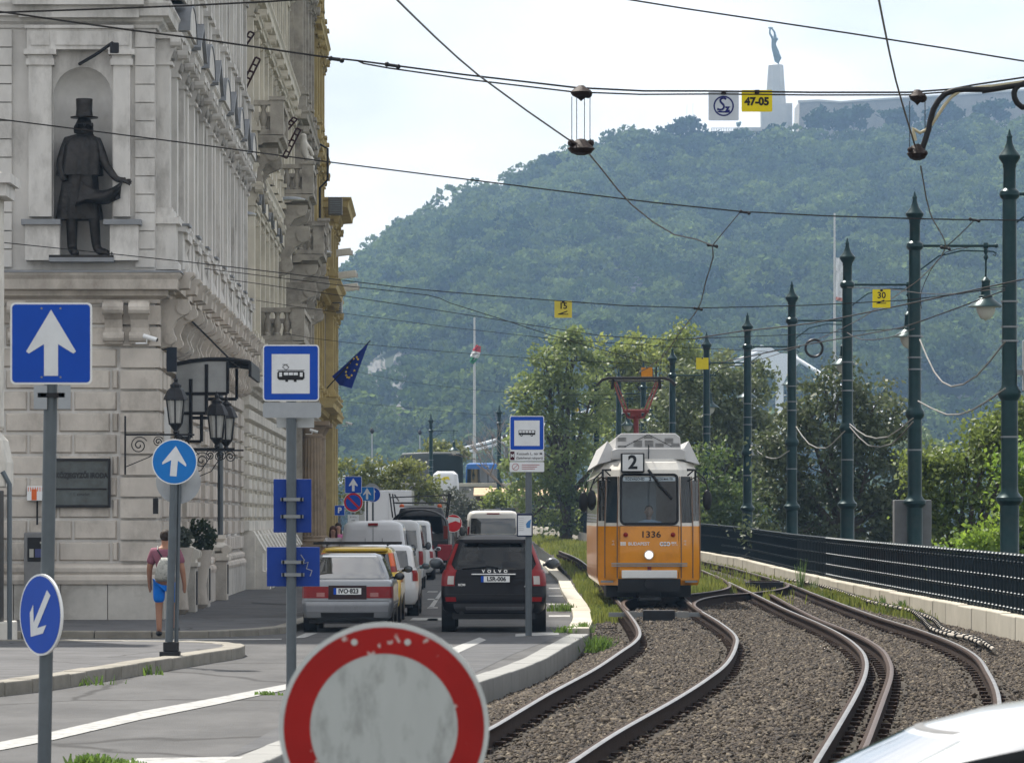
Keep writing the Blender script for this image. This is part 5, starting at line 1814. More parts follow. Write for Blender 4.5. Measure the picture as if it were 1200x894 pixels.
for sg in (-1, 1):
    l = MB(); lo.patch(l, 'rear', zr(.62, .83), min(sg * .42, sg * 1.0), max(sg * .42, sg * 1.0), 0.012, 14)
    lt = l.build('tail_lamp', REDLAMP, car)
    l = MB(); lo.patch(l, 'rear', zr(.645, .72), min(sg * .5, sg * .68), max(sg * .5, sg * .68), 0.018, 6); l.build('reversing_lens', mat('pale_red_lens', (0.30, 0.10, 0.09), 0.2, coat=0.5), lt)
    mirror(car, sg * 0.78, 2.7, 0.98, BLACK, sg)
l = MB(); lo.patch(l, 'rear', zr(.60, .85), -.42, .42, 0.008, 8); l.build('boot_panel', mat('dark_red_panel', (0.020, 0.006, 0.007), 0.4), car)
l = MB(); lo.patch(l, 'rear', zr(.27, .36), -.6, .6, 0.01, 8); l.build('bumper_slot', BLACK, car)
l = MB(); lo.patch(l, 'rear', zr(.375, .55), -1, 1, 0.006, 20); l.build('bumper', SILVERB, car)
plate(car, 0.055, 0.745, 'IVO·823', 0.50, 0.115)
for sx in (-.70, .70):
    for yy in (.75, 3.25):
        wheel(car, sx, yy, .29, .18)
wheel_wells(car, .81, (.75, 3.25), .29)
underbody(car, .7, .2, 3.9, .16, .4)

# ---- yellow estate ---------------------------------------------------------
YPAINT = mat('yellow_car_paint', (0.55, 0.36, 0.015), 0.3, 0, 0.03, coat=0.8)
SHADY = mat('dark_grey_car_paint', (0.07, 0.075, 0.08), 0.25, 0.3, 0.05, coat=0.8)
p = gp(416, 729)
car = thing('estate_car', 'yellow estate with roof bars and tall orange red tail lamps behind the silver saloon', 'car', (p.x + 0.05, p.y - .75, 0), 0.0)
lo = Shell([(0.25, .76, .1, 4.2, .15, .25, .05, .1), (0.35, .84, .02, 4.3, .18, .3, .06, .16), (0.6, .87, 0, 4.36, .2, .3, .08, .18), (0.9, .86, .06, 4.3, .2, .3, .08, .2), (1.0, .83, .1, 3.9, .2, .3, .08, .2), (1.02, .74, .2, 3.5, .2, .3, .08, .2)])
lo.mesh(MB()).build('body', YPAINT, car, smooth=50)
gh = Shell([(0.98, .80, .10, 3.35, .22, .2, .08, .2), (1.35, .72, .30, 2.9, .22, .2, .08, .12), (1.43, .69, .34, 2.8, .2, .2, .07, .1), (1.48, .64, .42, 2.65, .2, .2, .06, .08), (1.50, .5, .6, 2.4, .2, .2, .05, .06)])
gh.mesh(MB()).build('roof', YPAINT, car, smooth=50)
g_ = MB(); gh.patch(g_, 'rear', zr(1.0, 1.36), -.86, .86, .01, 14); g_.build('rear_window', DARKGLASS, car)
for w_ in ('left', 'right'):
    g_ = MB(); gh.patch(g_, w_, zr(1.03, 1.38), lin(1.03, .55, 1.38, .75), lin(1.03, 3.0, 1.38, 2.6), 0.006, 6); g_.build('side_window', DARKGLASS, car)
mb = MB(); mb.boxb(-.62, .62, .18, .48, 1.41, 1.47); mb.build('spoiler', YPAINT, car, smooth=0, bevel=.02)
for sg in (-1, 1):
    l = MB(); gh.patch(l, 'rear', zr(1.0, 1.38), min(sg * .87, sg * 1.0), max(sg * .87, sg * 1.0), .014, 6)
    lt = l.build('tail_lamp', ORANGELAMP, car)
    l = MB(); gh.patch(l, 'rear', zr(1.0, 1.12), min(sg * .87, sg * 1.0), max(sg * .87, sg * 1.0), .018, 6); l.build('red_lens', REDLAMP, lt)
    mirror(car, sg * 0.86, 2.95, 1.03, BLACK, sg)
    MB().tube([(sg * .6, .6, 1.53), (sg * .6, 2.4, 1.56)], .02, 6).build('roof_rail', BLACK, car)
MB().box((0, .75, 1.57), (1.75, .07, .05)).build('roof_bar', BLACK, car, smooth=0)
MB().box((0, 2.0, 1.57), (1.7, .07, .05)).build('roof_bar', BLACK, car, smooth=0)
for sx in (-.76, .76):
    for yy in (.75, 3.4):
        wheel(car, sx, yy, .31, .2)
wheel_wells(car, .86, (.75, 3.4), .31)
underbody(car, .72, .2, 4, .18, .4)
plate(car, 0.01, .72, 'KPT-417', .5, .11)

# ---- white hatchback ahead of it, nearer the lane line ------------------------
CARWHITE = mat('white_car_paint', (0.55, 0.56, 0.575), 0.3, 0, 0.02, coat=0.8)
VANWHITE = mat('white_van_paint', (0.50, 0.515, 0.54), 0.35, 0, 0.03, coat=0.6, stain=(0.4, 0.4, 0.39), stain_scale=1, stain_amt=0.5)


def hatch(name, label, x, y, paint, h=1.48, hw=.85, rz=0.0, win=DARKGLASS, mir=None, lamps='tall', group=None):
    car = thing(name, label, 'car', (x, y, 0), rz, group)
    k = h / 1.48
    lo = Shell([(0.25, .76, .1, 3.8, .15, .25, .05, .1), (0.35, hw - .02, .02, 3.9, .18, .3, .06, .16), (0.6, hw, 0, 3.96, .2, .35, .08, .18), (0.9, hw - .01, .06, 3.9, .2, .35, .08, .2), (1.0, hw - .05, .1, 3.5, .2, .3, .08, .2), (1.02, hw - .13, .2, 3.2, .2, .3, .08, .2)])
    lo.mesh(MB()).build('body', paint, car, smooth=50)
    gh = Shell([(0.98, hw - .06, .10, 3.05, .22, .2, .08, .2), (1.34 * k, hw - .13, .30, 2.6, .22, .2, .08, .12), (1.41 * k, hw - .16, .36, 2.45, .2, .2, .07, .1), (1.46 * k, hw - .22, .46, 2.3, .2, .2, .06, .08), (h, hw - .4, .65, 2.1, .2, .2, .05, .06)])
    gh.mesh(MB()).build('roof', paint, car, smooth=50)
    g_ = MB(); gh.patch(g_, 'rear', zr(1.02, 1.36 * k), -.82, .82, .01, 14); g_.build('rear_window', win, car)
    for w_ in ('left', 'right'):
        g_ = MB(); gh.patch(g_, w_, zr(1.03, 1.36 * k), lin(1.03, .5, 1.36 * k, .75), lin(1.03, 2.85, 1.36 * k, 2.35), 0.006, 6); g_.build('side_window', win, car)
    for sg in (-1, 1):
        l = MB(); lo.patch(l, 'rear', zr(.74, .97), min(sg * .86, sg * .99), max(sg * .86, sg * .99), .014, 8)
        l.build('tail_lamp', REDLAMP, car)
        mirror(car, sg * (hw + .01), 2.65, 1.03, mir or paint, sg)
    for sx in (-hw + .1, hw - .1):
        for yy in (.7, 3.1):
            wheel(car, sx, yy, .31, .2)
    wheel_wells(car, hw - .01, (.7, 3.1), .31)
    underbody(car, hw - .13, .2, 3.6, .18, .4)
    return car

p = gp(446, 721)
hatch('hatchback_car', 'pale hatchback with dark windows between the yellow estate and the white van', p.x - 0.02, p.y - .7, CARWHITE, 1.5, .84, mir=mat('teal_mirror', (0.02, 0.09, 0.10), 0.3, coat=.5))


# ---- vans ----------------------------------------------------------------------
def van(name, label, x, y, paint, h=1.98, hw=.88, L=4.6, glazed=False, cat='van', group=None, rz=0.0):
    car = thing(name, label, cat, (x, y, 0), rz, group)
    lo = Shell([(0.28, hw - .1, .1, L - .2, .1, .25, .03, .1), (0.36, hw, .02, L - .05, .12, .3, .04, .16), (0.7, hw + .01, 0, L, .14, .35, .04, .18), (1.05, hw, .02, L - .15, .14, .3, .04, .2), (1.15, hw - .02, .03, L - .8, .14, .3, .04, .2)])
    lo.mesh(MB()).build('body', paint, car, smooth=50)
    gh = Shell([(1.13, hw - .02, .03, L - .75, .14, .2, .04, .2), (h - .28, hw - .09, .09, L - 1.5, .15, .2, .05, .12), (h - .12, hw - .12, .12, L - 1.75, .16, .2, .05, .1), (h - .04, hw - .2, .18, L - 1.9, .18, .2, .05, .08), (h, hw - .38, .34, L - 2.1, .2, .2, .05, .06)])
    gh.mesh(MB()).build('roof', paint, car, smooth=50)
    if glazed:
        g_ = MB(); gh.patch(g_, 'rear', zr(1.2, h - .3), -.84, .84, .01, 12); g_.build('rear_window', DARKGLASS, car)
    else:
        for a, b in ((-.88, -.02), (.02, .88)):
            g_ = MB(); gh.patch(g_, 'rear', zr(1.18, h - .24), a, b, .012, 10)
            d = g_.build('rear_door', mat('van_door_panel', (0.47, 0.485, 0.51), 0.3, coat=.5, var=.03), car)
        s_ = MB(); gh.patch(s_, 'rear', zr(.5, h - .16), -.006, .006, .016, 2); lo.patch(s_, 'rear', zr(.4, 1.14), -.006, .006, .016, 2)
        s_.build('door_gap', BLACK, car)
        for a in (-.25, .3):
            MB().tube([gh.rear(a, 1.2, .02), gh.rear(a, 1.55, .05)], .008, 4).build('wiper', BLACK, car)
    MB().box((0, .1, h - .09), (.26, .06, .07)).build('brake_lamp', REDLAMP, car, smooth=0, bevel=.01)
    for w_ in ('left', 'right'):
        g_ = MB(); gh.patch(g_, w_, zr(1.2, h - .34), lin(1.2, L - 2.5, h - .34, L - 2.5), lin(1.2, L - 1.05, h - .34, L - 1.75), 0.008, 6); g_.build('side_window', DARKGLASS, car)
        if glazed:
            g_ = MB(); gh.patch(g_, w_, zr(1.2, h - .34), .35, L - 2.6, 0.008, 6); g_.build('side_window', DARKGLASS, car)
    for sg in (-1, 1):
        l = MB(); lo.patch(l, 'rear', zr(.72, 1.12), min(sg * .86, sg * 1.0), max(sg * .86, sg * 1.0), .016, 6); l.build('tail_lamp', REDLAMP, car)
        mirror(car, sg * (hw + .0), L - 1.2, 1.25, BLACK, sg, (.16, .1, .22))
    mb = MB(); lo.patch(mb, 'rear', zr(.36, .56), -1, 1, .012, 18); mb.build('bumper', BLACK, car)
    for sx in (-hw + .1, hw - .1):
        for yy in (.85, L - .85):
            wheel(car, sx, yy, .32, .2)
    wheel_wells(car, hw - .005, (.85, L - .85), .32)
    underbody(car, hw - .12, .2, L - .4, .2, .4)
    return car

p = gp(437, 700)
van('panel_van', 'white panel van with two blank rear doors and a red roof edge lamp', p.x, p.y, VANWHITE, 2.0, .88)
p = gp(467, 690)
van('panel_van', 'grey white van half hidden behind the white panel van', p.x - .12, p.y - 1, mat('greyish_van_paint', (0.46, 0.47, 0.48), 0.3, 0, .03, coat=.6), 2.02, .86, 4.4, True)
p = gp(489, 679)
hatch('tall_hatchback', 'pale tall hatchback with a big dark rear window in front of the ladder truck', p.x - .3, p.y - 1, mat('silver_white_paint', (0.5, 0.51, 0.52), 0.3, 0.1, .03, coat=.7), 2.0, .88)

# ---- minibus in the right lane -------------------------------------------------
p = gp(578, 669)
BUSW = mat('cream_white_paint', (0.60, 0.585, 0.55), 0.35, 0, .03, coat=.5)
car = thing('minibus', 'cream white minibus with one broad dark rear window ahead of the dark car', 'minibus', (p.x, p.y, 0), 0.02)
lo = Shell([(0.3, .92, .1, 6.6, .12, .3, .03, .1), (0.4, 1.02, .02, 6.8, .14, .3, .04, .16), (1.2, 1.03, 0, 6.9, .16, .35, .05, .18), (1.95, 1.0, .05, 6.4, .18, .3, .05, .2), (2.22, .96, .1, 6.0, .2, .3, .05, .2), (2.34, .88, .18, 5.8, .2, .3, .05, .2), (2.38, .7, .35, 5.6, .2, .3, .05, .2)])
lo.mesh(MB()).build('body', BUSW, car, smooth=50)
g_ = MB()
lo.patch(g_, 'rear', [1.28, 1.32, 1.4, 1.5, 1.6, 1.8, 2.0, 2.08], lambda z: -.62 - .26 * min(1, max(0, (z - 1.28) / .22)), lambda z: .62 + .26 * min(1, max(0, (z - 1.28) / .22)), .01, 14)
g_.build('rear_window', DARKGLASS, car)
MB().box((0, .12, 2.26), (.5, .06, .05)).build('brake_lamp', REDLAMP, car, smooth=0)
for sg in (-1, 1):
    l = MB(); lo.patch(l, 'rear', zr(.8, 1.75), min(sg * .92, sg * 1.0), max(sg * .92, sg * 1.0), .014, 6); l.build('tail_lamp', REDLAMP, car)
    mirror(car, sg * 1.02, 6.0, 1.55, BLACK, sg, (.25, .14, .4))
for w_ in ('left', 'right'):
    g_ = MB(); lo.patch(g_, w_, zr(1.25, 2.0), .5, 5.2, .008, 6); g_.build('side_window', DARKGLASS, car)
for sx in (-.9, .9):
    for yy in (1.4, 5.6):
        wheel(car, sx, yy, .34, .22)
wheel_wells(car, 1.02, (1.4, 5.6), .34)
underbody(car, .9, .2, 6.4, .22, .45)

# ---- ladder truck ---------------------------------------------------------------
p = gp(491, 672)
BLK = mat('black_truck_paint', (0.02, 0.02, 0.022), 0.35, 0.1, .1, coat=.4)
tr = thing('ladder_truck', 'black open truck with hooped frame and ladder rack in the left lane', 'truck', (p.x, p.y, 0), 0.0)
mb = MB(); mb.boxb(-1.1, 1.1, .1, 3.9, .55, .75); mb.boxb(-1.1, -1.05, .1, 3.9, .75, 1.25); mb.boxb(1.05, 1.1, .1, 3.9, .75, 1.25); mb.boxb(-1.05, 1.05, .1, .15, .75, 1.25)
mb.build('load_bed', BLK, tr, smooth=0, bevel=.015)
cabS = Shell([(.5, .9, 4.0, 5.9, .1, .25, .02, .1), (1.3, 1.0, 4.0, 6.0, .1, .3, .02, .15), (2.2, .9, 4.1, 5.5, .15, .25, .03, .1), (2.45, .82, 4.25, 5.3, .15, .2, .03, .08), (2.5, .6, 4.5, 5.1, .15, .2, .03, .05)])
cabS.mesh(MB()).build('cab', BLK, tr, smooth=50)
g_ = MB(); cabS.patch(g_, 'rear', zr(1.5, 2.15), -.85, .85, .01, 8); g_.build('rear_window', DARKGLASS, tr)
fr_ = MB()
for yy in (.2, 2.0, 3.8):
    fr_.tube([(-1.08, yy, 1.2)] + [(-1.02 * math.cos(PI * q / 14), yy, 1.85 + .55 * math.sin(PI * q / 14)) for q in range(15)] + [(1.08, yy, 1.2)], .035, 6)
for q in range(2, 13, 2):
    fr_.tube([(-1.02 * math.cos(PI * q / 14), .2, 1.85 + .55 * math.sin(PI * q / 14)), (-1.02 * math.cos(PI * q / 14), 3.8, 1.85 + .55 * math.sin(PI * q / 14))], .025, 5)
fr_.build('hoop_frame', BLK, tr)
cov = MB()
cov.rows([[(-1.0 * math.cos(PI * q / 14), yy, 1.83 + .54 * math.sin(PI * q / 14)) for q in range(15)] for yy in (.9, 3.8)])
cov.build('canvas', mat('black_canvas', (.018, .018, .02), .8), tr)
rk = MB()
for yy in (.6, 4.6):
    rk.box((0, yy, 2.66), (2.0, .05, .05))
    for sg in (-1, 1):
        rk.tube([(sg * 1.0, yy, 2.1), (sg * 1.12, yy, 3.02)], .03, 5)
for sg in (-1, 1):
    rk.tube([(sg * .9, -.3, 2.95), (sg * .9, 5.2, 2.75)], .03, 5)
rk.tube([(-1.1, .6, 2.86), (1.15, .6, 2.95)], .025, 5)
rk.build('ladder_rack', BLK, tr)
for xx in (-.75, .7):
    MB().lathe([(.10, 0), (.10, .08), (.05, .12), (0, .13)], 10, (xx, 4.4, 2.5)).build('beacon', ORANGELAMP, tr)
MB().boxb(-.8, .8, 4.35, 4.5, 2.5, 2.58).build('roof_light_bar', mat('grey_bar', (.4, .4, .4), .4), tr, smooth=0)
for sg in (-1, 1):
    MB().boxb(sg * 1.0 - .08, sg * 1.0 + .08, .06, .1, 1.3, 1.8).build('tail_lamp', mat('dull_red_lens', (0.16, 0.02, 0.012), .3), tr, smooth=0, bevel=.01)
    for yy in (1.0, 5.0):
        wheel(tr, sg * .88, yy, .36, .22)
MB().boxb(.7, 1.25, -.55, -.05, .5, 1.1).build('red_box', mat('red_box_paint', (.3, .03, .04), .4), tr, smooth=0, bevel=.03)

# ---- box truck further on, white ------------------------------------------------
p = pt(455, 640, 24)
t = thing('box_truck', 'white box truck rear showing above the queue left of the ladder truck', 'truck', (p.x, p.y, 0), 0)
MB().boxb(-1.15, 1.15, 0, 5.5, .9, 3.45).build('box', VANWHITE, t, smooth=0, bevel=.03)
mb = MB(); mb.boxb(-1.12, -.02, -.02, 0, 1.0, 3.35); mb.boxb(.02, 1.12, -.02, 0, 1.0, 3.35); mb.build('rear_door', CARWHITE, t, smooth=0, bevel=.01)
MB().boxb(-1.1, 1.1, 5.6, 7.3, .5, 2.6).build('cab', CARWHITE, t, smooth=0, bevel=.1)
for sx in (-.95, .95):
    for yy in (1.2, 6.3):
        wheel(t, sx, yy, .42, .26)
underbody(t, 1.0, .1, 7, .5, .9)

# ---- dark sports utility car -----------------------------------------------------
SUVP = mat('black_car_paint', (0.006, 0.0055, 0.007), 0.35, 0.0, .05, coat=0.08, spec=.12)
SUVG = mat('dark_grey_bumper', (0.035, 0.035, 0.038), 0.5)
p = gp(578.5, 741)
car = thing('suv_car', 'black sport utility car with tall red tail lamps in the right lane', 'car', (p.x, p.y, 0), 0.0)
lo = Shell([(.34, .82, .12, 4.4, .15, .25, .04, .1), (.42, .92, .03, 4.6, .2, .3, .06, .16), (.66, .955, 0, 4.72, .22, .35, .07, .2), (.72, .955, .03, 4.74, .22, .35, .07, .2), (.95, .95, .05, 4.7, .22, .35, .07, .2), (1.08, .93, .08, 4.5, .22, .35, .07, .2), (1.14, .89, .12, 3.9, .22, .3, .07, .2)])
lo.mesh(MB(), cap=True).build('body', SUVP, car, smooth=50)
GL = [(1.10, .90, .09, 3.75, .24, .2, .07, .22), (1.2, .875, .13, 3.5, .25, .2, .07, .2), (1.56, .735, .36, 2.85, .24, .2, .07, .14), (1.66, .695, .42, 2.7, .22, .2, .06, .12)]
gh = Shell(GL + [(1.73, .62, .50, 2.55, .2, .2, .05, .1), (1.76, .45, .75, 2.3, .2, .2, .04, .08)])
# pillars and roof: the skin without its window openings
zs = [1.10, 1.14] + zr(1.18, 1.6, 6) + [1.66, 1.73, 1.76]
ts = [math.sin(PI / 2 * k / 7) for k in range(-7, 8)]
rows = []
for z in zs:
    lv = gh.at(z)
    r = [gh._end(lv, q, False) for q in ts]; f = [gh._end(lv, q, True) for q in reversed(ts)]
    row = r + [r[-1] + (f[0] - r[-1]) * (k / 14) for k in range(1, 14)] + f + [f[-1] + (r[0] - f[-1]) * (k / 14) for k in range(1, 14)]
    rows.append(row)
n = len(rows[0])
body = MB(); winr = MB(); wins = MB(); winl = MB(); winf = MB()
for mbx in (body, winr, wins, winl, winf):
    mbx.v = [tuple(p_) for r in rows for p_ in r]
def which(i):
    if 3 <= i < 11: return winr
    if 15 <= i < 21 or 22 <= i < 26: return wins
    if 44 <= i < 48 or 49 <= i < 55: return winl
    if 29 <= i < 41: return winf
    return body
for j in range(len(rows) - 1):
    for i in range(n):
        k = (i + 1) % n
        dst = which(i) if 1.13 < zs[j] < 1.59 else body
        dst.f.append([j * n + i, j * n + k, (j + 1) * n + k, (j + 1) * n + i]); dst.m.append(0)
body.f.append([(len(rows) - 1) * n + i for i in range(n)]); body.m.append(0)
def compact(mb):
    used = sorted({i for f in mb.f for i in f})
    ix = {o_: n_ for n_, o_ in enumerate(used)}
    mb.v = [mb.v[i] for i in used]
    mb.f = [[ix[i] for i in f] for f in mb.f]
for mbx in (body, winr, wins, winl, winf):
    compact(mbx)
body.build('roof', SUVP, car, smooth=50)
winr.build('rear_window', glass('suv_rear_glass', (.42, .45, .45), .9), car); wins.build('side_window', CARGLASS, car); winl.build('side_window', CARGLASS, car); winf.build('windscreen', CARGLASS, car)
mb = MB(); gh.patch(mb, 'rear', zr(1.62, 1.68, 3), -.8, .8, .09, 12); mb.rows([[gh.rear(q, 1.68, .09) for q in ts[1:-1]], [gh.rear(q, 1.73, 0) for q in ts[1:-1]]]); mb.build('spoiler', SUVP, car)
mb = MB(); mb.rows([[(-.5 * math.cos(PI * q / 8) * 1.1, y_, 1.765 + .012 * math.sin(PI * q / 8)) for q in range(9)] for y_ in (.8, 2.2)]); mb.build('roof_panel', mat('painted_sky_sheen', (.05, .05, .055), .15, .2, coat=1), car)  # lighter strip over the black roof, sky sheen put into its colour
for sg in (-1, 1):
    l = MB()
    lo.patch(l, 'rear', zr(.84, 1.13, 5), min(sg * .74, sg), max(sg * .74, sg), .018, 8)
    lo_l = lambda z: .76 + .13 * min(1, max(0, (z - 1.12) / .1))
    if sg > 0:
        gh.patch(l, 'rear', zr(1.11, 1.60, 8), lo_l, .975, .018, 6)
    else:
        gh.patch(l, 'rear', zr(1.11, 1.60, 8), -.975, lambda z: -lo_l(z), .018, 6)
    lt = l.build('tail_lamp', REDLAMP, car)
    l = MB(); lo.patch(l, 'rear', zr(.87, 1.02, 3), min(sg * .76, sg * .88), max(sg * .76, sg * .88), .024, 4); l.build('clear_lens', CLEARLAMP, lt)
    l = MB(); lo.patch(l, 'rear', zr(.56, .64, 2), min(sg * .72, sg * .92), max(sg * .72, sg * .92), .012, 4); l.build('reflector', REDLAMP, car)
    mirror(car, sg * .95, 3.0, 1.22, mat('grey_mirror_shell', (.09, .09, .10), .35, coat=.5), sg, (.25, .12, .2))
    MB().tube([(sg * .66, .75, 1.70), (sg * .66, .9, 1.76), (sg * .66, 2.5, 1.76), (sg * .66, 2.6, 1.70)], .02, 6).build('roof_rail', mat('black_rail', (.02, .02, .02), .4), car)
mb = MB(); lo.patch(mb, 'rear', zr(.36, .52, 4), -.78, .78, .02, 14); mb.build('bumper', SUVG, car)
mb = MB(); lo.patch(mb, 'rear', zr(.405, .47, 2), -.55, .6, .028, 10); mb.build('skid_plate', mat('skid_grey', (.10, .10, .105), .4, .3), car)
mb = MB(); lo.patch(mb, 'rear', zr(.525, .535, 1), -.9, .9, .012, 14); lo.patch(mb, 'rear', zr(.69, .70, 1), -.9, .9, .012, 14); mb.build('panel_gap', BLACK, car)
mb = MB(); mb.boxb(-.40, .40, .015, .05, 1.04, 1.065); mb.build('chrome_strip', CHROME, car, smooth=0, bevel=.006)
mb = MB(); mb.text('V  O  L  V  O', .075, (0.02, .042, 1.105), bold=.004, sx=1.1); mb.text('XC90', .055, (-.58, .052, .86), bold=.002); mb.text('D5', .05, (.6, .055, .88), bold=.002); mb.text('AWD', .04, (.6, .055, .83), bold=.002)
mb.build('lettering', CHROME, car, smooth=0)
MB().tube([gh.rear(-.65, 1.155, .03), gh.rear(-.1, 1.2, .03), gh.rear(.1, 1.165, .03)], .014, 5).build('wiper', BLACK, car)
plate(car, .035, .965, 'LSR-006', .52, .11, .03)
MB().cyl((-.58, .08, .36), (-.58, .3, .36), .045).build('exhaust', DARKM, car)
for sx in (-.81, .81):
    for yy in (.9, 3.75):
        wheel(car, sx, yy, .36, .25)
wheel_wells(car, .945, (.9, 3.75), .36)
underbody(car, .75, .15, 4.3, .24, .42)
SEAT = mat('dark_seat_cloth', (.02, .02, .022), .8)
mb = MB(); mb.boxb(-.7, .7, 1.0, 3.4, .9, 1.0)
for xx in (-.4, .4):
    mb.box((xx, 1.9, 1.2), (.42, .12, .5), rx=-.1); mb.sph((xx, 1.86, 1.53), (.13, .06, .1), 10, 6)
    mb.box((xx, .95, 1.14), (.5, .12, .3)); mb.sph((xx, .95, 1.36), (.12, .06, .09), 10, 6)
mb.build('seat', SEAT, car, smooth=30, bevel=.03)

# ---- the white car in the near corner, side on ------------------------------------
s0 = 384.0
p = pt(1084, 857, s0)
# local frame: +y is the way the car faces; here it faces image left, so rotate by +90 degrees
car = thing('white_car', 'white car roof and windscreen cut off in the lower right corner', 'car', (0, 0, 0), math.radians(84))
lo = Shell([(.2, .8, .1, 4.1, .2, .3, .05, .15), (.4, .88, 0, 4.25, .25, .4, .06, .22), (.7, .9, .0, 4.25, .25, .4, .08, .25), (.9, .88, .1, 4.05, .25, .4, .08, .25), (.96, .8, .25, 3.6, .25, .4, .08, .2)])
lo.mesh(MB()).build('body', CARWHITE, car, smooth=50)
gh = Shell([(.94, .82, .3, 3.22, .25, .25, .1, .25), (1.02, .80, .38, 3.07, .25, .25, .1, .24), (1.15, .75, .5, 2.81, .25, .25, .1, .22), (1.28, .695, .65, 2.54, .25, .25, .09, .2), (1.365, .655, .8, 2.36, .25, .25, .08, .17), (1.42, .60, .95, 2.15, .25, .22, .07, .14), (1.45, .50, 1.1, 1.95, .25, .2, .06, .1), (1.47, .32, 1.3, 1.7, .2, .15, .05, .06)])
gh.mesh(MB()).build('roof', CARWHITE, car, smooth=60)
g_ = MB(); gh.patch(g_, 'front', zr(.99, 1.355, 8), -.86, .9, .008, 16); g_.build('windscreen', glass('pale_windscreen', (.35, .4, .4), .8), car)
for w_ in ('left', 'right'):
    g_ = MB(); gh.patch(g_, w_, zr(.99, 1.335, 7), lin(.99, .6, 1.335, .95), lambda z: 2.9 - 2.2 * (z - .99) - 1.3 * max(0, z - 1.28) ** 1.0 * 2, .01, 12); g_.build('side_window', glass('black_side_glass', (.03, .035, .04), .2, 1.25), car)
    sgx = -1 if w_ == 'left' else 1
    mirror(car, sgx * .88, 2.75, 1.0, CARWHITE, sgx)
mb = MB(); mb.rows([[gh.front(q, 1.366, .006) for q in ts[3:12]], [gh.front(q, 1.374, .006) for q in ts[3:12]]]); mb.build('roof_joint', mat('grey_seal', (.12, .12, .12), .5), car)
for sx in (-.8, .8):
    for yy in (.8, 3.4):
        wheel(car, sx, yy, .31, .2)
wheel_wells(car, .88, (.8, 3.4), .31)
for sg in (-1, 1):
    l = MB(); lo.patch(l, 'front', zr(.62, .82, 3), min(sg * .6, sg), max(sg * .6, sg), .012, 8); l.build('headlight', CLEARLAMP, car)
R = Matrix.Rotation(math.radians(84), 4, 'Z')
q = R @ Vector((-.45, 2.32, 1.37))
car.location = (p.x - q.x, p.y - q.y, p.z - q.z)

# ---------------------------------------------------------------- the tram
ORANGE = mat('tram_orange', (0.70, 0.265, 0.006), 0.3, 0, .04, coat=.6, stain=(.42, .15, .012), stain_scale=1.4, stain_amt=.6)
ORANGED = mat('tram_orange_door', (0.50, 0.15, 0.008), 0.35, 0, .04, coat=.5)
CREAM = mat('tram_cream', (0.66, 0.64, 0.59), 0.35, 0, .05, coat=.4, stain=(.40, .37, .32), stain_scale=1.8, stain_amt=.6)
ROOFG = mat('tram_roof_grey', (0.50, 0.50, 0.50), 0.5, 0, .06, stain=(.36, .35, .34), stain_scale=1.5, stain_amt=.5)
TGLASS = glass('tram_glass', (.62, .72, .78), .97)
tb = on_track(760, 700)
tram = thing('tram', 'yellow orange and cream tram with a 2 on its front coming towards the camera', 'tram', (2.90, 5000 / 55.5, tb.z), 0.0)
HW = 1.09
def plan(hw, cw, dy, y0=0.0):
    return [(-cw, y0), (cw, y0), (hw, y0 + dy), (hw, 13.2), (-hw, 13.2), (-hw, y0 + dy)]
def ringz(pl, z):
    return [(a, b, z) for a, b in pl]
# skins: orange skirt, cream upper body with window holes left for the glass
sk = MB()
lv = [(0.30, plan(HW - .05, .60, .42, .08)), (.42, plan(HW - .01, .62, .45, .02)), (.8, plan(HW, .62, .46)), (1.55, plan(HW, .62, .46, .02))]
rows = [ringz(p_, z) for z, p_ in lv]
sk.rows(rows, 0, close=True)
ob = sk.build('skirt', ORANGE, tram, smooth=20)
cr = MB(); gw = MB(); gsl = MB(); gsr = MB()
zs = [(1.55, plan(HW, .62, .46, .02)), (1.62, plan(HW, .62, .46, .03)), (2.60, plan(HW - .05, .62, .47, .16)), (2.74, plan(HW - .07, .62, .48, .2)), (2.90, plan(HW - .16, .58, .46, .32)), (3.0, plan(HW - .32, .5, .42, .55)), (3.04, plan(HW - .6, .3, .3, .9))]
def quad(mb, a, b, c, d):
    mb.add([a, b, c, d], [(0, 1, 2, 3)])
def bil(a, b, c, d, u, v):
    return (Vector(a) * (1 - u) + Vector(b) * u) * (1 - v) + (Vector(d) * (1 - u) + Vector(c) * u) * v
for (z0, p0), (z1, p1) in zip(zs[:-1], zs[1:]):
    r0, r1 = ringz(p0, z0), ringz(p1, z1)
    for i in range(6):
        j = (i + 1) % 6
        a, b, c, d = r0[i], r0[j], r1[j], r1[i]
        if abs(z0 - 1.62) < 1e-6 and i in (0, 1, 5, 2, 4):
            if i == 0:
                cuts = [(0.02, .98)]
            elif i in (1, 5):
                cuts = [(.12, .62)] if i == 1 else [(.38, .88)]
            else:
                cuts = [(k / 9 + .012, (k + 1) / 9 - .012) for k in range(9)]
            u = 0.0
            for c0, c1 in cuts:
                quad(cr, bil(a, b, c, d, u, 0), bil(a, b, c, d, c0, 0), bil(a, b, c, d, c0, 1), bil(a, b, c, d, u, 1))
                dst = gw if i == 0 else gsr if i in (1, 2) else gsl
                quad(dst, bil(a, b, c, d, c0, 0), bil(a, b, c, d, c1, 0), bil(a, b, c, d, c1, 1), bil(a, b, c, d, c0, 1))
                u = c1
            quad(cr, bil(a, b, c, d, u, 0), b, c, bil(a, b, c, d, u, 1))
        else:
            quad(cr, a, b, c, d)
cr.add(ringz(zs[-1][1], zs[-1][0]), [tuple(range(6))])
cr.build('upper_body', CREAM, tram, smooth=40, weld=False)
ws = gw.build('windscreen', TGLASS, tram, smooth=0)
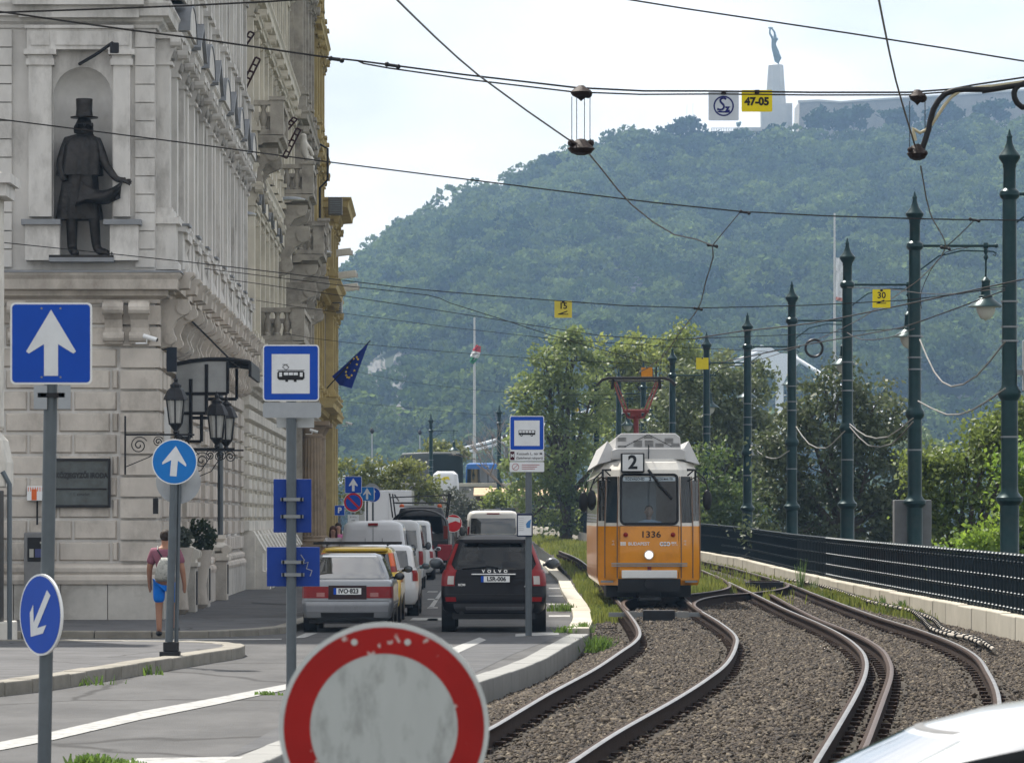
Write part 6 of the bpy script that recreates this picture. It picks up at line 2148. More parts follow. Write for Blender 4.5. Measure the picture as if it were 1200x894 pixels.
gsl.build('side_window', TGLASS, tram, smooth=0); gsr.build('side_window', TGLASS, tram, smooth=0)
# windscreen rubber: a rounded frame on the sloped front
def fy(z):      # front skin y at height z near the middle
    return float(np.interp(z, [.42, .8, 1.55, 1.62, 2.60, 2.74, 2.9], [.02, 0, .02, .03, .16, .2, .32]))
rb = MB()
W_, zb_, zt_, rr_ = .60, 1.60, 2.64, .09
loop = []
for cx, cz, a0 in ((W_ - rr_, zb_ + rr_, -PI / 2), (W_ - rr_, zt_ - rr_, 0), (-W_ + rr_, zt_ - rr_, PI / 2), (-W_ + rr_, zb_ + rr_, PI)):
    for k in range(6):
        a = a0 + PI / 2 * k / 5
        loop.append((cx + rr_ * math.cos(a), fy(cz + rr_ * math.sin(a)) - .012, cz + rr_ * math.sin(a)))
rb.tube(loop + [loop[0]], .028, 6)
rb.build('rubber_seal', BLACK, tram)
# filler between the rounded seal and the body corners
for sg in (-1, 1):
    d_ = MB()
    # narrow corner windows and folding door leaves on the slanted corners
    for (u0, u1, m_) in ((.66, .80, BLACK), (.82, .97, BLACK)):
        pts_ = []
        for z in (1.66, 2.52):
            for u in (u0, u1):
                x0_, x1_ = .62, HW - .02
                y0_, y1_ = fy(z), fy(z) + .46
                pts_.append(Vector((sg * (x0_ + (x1_ - x0_) * u + .008), y0_ + (y1_ - y0_) * u - .012, z)))
        d_.add([pts_[0], pts_[1], pts_[3], pts_[2]], [(0, 1, 2, 3)])
    dr_ = d_.build('door_window', mat('dark_door_glass', (.02, .024, .025), .1, coat=.8), tram, smooth=0)
    d_ = MB()
    for u in (.10, .645, .985):
        x_ = .62 + (HW - .62) * u
        d_.tube([(sg * (x_ + .01), fy(.5) + .46 * u - .015, .45), (sg * (x_ + .01), fy(1.55) + .46 * u - .015, 1.55), (sg * (x_ - .02), fy(2.6) + .46 * u - .015, 2.6)], .012, 5)
    d_.build('door_edge', mat('door_trim', (.20, .13, .09), .5), tram)
    d_ = MB(); d_.boxb(min(sg * .76, sg * 1.02), max(sg * .76, sg * 1.02), .10, .3, .36, .40); d_.build('step', STEEL, tram, smooth=0)
    # side mirrors on black tubular arms
    d_ = MB()
    d_.tube([(sg * .82, .25, 2.62), (sg * .95, .05, 2.74), (sg * 1.16, -.05, 2.55), (sg * 1.25, -.05, 2.3)], .018, 5)
    d_.tube([(sg * .82, .25, 2.5), (sg * 1.0, .05, 2.6), (sg * 1.22, -.02, 2.42)], .014, 5)
    d_.tube([(sg * .80, .22, 2.74), (sg * .98, .22, 2.74), (sg * .98, .22, 2.5)], .03, 5)
    d_.build('mirror_arm', BLACK, tram)
    MB().sph((sg * 1.22, -.05, 2.10), (.10, .07, .22), 12, 8).build('mirror', BLACK, tram)
MB().sph((-1.38, .6, 2.06), (.10, .07, .22), 12, 8).build('mirror', BLACK, tram)
MB().tube([(-1.07, .7, 2.6), (-1.3, .6, 2.5), (-1.38, .6, 2.2)], .016, 5).build('mirror_arm', BLACK, tram)
# front trim
for sg in (-1, 1):
    MB().tube([(sg * .62, fy(.45) - .002, .45), (sg * .62, fy(1.5) - .002, 1.55)], .007, 4).build('panel_seam', RUST, tram)
MB().tube([(-.62, fy(1.53) - .004, 1.56), (.62, fy(1.53) - .004, 1.56)], .008, 4).build('panel_seam', RUST, tram)
mb = MB(); mb.boxb(-.80, .80, -.03, .05, .745, .775); mb.boxb(-.80, .80, -.03, .05, .70, .725); mb.build('bumper_strip', mat('grey_strip', (.30, .29, .28), .4, .3), tram, smooth=0)
MB().boxb(-.585, .585, -.05, .03, .45, .62).build('bumper_board', WHITE, tram, smooth=0, bevel=.015)
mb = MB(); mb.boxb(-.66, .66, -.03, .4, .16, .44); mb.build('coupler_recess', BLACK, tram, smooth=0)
mb = MB(); mb.cyl((0, -.22, .33), (0, .1, .33), .1, n=16); mb.boxb(-.05, .05, -.2, .1, .24, .42); mb.build('coupler', DARKM, tram)
MB().boxb(-.04, .04, -.045, -.03, .62, .70).build('coupling_hook', mat('hook_red', (.16, .02, .012), .5), tram, smooth=0)
mb = MB(); mb.lathe([(.0, .0), (.08, .0), (.10, .03), (.10, .06), (.0, .06)], 20); mb.xf(Matrix.Translation((-.01, -.005, .945)) @ Matrix.Rotation(PI / 2, 4, 'X')); mb.build('headlight', CHROME, tram)
MB().disc((-.01, -.07, .945), .072, 24).build('headlight_lens', mat('lit_headlight', (1, .93, .78), .3, emit=2.5, var=.0), tram, smooth=0)
for xx in (-.50, .50):
    MB().lathe([(0, 0), (.05, 0), (.05, .03), (.03, .045), (0, .05)], 14).xf(Matrix.Translation((xx, .0, 1.37)) @ Matrix.Rotation(PI / 2, 4, 'X')).build('red_lamp', mat('tram_red_lens', (.22, .012, .008), .3), tram)
mb = MB(); mb.text('1336', .19, (.03, -.005, 1.37), bold=.002, sx=1.15); mb.build('fleet_number', INK, tram, smooth=0)
mb = MB(); mb.text('BUDAPEST', .095, (-.22, -.008, 1.175), bold=.002); mb.boxb(-.61, -.58, -.009, -.006, 1.14, 1.22); mb.boxb(-.57, -.54, -.009, -.006, 1.14, 1.22); mb.boxb(-.53, -.50, -.009, -.006, 1.14, 1.22)
for xx in (.26, .33, .40):
    mb.ring((xx, -.009, 1.175), .02, .045, 16)
mb.text('BKK', .06, (.52, -.008, 1.195), bold=.002); mb.text('BKV Zrt', .035, (.54, -.008, 1.15))
for sg in (-1, 1):
    mb.text('2-1' if sg < 0 else '2-2', .09, (sg * .76, .13, 1.2), rot=Matrix.Rotation(sg * .7, 3, 'Z') @ Matrix.Rotation(PI / 2, 3, 'X') @ Matrix.Rotation(PI / 2, 3, 'Z'))
mb.build('lettering', WHITE, tram, smooth=0)
# route number box, vents
nb_ = MB(); nb_.boxb(-.60, -.10, .02, .4, 2.68, 3.10); nb = nb_.build('route_box', BLACK, tram, smooth=0, bevel=.03)
MB().boxb(-.565, -.135, .008, .02, 2.715, 3.065).build('route_panel', SIGNWHITE, nb, smooth=0)
MB().text('2', .40, (-.35, .002, 2.885), bold=.012).build('route_number', INK, nb, smooth=0)
mb = MB()
for k in range(5):
    mb.boxb(.13, .46, .235 + .03 * k, .26 + .03 * k, 2.76 + .028 * k, 2.775 + .028 * k)
mb.build('vent_slats', mat('vent_grey', (.2, .19, .18), .6), tram, smooth=0)
MB().boxb(-.55, .55, .118, .124, 2.50, 2.585).build('destination_strip', mat('pale_blue_strip', (.42, .50, .56), .5), tram, smooth=0)
mb = MB(); mb.text('KÖZVÁGÓHÍD', .075, (-.30, .112, 2.543), sx=.8, bold=.001); mb.text('2', .10, (.02, .112, 2.543), bold=.004); mb.text('JÁSZAI MARI TÉR', .065, (.33, .112, 2.543), sx=.7, bold=.001); mb.build('destination_lettering', INK, tram, smooth=0)
MB().tube([(-.02, .13, 2.74), (.22, .05, 2.42), (.48, .04, 2.12)], [.03, .035, .03], 6).build('wiper_arm', BLACK, tram)
MB().tube([(.48, .07, 2.55), (.56, .0, 1.70)], .016, 5).build('wiper_blade', BLACK, tram)
# roof: fairings with pointed ends and the equipment box
for sg in (-1, 1):
    f_ = MB()
    a = [(sg * .62, .55, 2.98), (sg * 1.09, .62, 2.86), (sg * .86, .75, 3.36)]
    b = [(x_, 12.8, z_) for x_, _, z_ in a]
    f_.add(a + b, [(0, 1, 2), (3, 5, 4), (0, 3, 4, 1), (1, 4, 5, 2), (2, 5, 3, 0)])
    f_.build('roof_fairing', ROOFG, tram, smooth=0)
mb = MB()
mb.prism([(-.80, 2.96), (.80, 2.96), (.78, 3.16), (.66, 3.2), (-.66, 3.2), (-.78, 3.16)], .5, 11.8, 'xz'); mb.build('roof_plinth', ROOFG, tram, smooth=0, bevel=.02)
mb = MB(); mb.prism([(-.70, 3.18), (.70, 3.18), (.68, 3.44), (.58, 3.52), (-.58, 3.52), (-.68, 3.44)], .75, 10.5, 'xz'); eq = mb.build('equipment_box', ROOFG, tram, smooth=0, bevel=.02)
mb = MB()
for xx, z0_, n_s in ((-.56, 3.36, 3), (-.22, 3.24, 5), (.02, 3.24, 5), (.24, 3.24, 3), (.44, 3.32, 4), (.58, 3.24, 3), (-.56, 3.22, 2), (.0, 3.42, 2)):
    for k in range(n_s):
        mb.boxb(xx - .09, xx + .09, .735, .748, z0_ + .028 * k, z0_ + .012 + .028 * k)
mb.build('louvres', mat('louvre_dark_grey', (.12, .12, .12), .7), eq, smooth=0)  # dark grey strips mark the louvre slats
struct(LAST[0], 'stuff')
MB().tube([(-.5, .73, 3.24), (0, .73, 3.5), (.5, .73, 3.24)], .008, 4).build('cable', BLACK, eq)
MB().tube([(.0, .5, 2.96), (.0, .45, 3.28)], .012, 5).build('aerial', DARKM, tram)
# pantograph: red post, V arms and a wide pan with down-turned horns
PRED = mat('pantograph_red', (.10, .016, .016), .45, .2)
pg = bpy.data.objects.new('pantograph', None); COL.objects.link(pg); pg.parent = tram; pg.location = (-.2, 2.6, 3.5)
mb = MB(); mb.tube([(0, 0, 0), (0, 0.3, .50)], .06, 8); mb.boxb(-.12, .12, .2, .4, .42, .56)
mb.tube([(-.28, .3, .55), (.28, .3, .55)], .045, 6); mb.tube([(-.24, .3, .55), (-.17, .3, .42), (0, .3, .38), (.17, .3, .42), (.24, .3, .55)], .03, 6)
mb.build('lower_arm', PRED, pg)
for sg in (-1, 1):
    mb = MB(); mb.tube([(sg * .26, .3, .56), (sg * .5, .1, 1.2)], .022, 6); mb.tube([(sg * .18, .3, .56), (sg * .44, .1, 1.2)], .016, 6)
    mb.build('upper_arm', mat('pale_red_arm', (.20, .07, .065), .45), pg)
mb = MB()
for yy in (-.05, .25):
    mb.tube([(-.86, yy, 1.10), (-.74, yy, 1.22), (-.6, yy, 1.26), (.6, yy, 1.26), (.74, yy, 1.22), (.86, yy, 1.10)], .03, 6)
for sg in (-1, 1):
    mb.tube([(sg * .5, .1, 1.26), (sg * .52, .1, 1.02)], .035, 6)
mb.tube([(-.6, .1, 1.20), (.6, .1, 1.20)], .02, 6)
mb.build('collector_head', DARKM, pg)
# inside the cab: floor, seat, back wall, driver
MB().boxb(-.98, .98, .4, 13, .95, 1.0).build('floor', mat('dark_floor', (.03, .03, .03), .7), tram, smooth=0)
mb = MB(); mb.boxb(-.5, .55, .2, .5, 1.0, 1.58); mb.build('dashboard', mat('cab_grey', (.12, .13, .14), .6), tram, smooth=0, bevel=.03)
mb = MB(); mb.boxb(-.95, .2, 1.75, 1.8, 1.0, 2.7); mb.build('cab_wall', mat('cab_wall_grey', (.3, .35, .38), .6), tram, smooth=0)
dv = thing('tram_driver', 'driver in a pale blue shirt sitting behind the tram windscreen', 'person', (2.92, 5000 / 55.5 + .95, tb.z + 1.0), 0)
J = {'hip': (0, 0, .12, .16), 'belly': (0, 0, .32, .17), 'chest': (0, .02, .52, .18), 'neck': (0, 0, .70, .07), 'sa': (-.2, 0, .58, .085), 'ea': (-.3, -.15, .35, .06), 'wa': (-.2, -.42, .30, .045), 'sb': (.2, 0, .58, .085), 'eb': (.3, -.15, .35, .06), 'wb': (.2, -.42, .30, .045),
     'ka': (-.15, -.42, .1, .09), 'kb': (.15, -.42, .1, .09)}
sh = skin('shirt', J, [('hip', 'belly'), ('belly', 'chest'), ('chest', 'neck'), ('chest', 'sa'), ('sa', 'ea'), ('ea', 'wa'), ('chest', 'sb'), ('sb', 'eb'), ('eb', 'wb'), ('hip', 'ka'), ('hip', 'kb')], mat('pale_blue_shirt', (.42, .50, .62), .8), dv, 2)
SKIN = mat('skin_tone', (.42, .26, .19), .6, var=.06)
mb = MB(); mb.sph((0, -.02, .85), (.085, .1, .125), 16, 12); mb.cyl((0, 0, .66), (0, -.01, .8), .055); mb.sph((0, -.12, .84), (.018, .025, .03), 8, 6)
for sg in (-1, 1):
    mb.sph((sg * .2, -.47, .31), (.045, .06, .03), 8, 6); mb.sph((sg * .088, 0, .85), (.012, .02, .03), 6, 5)
mb.build('head', SKIN, dv, smooth=60)
MB().sph((0, .015, .90), (.092, .1, .1), 14, 8).build('hair', mat('dark_grey_hair', (.05, .045, .04), .8), dv)
mb = MB(); mb.boxb(-.25, .25, .12, .22, .0, .6); mb.boxb(-.25, .25, -.25, .2, -.05, .05); mb.build('seat', BLACK, tram, smooth=0, bevel=.04)
tram.children[-1].location = (.02, .95, 1.0)
# lower running gear
mb = MB(); mb.boxb(-.9, .9, .5, 2.8, .05, .32); mb.build('bogie', BLACK, tram, smooth=0)
for sg in (-1, 1):
    for yy in (1.0, 2.5):
        mb = MB().lathe([(0, -.06), (.33, -.06), (.36, -.05), (.33, -.03), (.33, .06), (0, .06)], 22).xf(Matrix.Translation((sg * .72, yy, .33)) @ Matrix.Rotation(-sg * PI / 2, 4, 'Y'))
        mb.build('wheel', RUST, tram, smooth=40)
# ---------------------------------------------------------------- signs
def rrect(w, h, r, n=5):
    out = []
    for cx, cz, a0 in ((w / 2 - r, -h / 2 + r, -PI / 2), (w / 2 - r, h / 2 - r, 0), (-w / 2 + r, h / 2 - r, PI / 2), (-w / 2 + r, -h / 2 + r, PI)):
        for k in range(n + 1):
            a = a0 + PI / 2 * k / n
            out.append((cx + r * math.cos(a), cz + r * math.sin(a)))
    return out


def off(poly, dx, dz):
    return [(x + dx, z + dz) for x, z in poly]


ARROW_UP = [(-.042, -.21), (.042, -.21), (.042, .02), (.15, -.055), (.15, -.02), (0, .23), (-.15, -.02), (-.15, -.055), (-.042, .02)]


def square_plate(t, w, z, m=SIGNBLUE, h=None, y=0.0, x=0.0, edge=WHITE, name='plate', rz=0.0):
    h = h or w
    mb = MB(); mb.prism(off(rrect(w, h, w * .06), x, z), y - .006, y + .012, 'xz')
    o = mb.build(name, edge, t, smooth=0)
    MB().polyf(off(rrect(w * .955, h - w * .045, w * .045), x, z), y - .009).build('face', m, o, smooth=0)
    return o


def round_plate(t, d, z, m=SIGNBLUE, y=0.0, x=0.0, name='plate'):
    mb = MB(); n = 40
    mb.prism([(x + d / 2 * math.cos(2 * PI * k / n), z + d / 2 * math.sin(2 * PI * k / n)) for k in range(n)], y - .006, y + .012, 'xz')
    o = mb.build(name, WHITE, t, smooth=30)
    MB().disc((x, y - .009, z), d / 2 * .95, n).build('face', m, o, smooth=0)
    return o


# near left pole: square arrow above, turned round arrow below
s = 158.0
b = gp(50, HY + CZ * s, 0)
t = thing('sign_post', 'grey post with a blue square up arrow sign above a turned round blue arrow sign', 'road sign', (b.x, b.y, 0))
top = pt(60, 354, s)
mb = MB(); mb.tube([(0, .07, 0), (top.x - b.x, .07, top.z - .02)], .052, 14); mb.build('post', POLEGREY, t, smooth=40)
zz = pt(60, 402.5, s).z; xx = pt(60, 402.5, s).x - b.x
sq = square_plate(t, .605, zz, x=xx)
MB().polyf(off([(a * 1.0 if abs(a) > .1 else a, c) for a, c in [(-.052, -.24), (.052, -.24), (.052, -.005), (.165, -.075), (.185, -.06), (.0, .25), (-.185, -.06), (-.165, -.075), (-.052, -.005)]], xx, zz), -.012).build('arrow', SIGNWHITE, sq, smooth=0)
for a, c in ((-.07, .26), (.07, .26), (-.07, -.25), (.07, -.25)):
    MB().cyl((xx + a, -.008, zz + c), (xx + a, -.014, zz + c), .008, n=8).build('rivet', STEEL, sq)
mb = MB(); mb.boxb(xx - .13, xx - .03, .0, .012, zz - .49, zz - .31); mb.boxb(xx + .05, xx + .145, 0, .012, zz - .49, zz - .31); mb.build('back_plate', SIGNBACK, t, smooth=0, bevel=.01)
mb = MB(); mb.boxb(xx - .1, xx + .1, -.0, .13, zz - .40, zz - .365); mb.build('clamp', DARKM, t, smooth=0)
c = pt(48.5, 720, s)
rd = bpy.data.objects.new('round_sign', None); COL.objects.link(rd); rd.parent = t; rd.location = (c.x - b.x, -.02, c.z); rd.rotation_euler = (0, 0, math.radians(-53))
r_ = round_plate(rd, .605, 0)
A2 = [(-.04, -.16), (.04, -.16), (.04, .02), (.13, -.04), (.13, .04), (0, .2), (-.13, .04), (-.13, -.04), (-.04, .02)]
ra = math.radians(180 - 38)
def rot2(p, a):
    return (p[0] * math.cos(a) - p[1] * math.sin(a), p[0] * math.sin(a) + p[1] * math.cos(a))
MB().polyf([rot2((p[0], p[1]), ra) for p in [(-.032, -.21), (.032, -.21), (.032, .10), (.12, .0), (.12, .08), (0, .21), (-.12, .08), (-.12, .0), (-.032, .10)]], -.012).build('arrow', SIGNWHITE, r_, smooth=0)

# round arrow on the island
s = 79.0
b = gp(197, 769, .15)
t = thing('sign_post', 'leaning grey post on the island with a round blue up arrow sign', 'road sign', (b.x, b.y, .15))
c = pt(204.5, 541, F / b.y)
cx, cz = c.x - b.x, c.z - .15
mb = MB(); mb.tube([(0, .07, 0), (cx, .07, cz + .1)], .055, 12); mb.build('post', POLEGREY, t)
mb = MB(); mb.tube([(.10, .12, 0), (cx + .06, .12, cz)], .03, 8); mb.build('stay', POLEGREY, t)
mb = MB(); mb.boxb(-.12, .16, -.02, .2, 0, .07); mb.boxb(-.07, .14, -.0, .17, .07, .2); mb.build('foot', DARKM, t, smooth=0, bevel=.01)
r_ = round_plate(t, .63, cz, mat('sign_light_blue', (0.005, 0.16, 0.50), .35, var=.06), x=cx)
MB().polyf([(cx + q[0], cz + q[1]) for q in (rot2((a * 1.1, c_ * .95), math.radians(-5)) for a, c_ in ARROW_UP)], -.012).build('arrow', SIGNWHITE, r_, smooth=0)
mb = MB(); mb.prism([(cx + .04 + .31 * math.cos(2 * PI * k / 36), cz - .27 + .31 * math.sin(2 * PI * k / 36)) for k in range(36)], .17, .185, 'xz'); mb.build('back_disc', SIGNBACK, t, smooth=30)
MB().boxb(cx - .31, cx - .24, .13, .22, cz - .72, cz - .50).build('clip', DARKM, t, smooth=0)

# tram stop pole
s = 110.0
b = gp(341, HY + CZ * s, 0)
t = thing('tram_stop_pole', 'grey pole with a blue framed tram stop sign and two blue sign backs', 'stop sign', (b.x, b.y, 0))
zz = pt(0, 437, s).z
MB().cyl((0, .07, 0), (0, .07, zz + .25), .055, n=14).build('post', POLEGREY, t)
sq = square_plate(t, .60, zz, SIGNBLUE, x=0)
MB().polyf([(-.205, zz - .22), (.20, zz - .22), (.20, zz + .20), (-.205, zz + .20)], -.012).build('panel', SIGNWHITE, sq, smooth=0)
ic = MB()
z0 = zz - .075
ic.polyf([(-.125, z0), (.125, z0), (.145, z0 + .02), (.145, z0 + .075), (.13, z0 + .095), (-.13, z0 + .095), (-.145, z0 + .075), (-.145, z0 + .02)], -.0150)
ic.polyf([(-.06, z0 - .02), (-.03, z0 - .02), (-.03, z0), (-.06, z0)], -.015); ic.polyf([(.03, z0 - .02), (.06, z0 - .02), (.06, z0), (.03, z0)], -.015); ic.polyf([(-.145, z0 + .10), (.145, z0 + .10), (.145, z0 + .106), (-.145, z0 + .106)], -.015)
for a, c in (((-.05, .106), (-.09, .135)), ((-.09, .135), (-.06, .165)), ((-.05, .106), (-.02, .135)), ((-.02, .135), (-.06, .165)), ((-.09, .165), (-.03, .165))):
    d = Vector((c[0] - a[0], c[1] - a[1])); n = Vector((-d.y, d.x)).normalized() * .003
    ic.polyf([(a[0] + n.x, z0 + a[1] + n.y), (a[0] - n.x, z0 + a[1] - n.y), (c[0] - n.x, z0 + c[1] - n.y), (c[0] + n.x, z0 + c[1] + n.y)], -.015)
ic.build('tram_symbol', INK, sq, smooth=0)
wn_ = MB()
for k in range(3):
    wn_.polyf([(-.075 + k * .052, z0 + .05), (-.03 + k * .052, z0 + .05), (-.03 + k * .052, z0 + .08), (-.075 + k * .052, z0 + .08)], -.0165)
for q in (-.125, .095):
    wn_.polyf([(q, z0 + .035), (q + .03, z0 + .035), (q + .03, z0 + .08), (q, z0 + .08)], -.0165)
wn_.build('window_mark', SIGNWHITE, sq, smooth=0)
mb = MB(); mb.prism(off(rrect(.62, .165, .03), .01, zz - .395), .0, .012, 'xz'); mb.build('back_plate', SIGNBACK, t, smooth=0)
mb = MB(); mb.boxb(-.16, .24, .12, .13, zz - .58, zz - .475); mb.build('back_plate', mat('pale_sign_back', (.42, .44, .45), .5, .2), t, smooth=0)
for (w, h, px, py, bm) in ((.405, .57, 342, 592.5, .12), (.565, .42, 343, 664, .12)):
    zc = pt(0, py, s).z; xc = (px - 341) / s
    mb = MB(); mb.boxb(xc - w / 2, xc + w / 2, bm, bm + .012, zc - h / 2, zc + h / 2); o = mb.build('blue_plate', mat('dull_sign_blue', (.006, .04, .26), .45, var=.12, scale=2), t, smooth=0, bevel=.008)
    for dz in (-h * .2, h * .12):
        mb = MB(); mb.boxb(xc - .11, xc + .11, -.0, .02, zc + dz - .018, zc + dz + .018); mb.boxb(xc - .12, xc - .09, 0, .12, zc + dz - .018, zc + dz + .018); mb.boxb(xc + .09, xc + .12, 0, .12, zc + dz - .018, zc + dz + .018)
        mb.build('clamp', STEEL, o, smooth=0)
    if h < .5:
        mb = MB()
        pz = [(xc + .08, zc + .13), (xc + .12, zc + .07), (xc + .10, zc + .03), (xc + .16, zc + .05), (xc + .14, zc - .02), (xc + .2, zc - .04), (xc + .18, zc - .1)]
        mb.tube([(a, bm - .003, c) for a, c in pz], .006, 4); mb.build('scratch', SIGNBACK, o)
MB().boxb(-.06, .06, .02, .14, zz - .47, zz - .43).build('clamp', STEEL, t, smooth=0)

# bus stop pole
s = 72.0
b = gp(619.5, 745, .004)
s = F / b.y
t = thing('bus_stop_pole', 'grey pole with a blue framed bus stop sign, name plates and small timetable case', 'stop sign', (b.x, b.y, 0))
zz = pt(0, 507.5, s).z
W_ = 40.5 / s
MB().cyl((0, .07, 0), (0, .07, zz - .2), .058, n=14).build('post', POLEGREY, t)
x0 = (617.5 - 619.5) / s
sq = square_plate(t, W_, zz, SIGNBLUE, x=x0)
k = W_ / .6
MB().polyf([(x0 - .22 * k, zz - .22 * k), (x0 + .22 * k, zz - .22 * k), (x0 + .22 * k, zz + .22 * k), (x0 - .22 * k, zz + .22 * k)], -.012).build('panel', SIGNWHITE, sq, smooth=0)
ic = MB(); wn_ = MB()
ic.polyf([(x0 - .145 * k, zz - .03 * k), (x0 + .145 * k, zz - .03 * k), (x0 + .145 * k, zz + .05 * k), (x0 - .145 * k, zz + .05 * k)], -.015)
for a in (-.095, .085):
    ic.disc((x0 + a * k, -.0155, zz - .035 * k), .022 * k, 14)
for q in range(5):
    wn_.polyf([(x0 + (-.135 + q * .055) * k, zz + .005 * k), (x0 + (-.09 + q * .055) * k, zz + .005 * k), (x0 + (-.09 + q * .055) * k, zz + .042 * k), (x0 + (-.135 + q * .055) * k, zz + .042 * k)], -.0165)
for a in (-.095, .085):
    wn_.disc((x0 + a * k, -.0175, zz - .035 * k), .009 * k, 10)
ic.build('bus_symbol', INK, sq, smooth=0); wn_.build('window_mark', SIGNWHITE, sq, smooth=0)
z1 = pt(0, 534, s).z; z2 = pt(0, 547, s).z
mb = MB(); mb.prism(off(rrect(W_, 12.4 / s, .02), x0, z1), -.006, .012, 'xz'); np_ = mb.build('name_plate', SIGNWHITE, t, smooth=0)
MB().boxb(x0 - W_ / 2 + .01, x0 - W_ / 2 + .085, -.009, -.0065, z1 - .075, z1 + .075).build('metro_mark', mat('dark_red_mark', (.06, .012, .02), .5), np_, smooth=0)
mb = MB(); mb.text('M', .075, (x0 - W_ / 2 + .048, -.011, z1), bold=.003); mb.build('metro_letter', SIGNWHITE, np_, smooth=0)
mb = MB(); mb.text('Kossuth L. tér M', .066, (x0 + .045, -.009, z1 + .035), bold=.0005); mb.text('(Széchenyi rakpart)', .060, (x0 + .045, -.009, z1 - .04), bold=.0005); mb.build('lettering', INK, np_, smooth=0)
mb = MB(); mb.prism(off(rrect(W_, 11.6 / s, .02), x0, z2), -.006, .012, 'xz'); np_ = mb.build('notice_plate', SIGNWHITE, t, smooth=0)
mb = MB(); mb.ring((x0 - W_ * .33, -.009, z2), .052, .062, 24); mb.tube([(x0 - W_ * .33 - .04, -.009, z2 - .04), (x0 - W_ * .33 + .04, -.009, z2 + .04)], .005, 4)
for q in range(3):
    mb.boxb(x0 - .09, x0 + .22 - .04 * q, -.0095, -.0085, z2 + .03 - q * .035, z2 + .042 - q * .035)
mb.build('notice_marks', mat('faded_red_ink', (.36, .12, .12), .6), np_, smooth=0)
zc = pt(0, 615, s).z; xc = (615 - 619.5) / s
mb = MB(); mb.boxb(xc - .14, xc + .14, -.05, .03, zc - .205, zc + .205); tc_ = mb.build('timetable_case', mat('navy_case', (.012, .018, .05), .4), t, smooth=0, bevel=.012)
MB().boxb(xc - .118, xc + .118, -.054, -.0505, zc - .18, zc + .165).build('timetable', SIGNWHITE, tc_, smooth=0)
mb = MB(); mb.polyf([(xc + .03, zc - .05), (xc + .09, zc - .05), (xc + .11, zc + .1), (xc + .06, zc + .07), (xc + .02, zc + .02)], -.0555); mb.build('map_print', mat('map_blue', (.05, .18, .4), .5), tc_, smooth=0)
mb = MB()
for q in range(7):
    mb.boxb(xc - .105, xc - .02, -.0555, -.0545, zc + .12 - q * .035, zc + .126 - q * .035)
mb.build('printed_rows', mat('grey_print', (.35, .36, .37), .6), tc_, smooth=0)

# the no entry (all vehicles) sign close to the camera
s = 408.0
c = pt(450, 852, s)
t = thing('closed_road_sign', 'large worn round white sign with red ring close to the camera', 'road sign', (c.x, c.y, 0))
n = 64
mb = MB(); mb.prism([(.302 * math.cos(2 * PI * q / n), c.z + .302 * math.sin(2 * PI * q / n)) for q in range(n)], -.004, .012, 'xz'); pl_ = mb.build('plate', mat('pale_rim', (.55, .57, .58), .5), t, smooth=30)
WORNRED = mat('worn_sign_red', (.32, .010, .010), .4, var=.12, scale=5, stain=(.50, .26, .24), stain_scale=22, stain_amt=.0)
def worn_red():
    m = WORNRED.copy(); m.name = 'chipped_sign_red'
    N, L = m.node_tree.nodes, m.node_tree.links
    p = [q for q in N if q.type == 'BSDF_PRINCIPLED'][0]
    src = p.inputs['Base Color'].links[0].from_socket
    tc = N.new('ShaderNodeTexCoord'); vz = N.new('ShaderNodeTexNoise'); vz.inputs['Scale'].default_value = 14; vz.inputs['Detail'].default_value = 9; vz.inputs['Roughness'].default_value = .6
    L.new(tc.outputs['Object'], vz.inputs[0])
    r = N.new('ShaderNodeMapRange'); r.inputs[1].default_value = .625; r.inputs[2].default_value = .64
    L.new(vz.outputs[0], r.inputs[0])
    mx = N.new('ShaderNodeMix'); mx.data_type = 'RGBA'; mx.inputs[7].default_value = (.50, .40, .39, 1)
    L.new(r.outputs[0], mx.inputs[0]); L.new(src, mx.inputs[6]); L.new(mx.outputs[2], p.inputs['Base Color'])
    return m
MB().ring((0, -.007, c.z), .212, .288, 64).build('red_ring', worn_red(), pl_, smooth=0)
MB().disc((0, -.0065, c.z), .2125, 64).build('white_field', mat('dirty_sign_white', (.44, .46, .465), .5, var=.06, scale=4, stain=(.20, .205, .205), stain_scale=9, stain_amt=.75, stretch=(1.6, 1, .55)), pl_, smooth=0)
for a, z_ in ((-.085, .245), (.068, .245)):
    MB().cyl((a, -.0071, c.z + z_), (a, -.013, c.z + z_), .0095, n=12).build('rivet', mat('chipped_rivet', (.5, .5, .5), .5), pl_)
MB().cyl((0, .06, 0), (0, .06, c.z + .2), .03, n=12).build('post', STEEL, t)
mb = MB(); mb.boxb(-.3, .3, -.15, .3, 0, .08); mb.build('foot', RUBBER, t, smooth=0, bevel=.02)

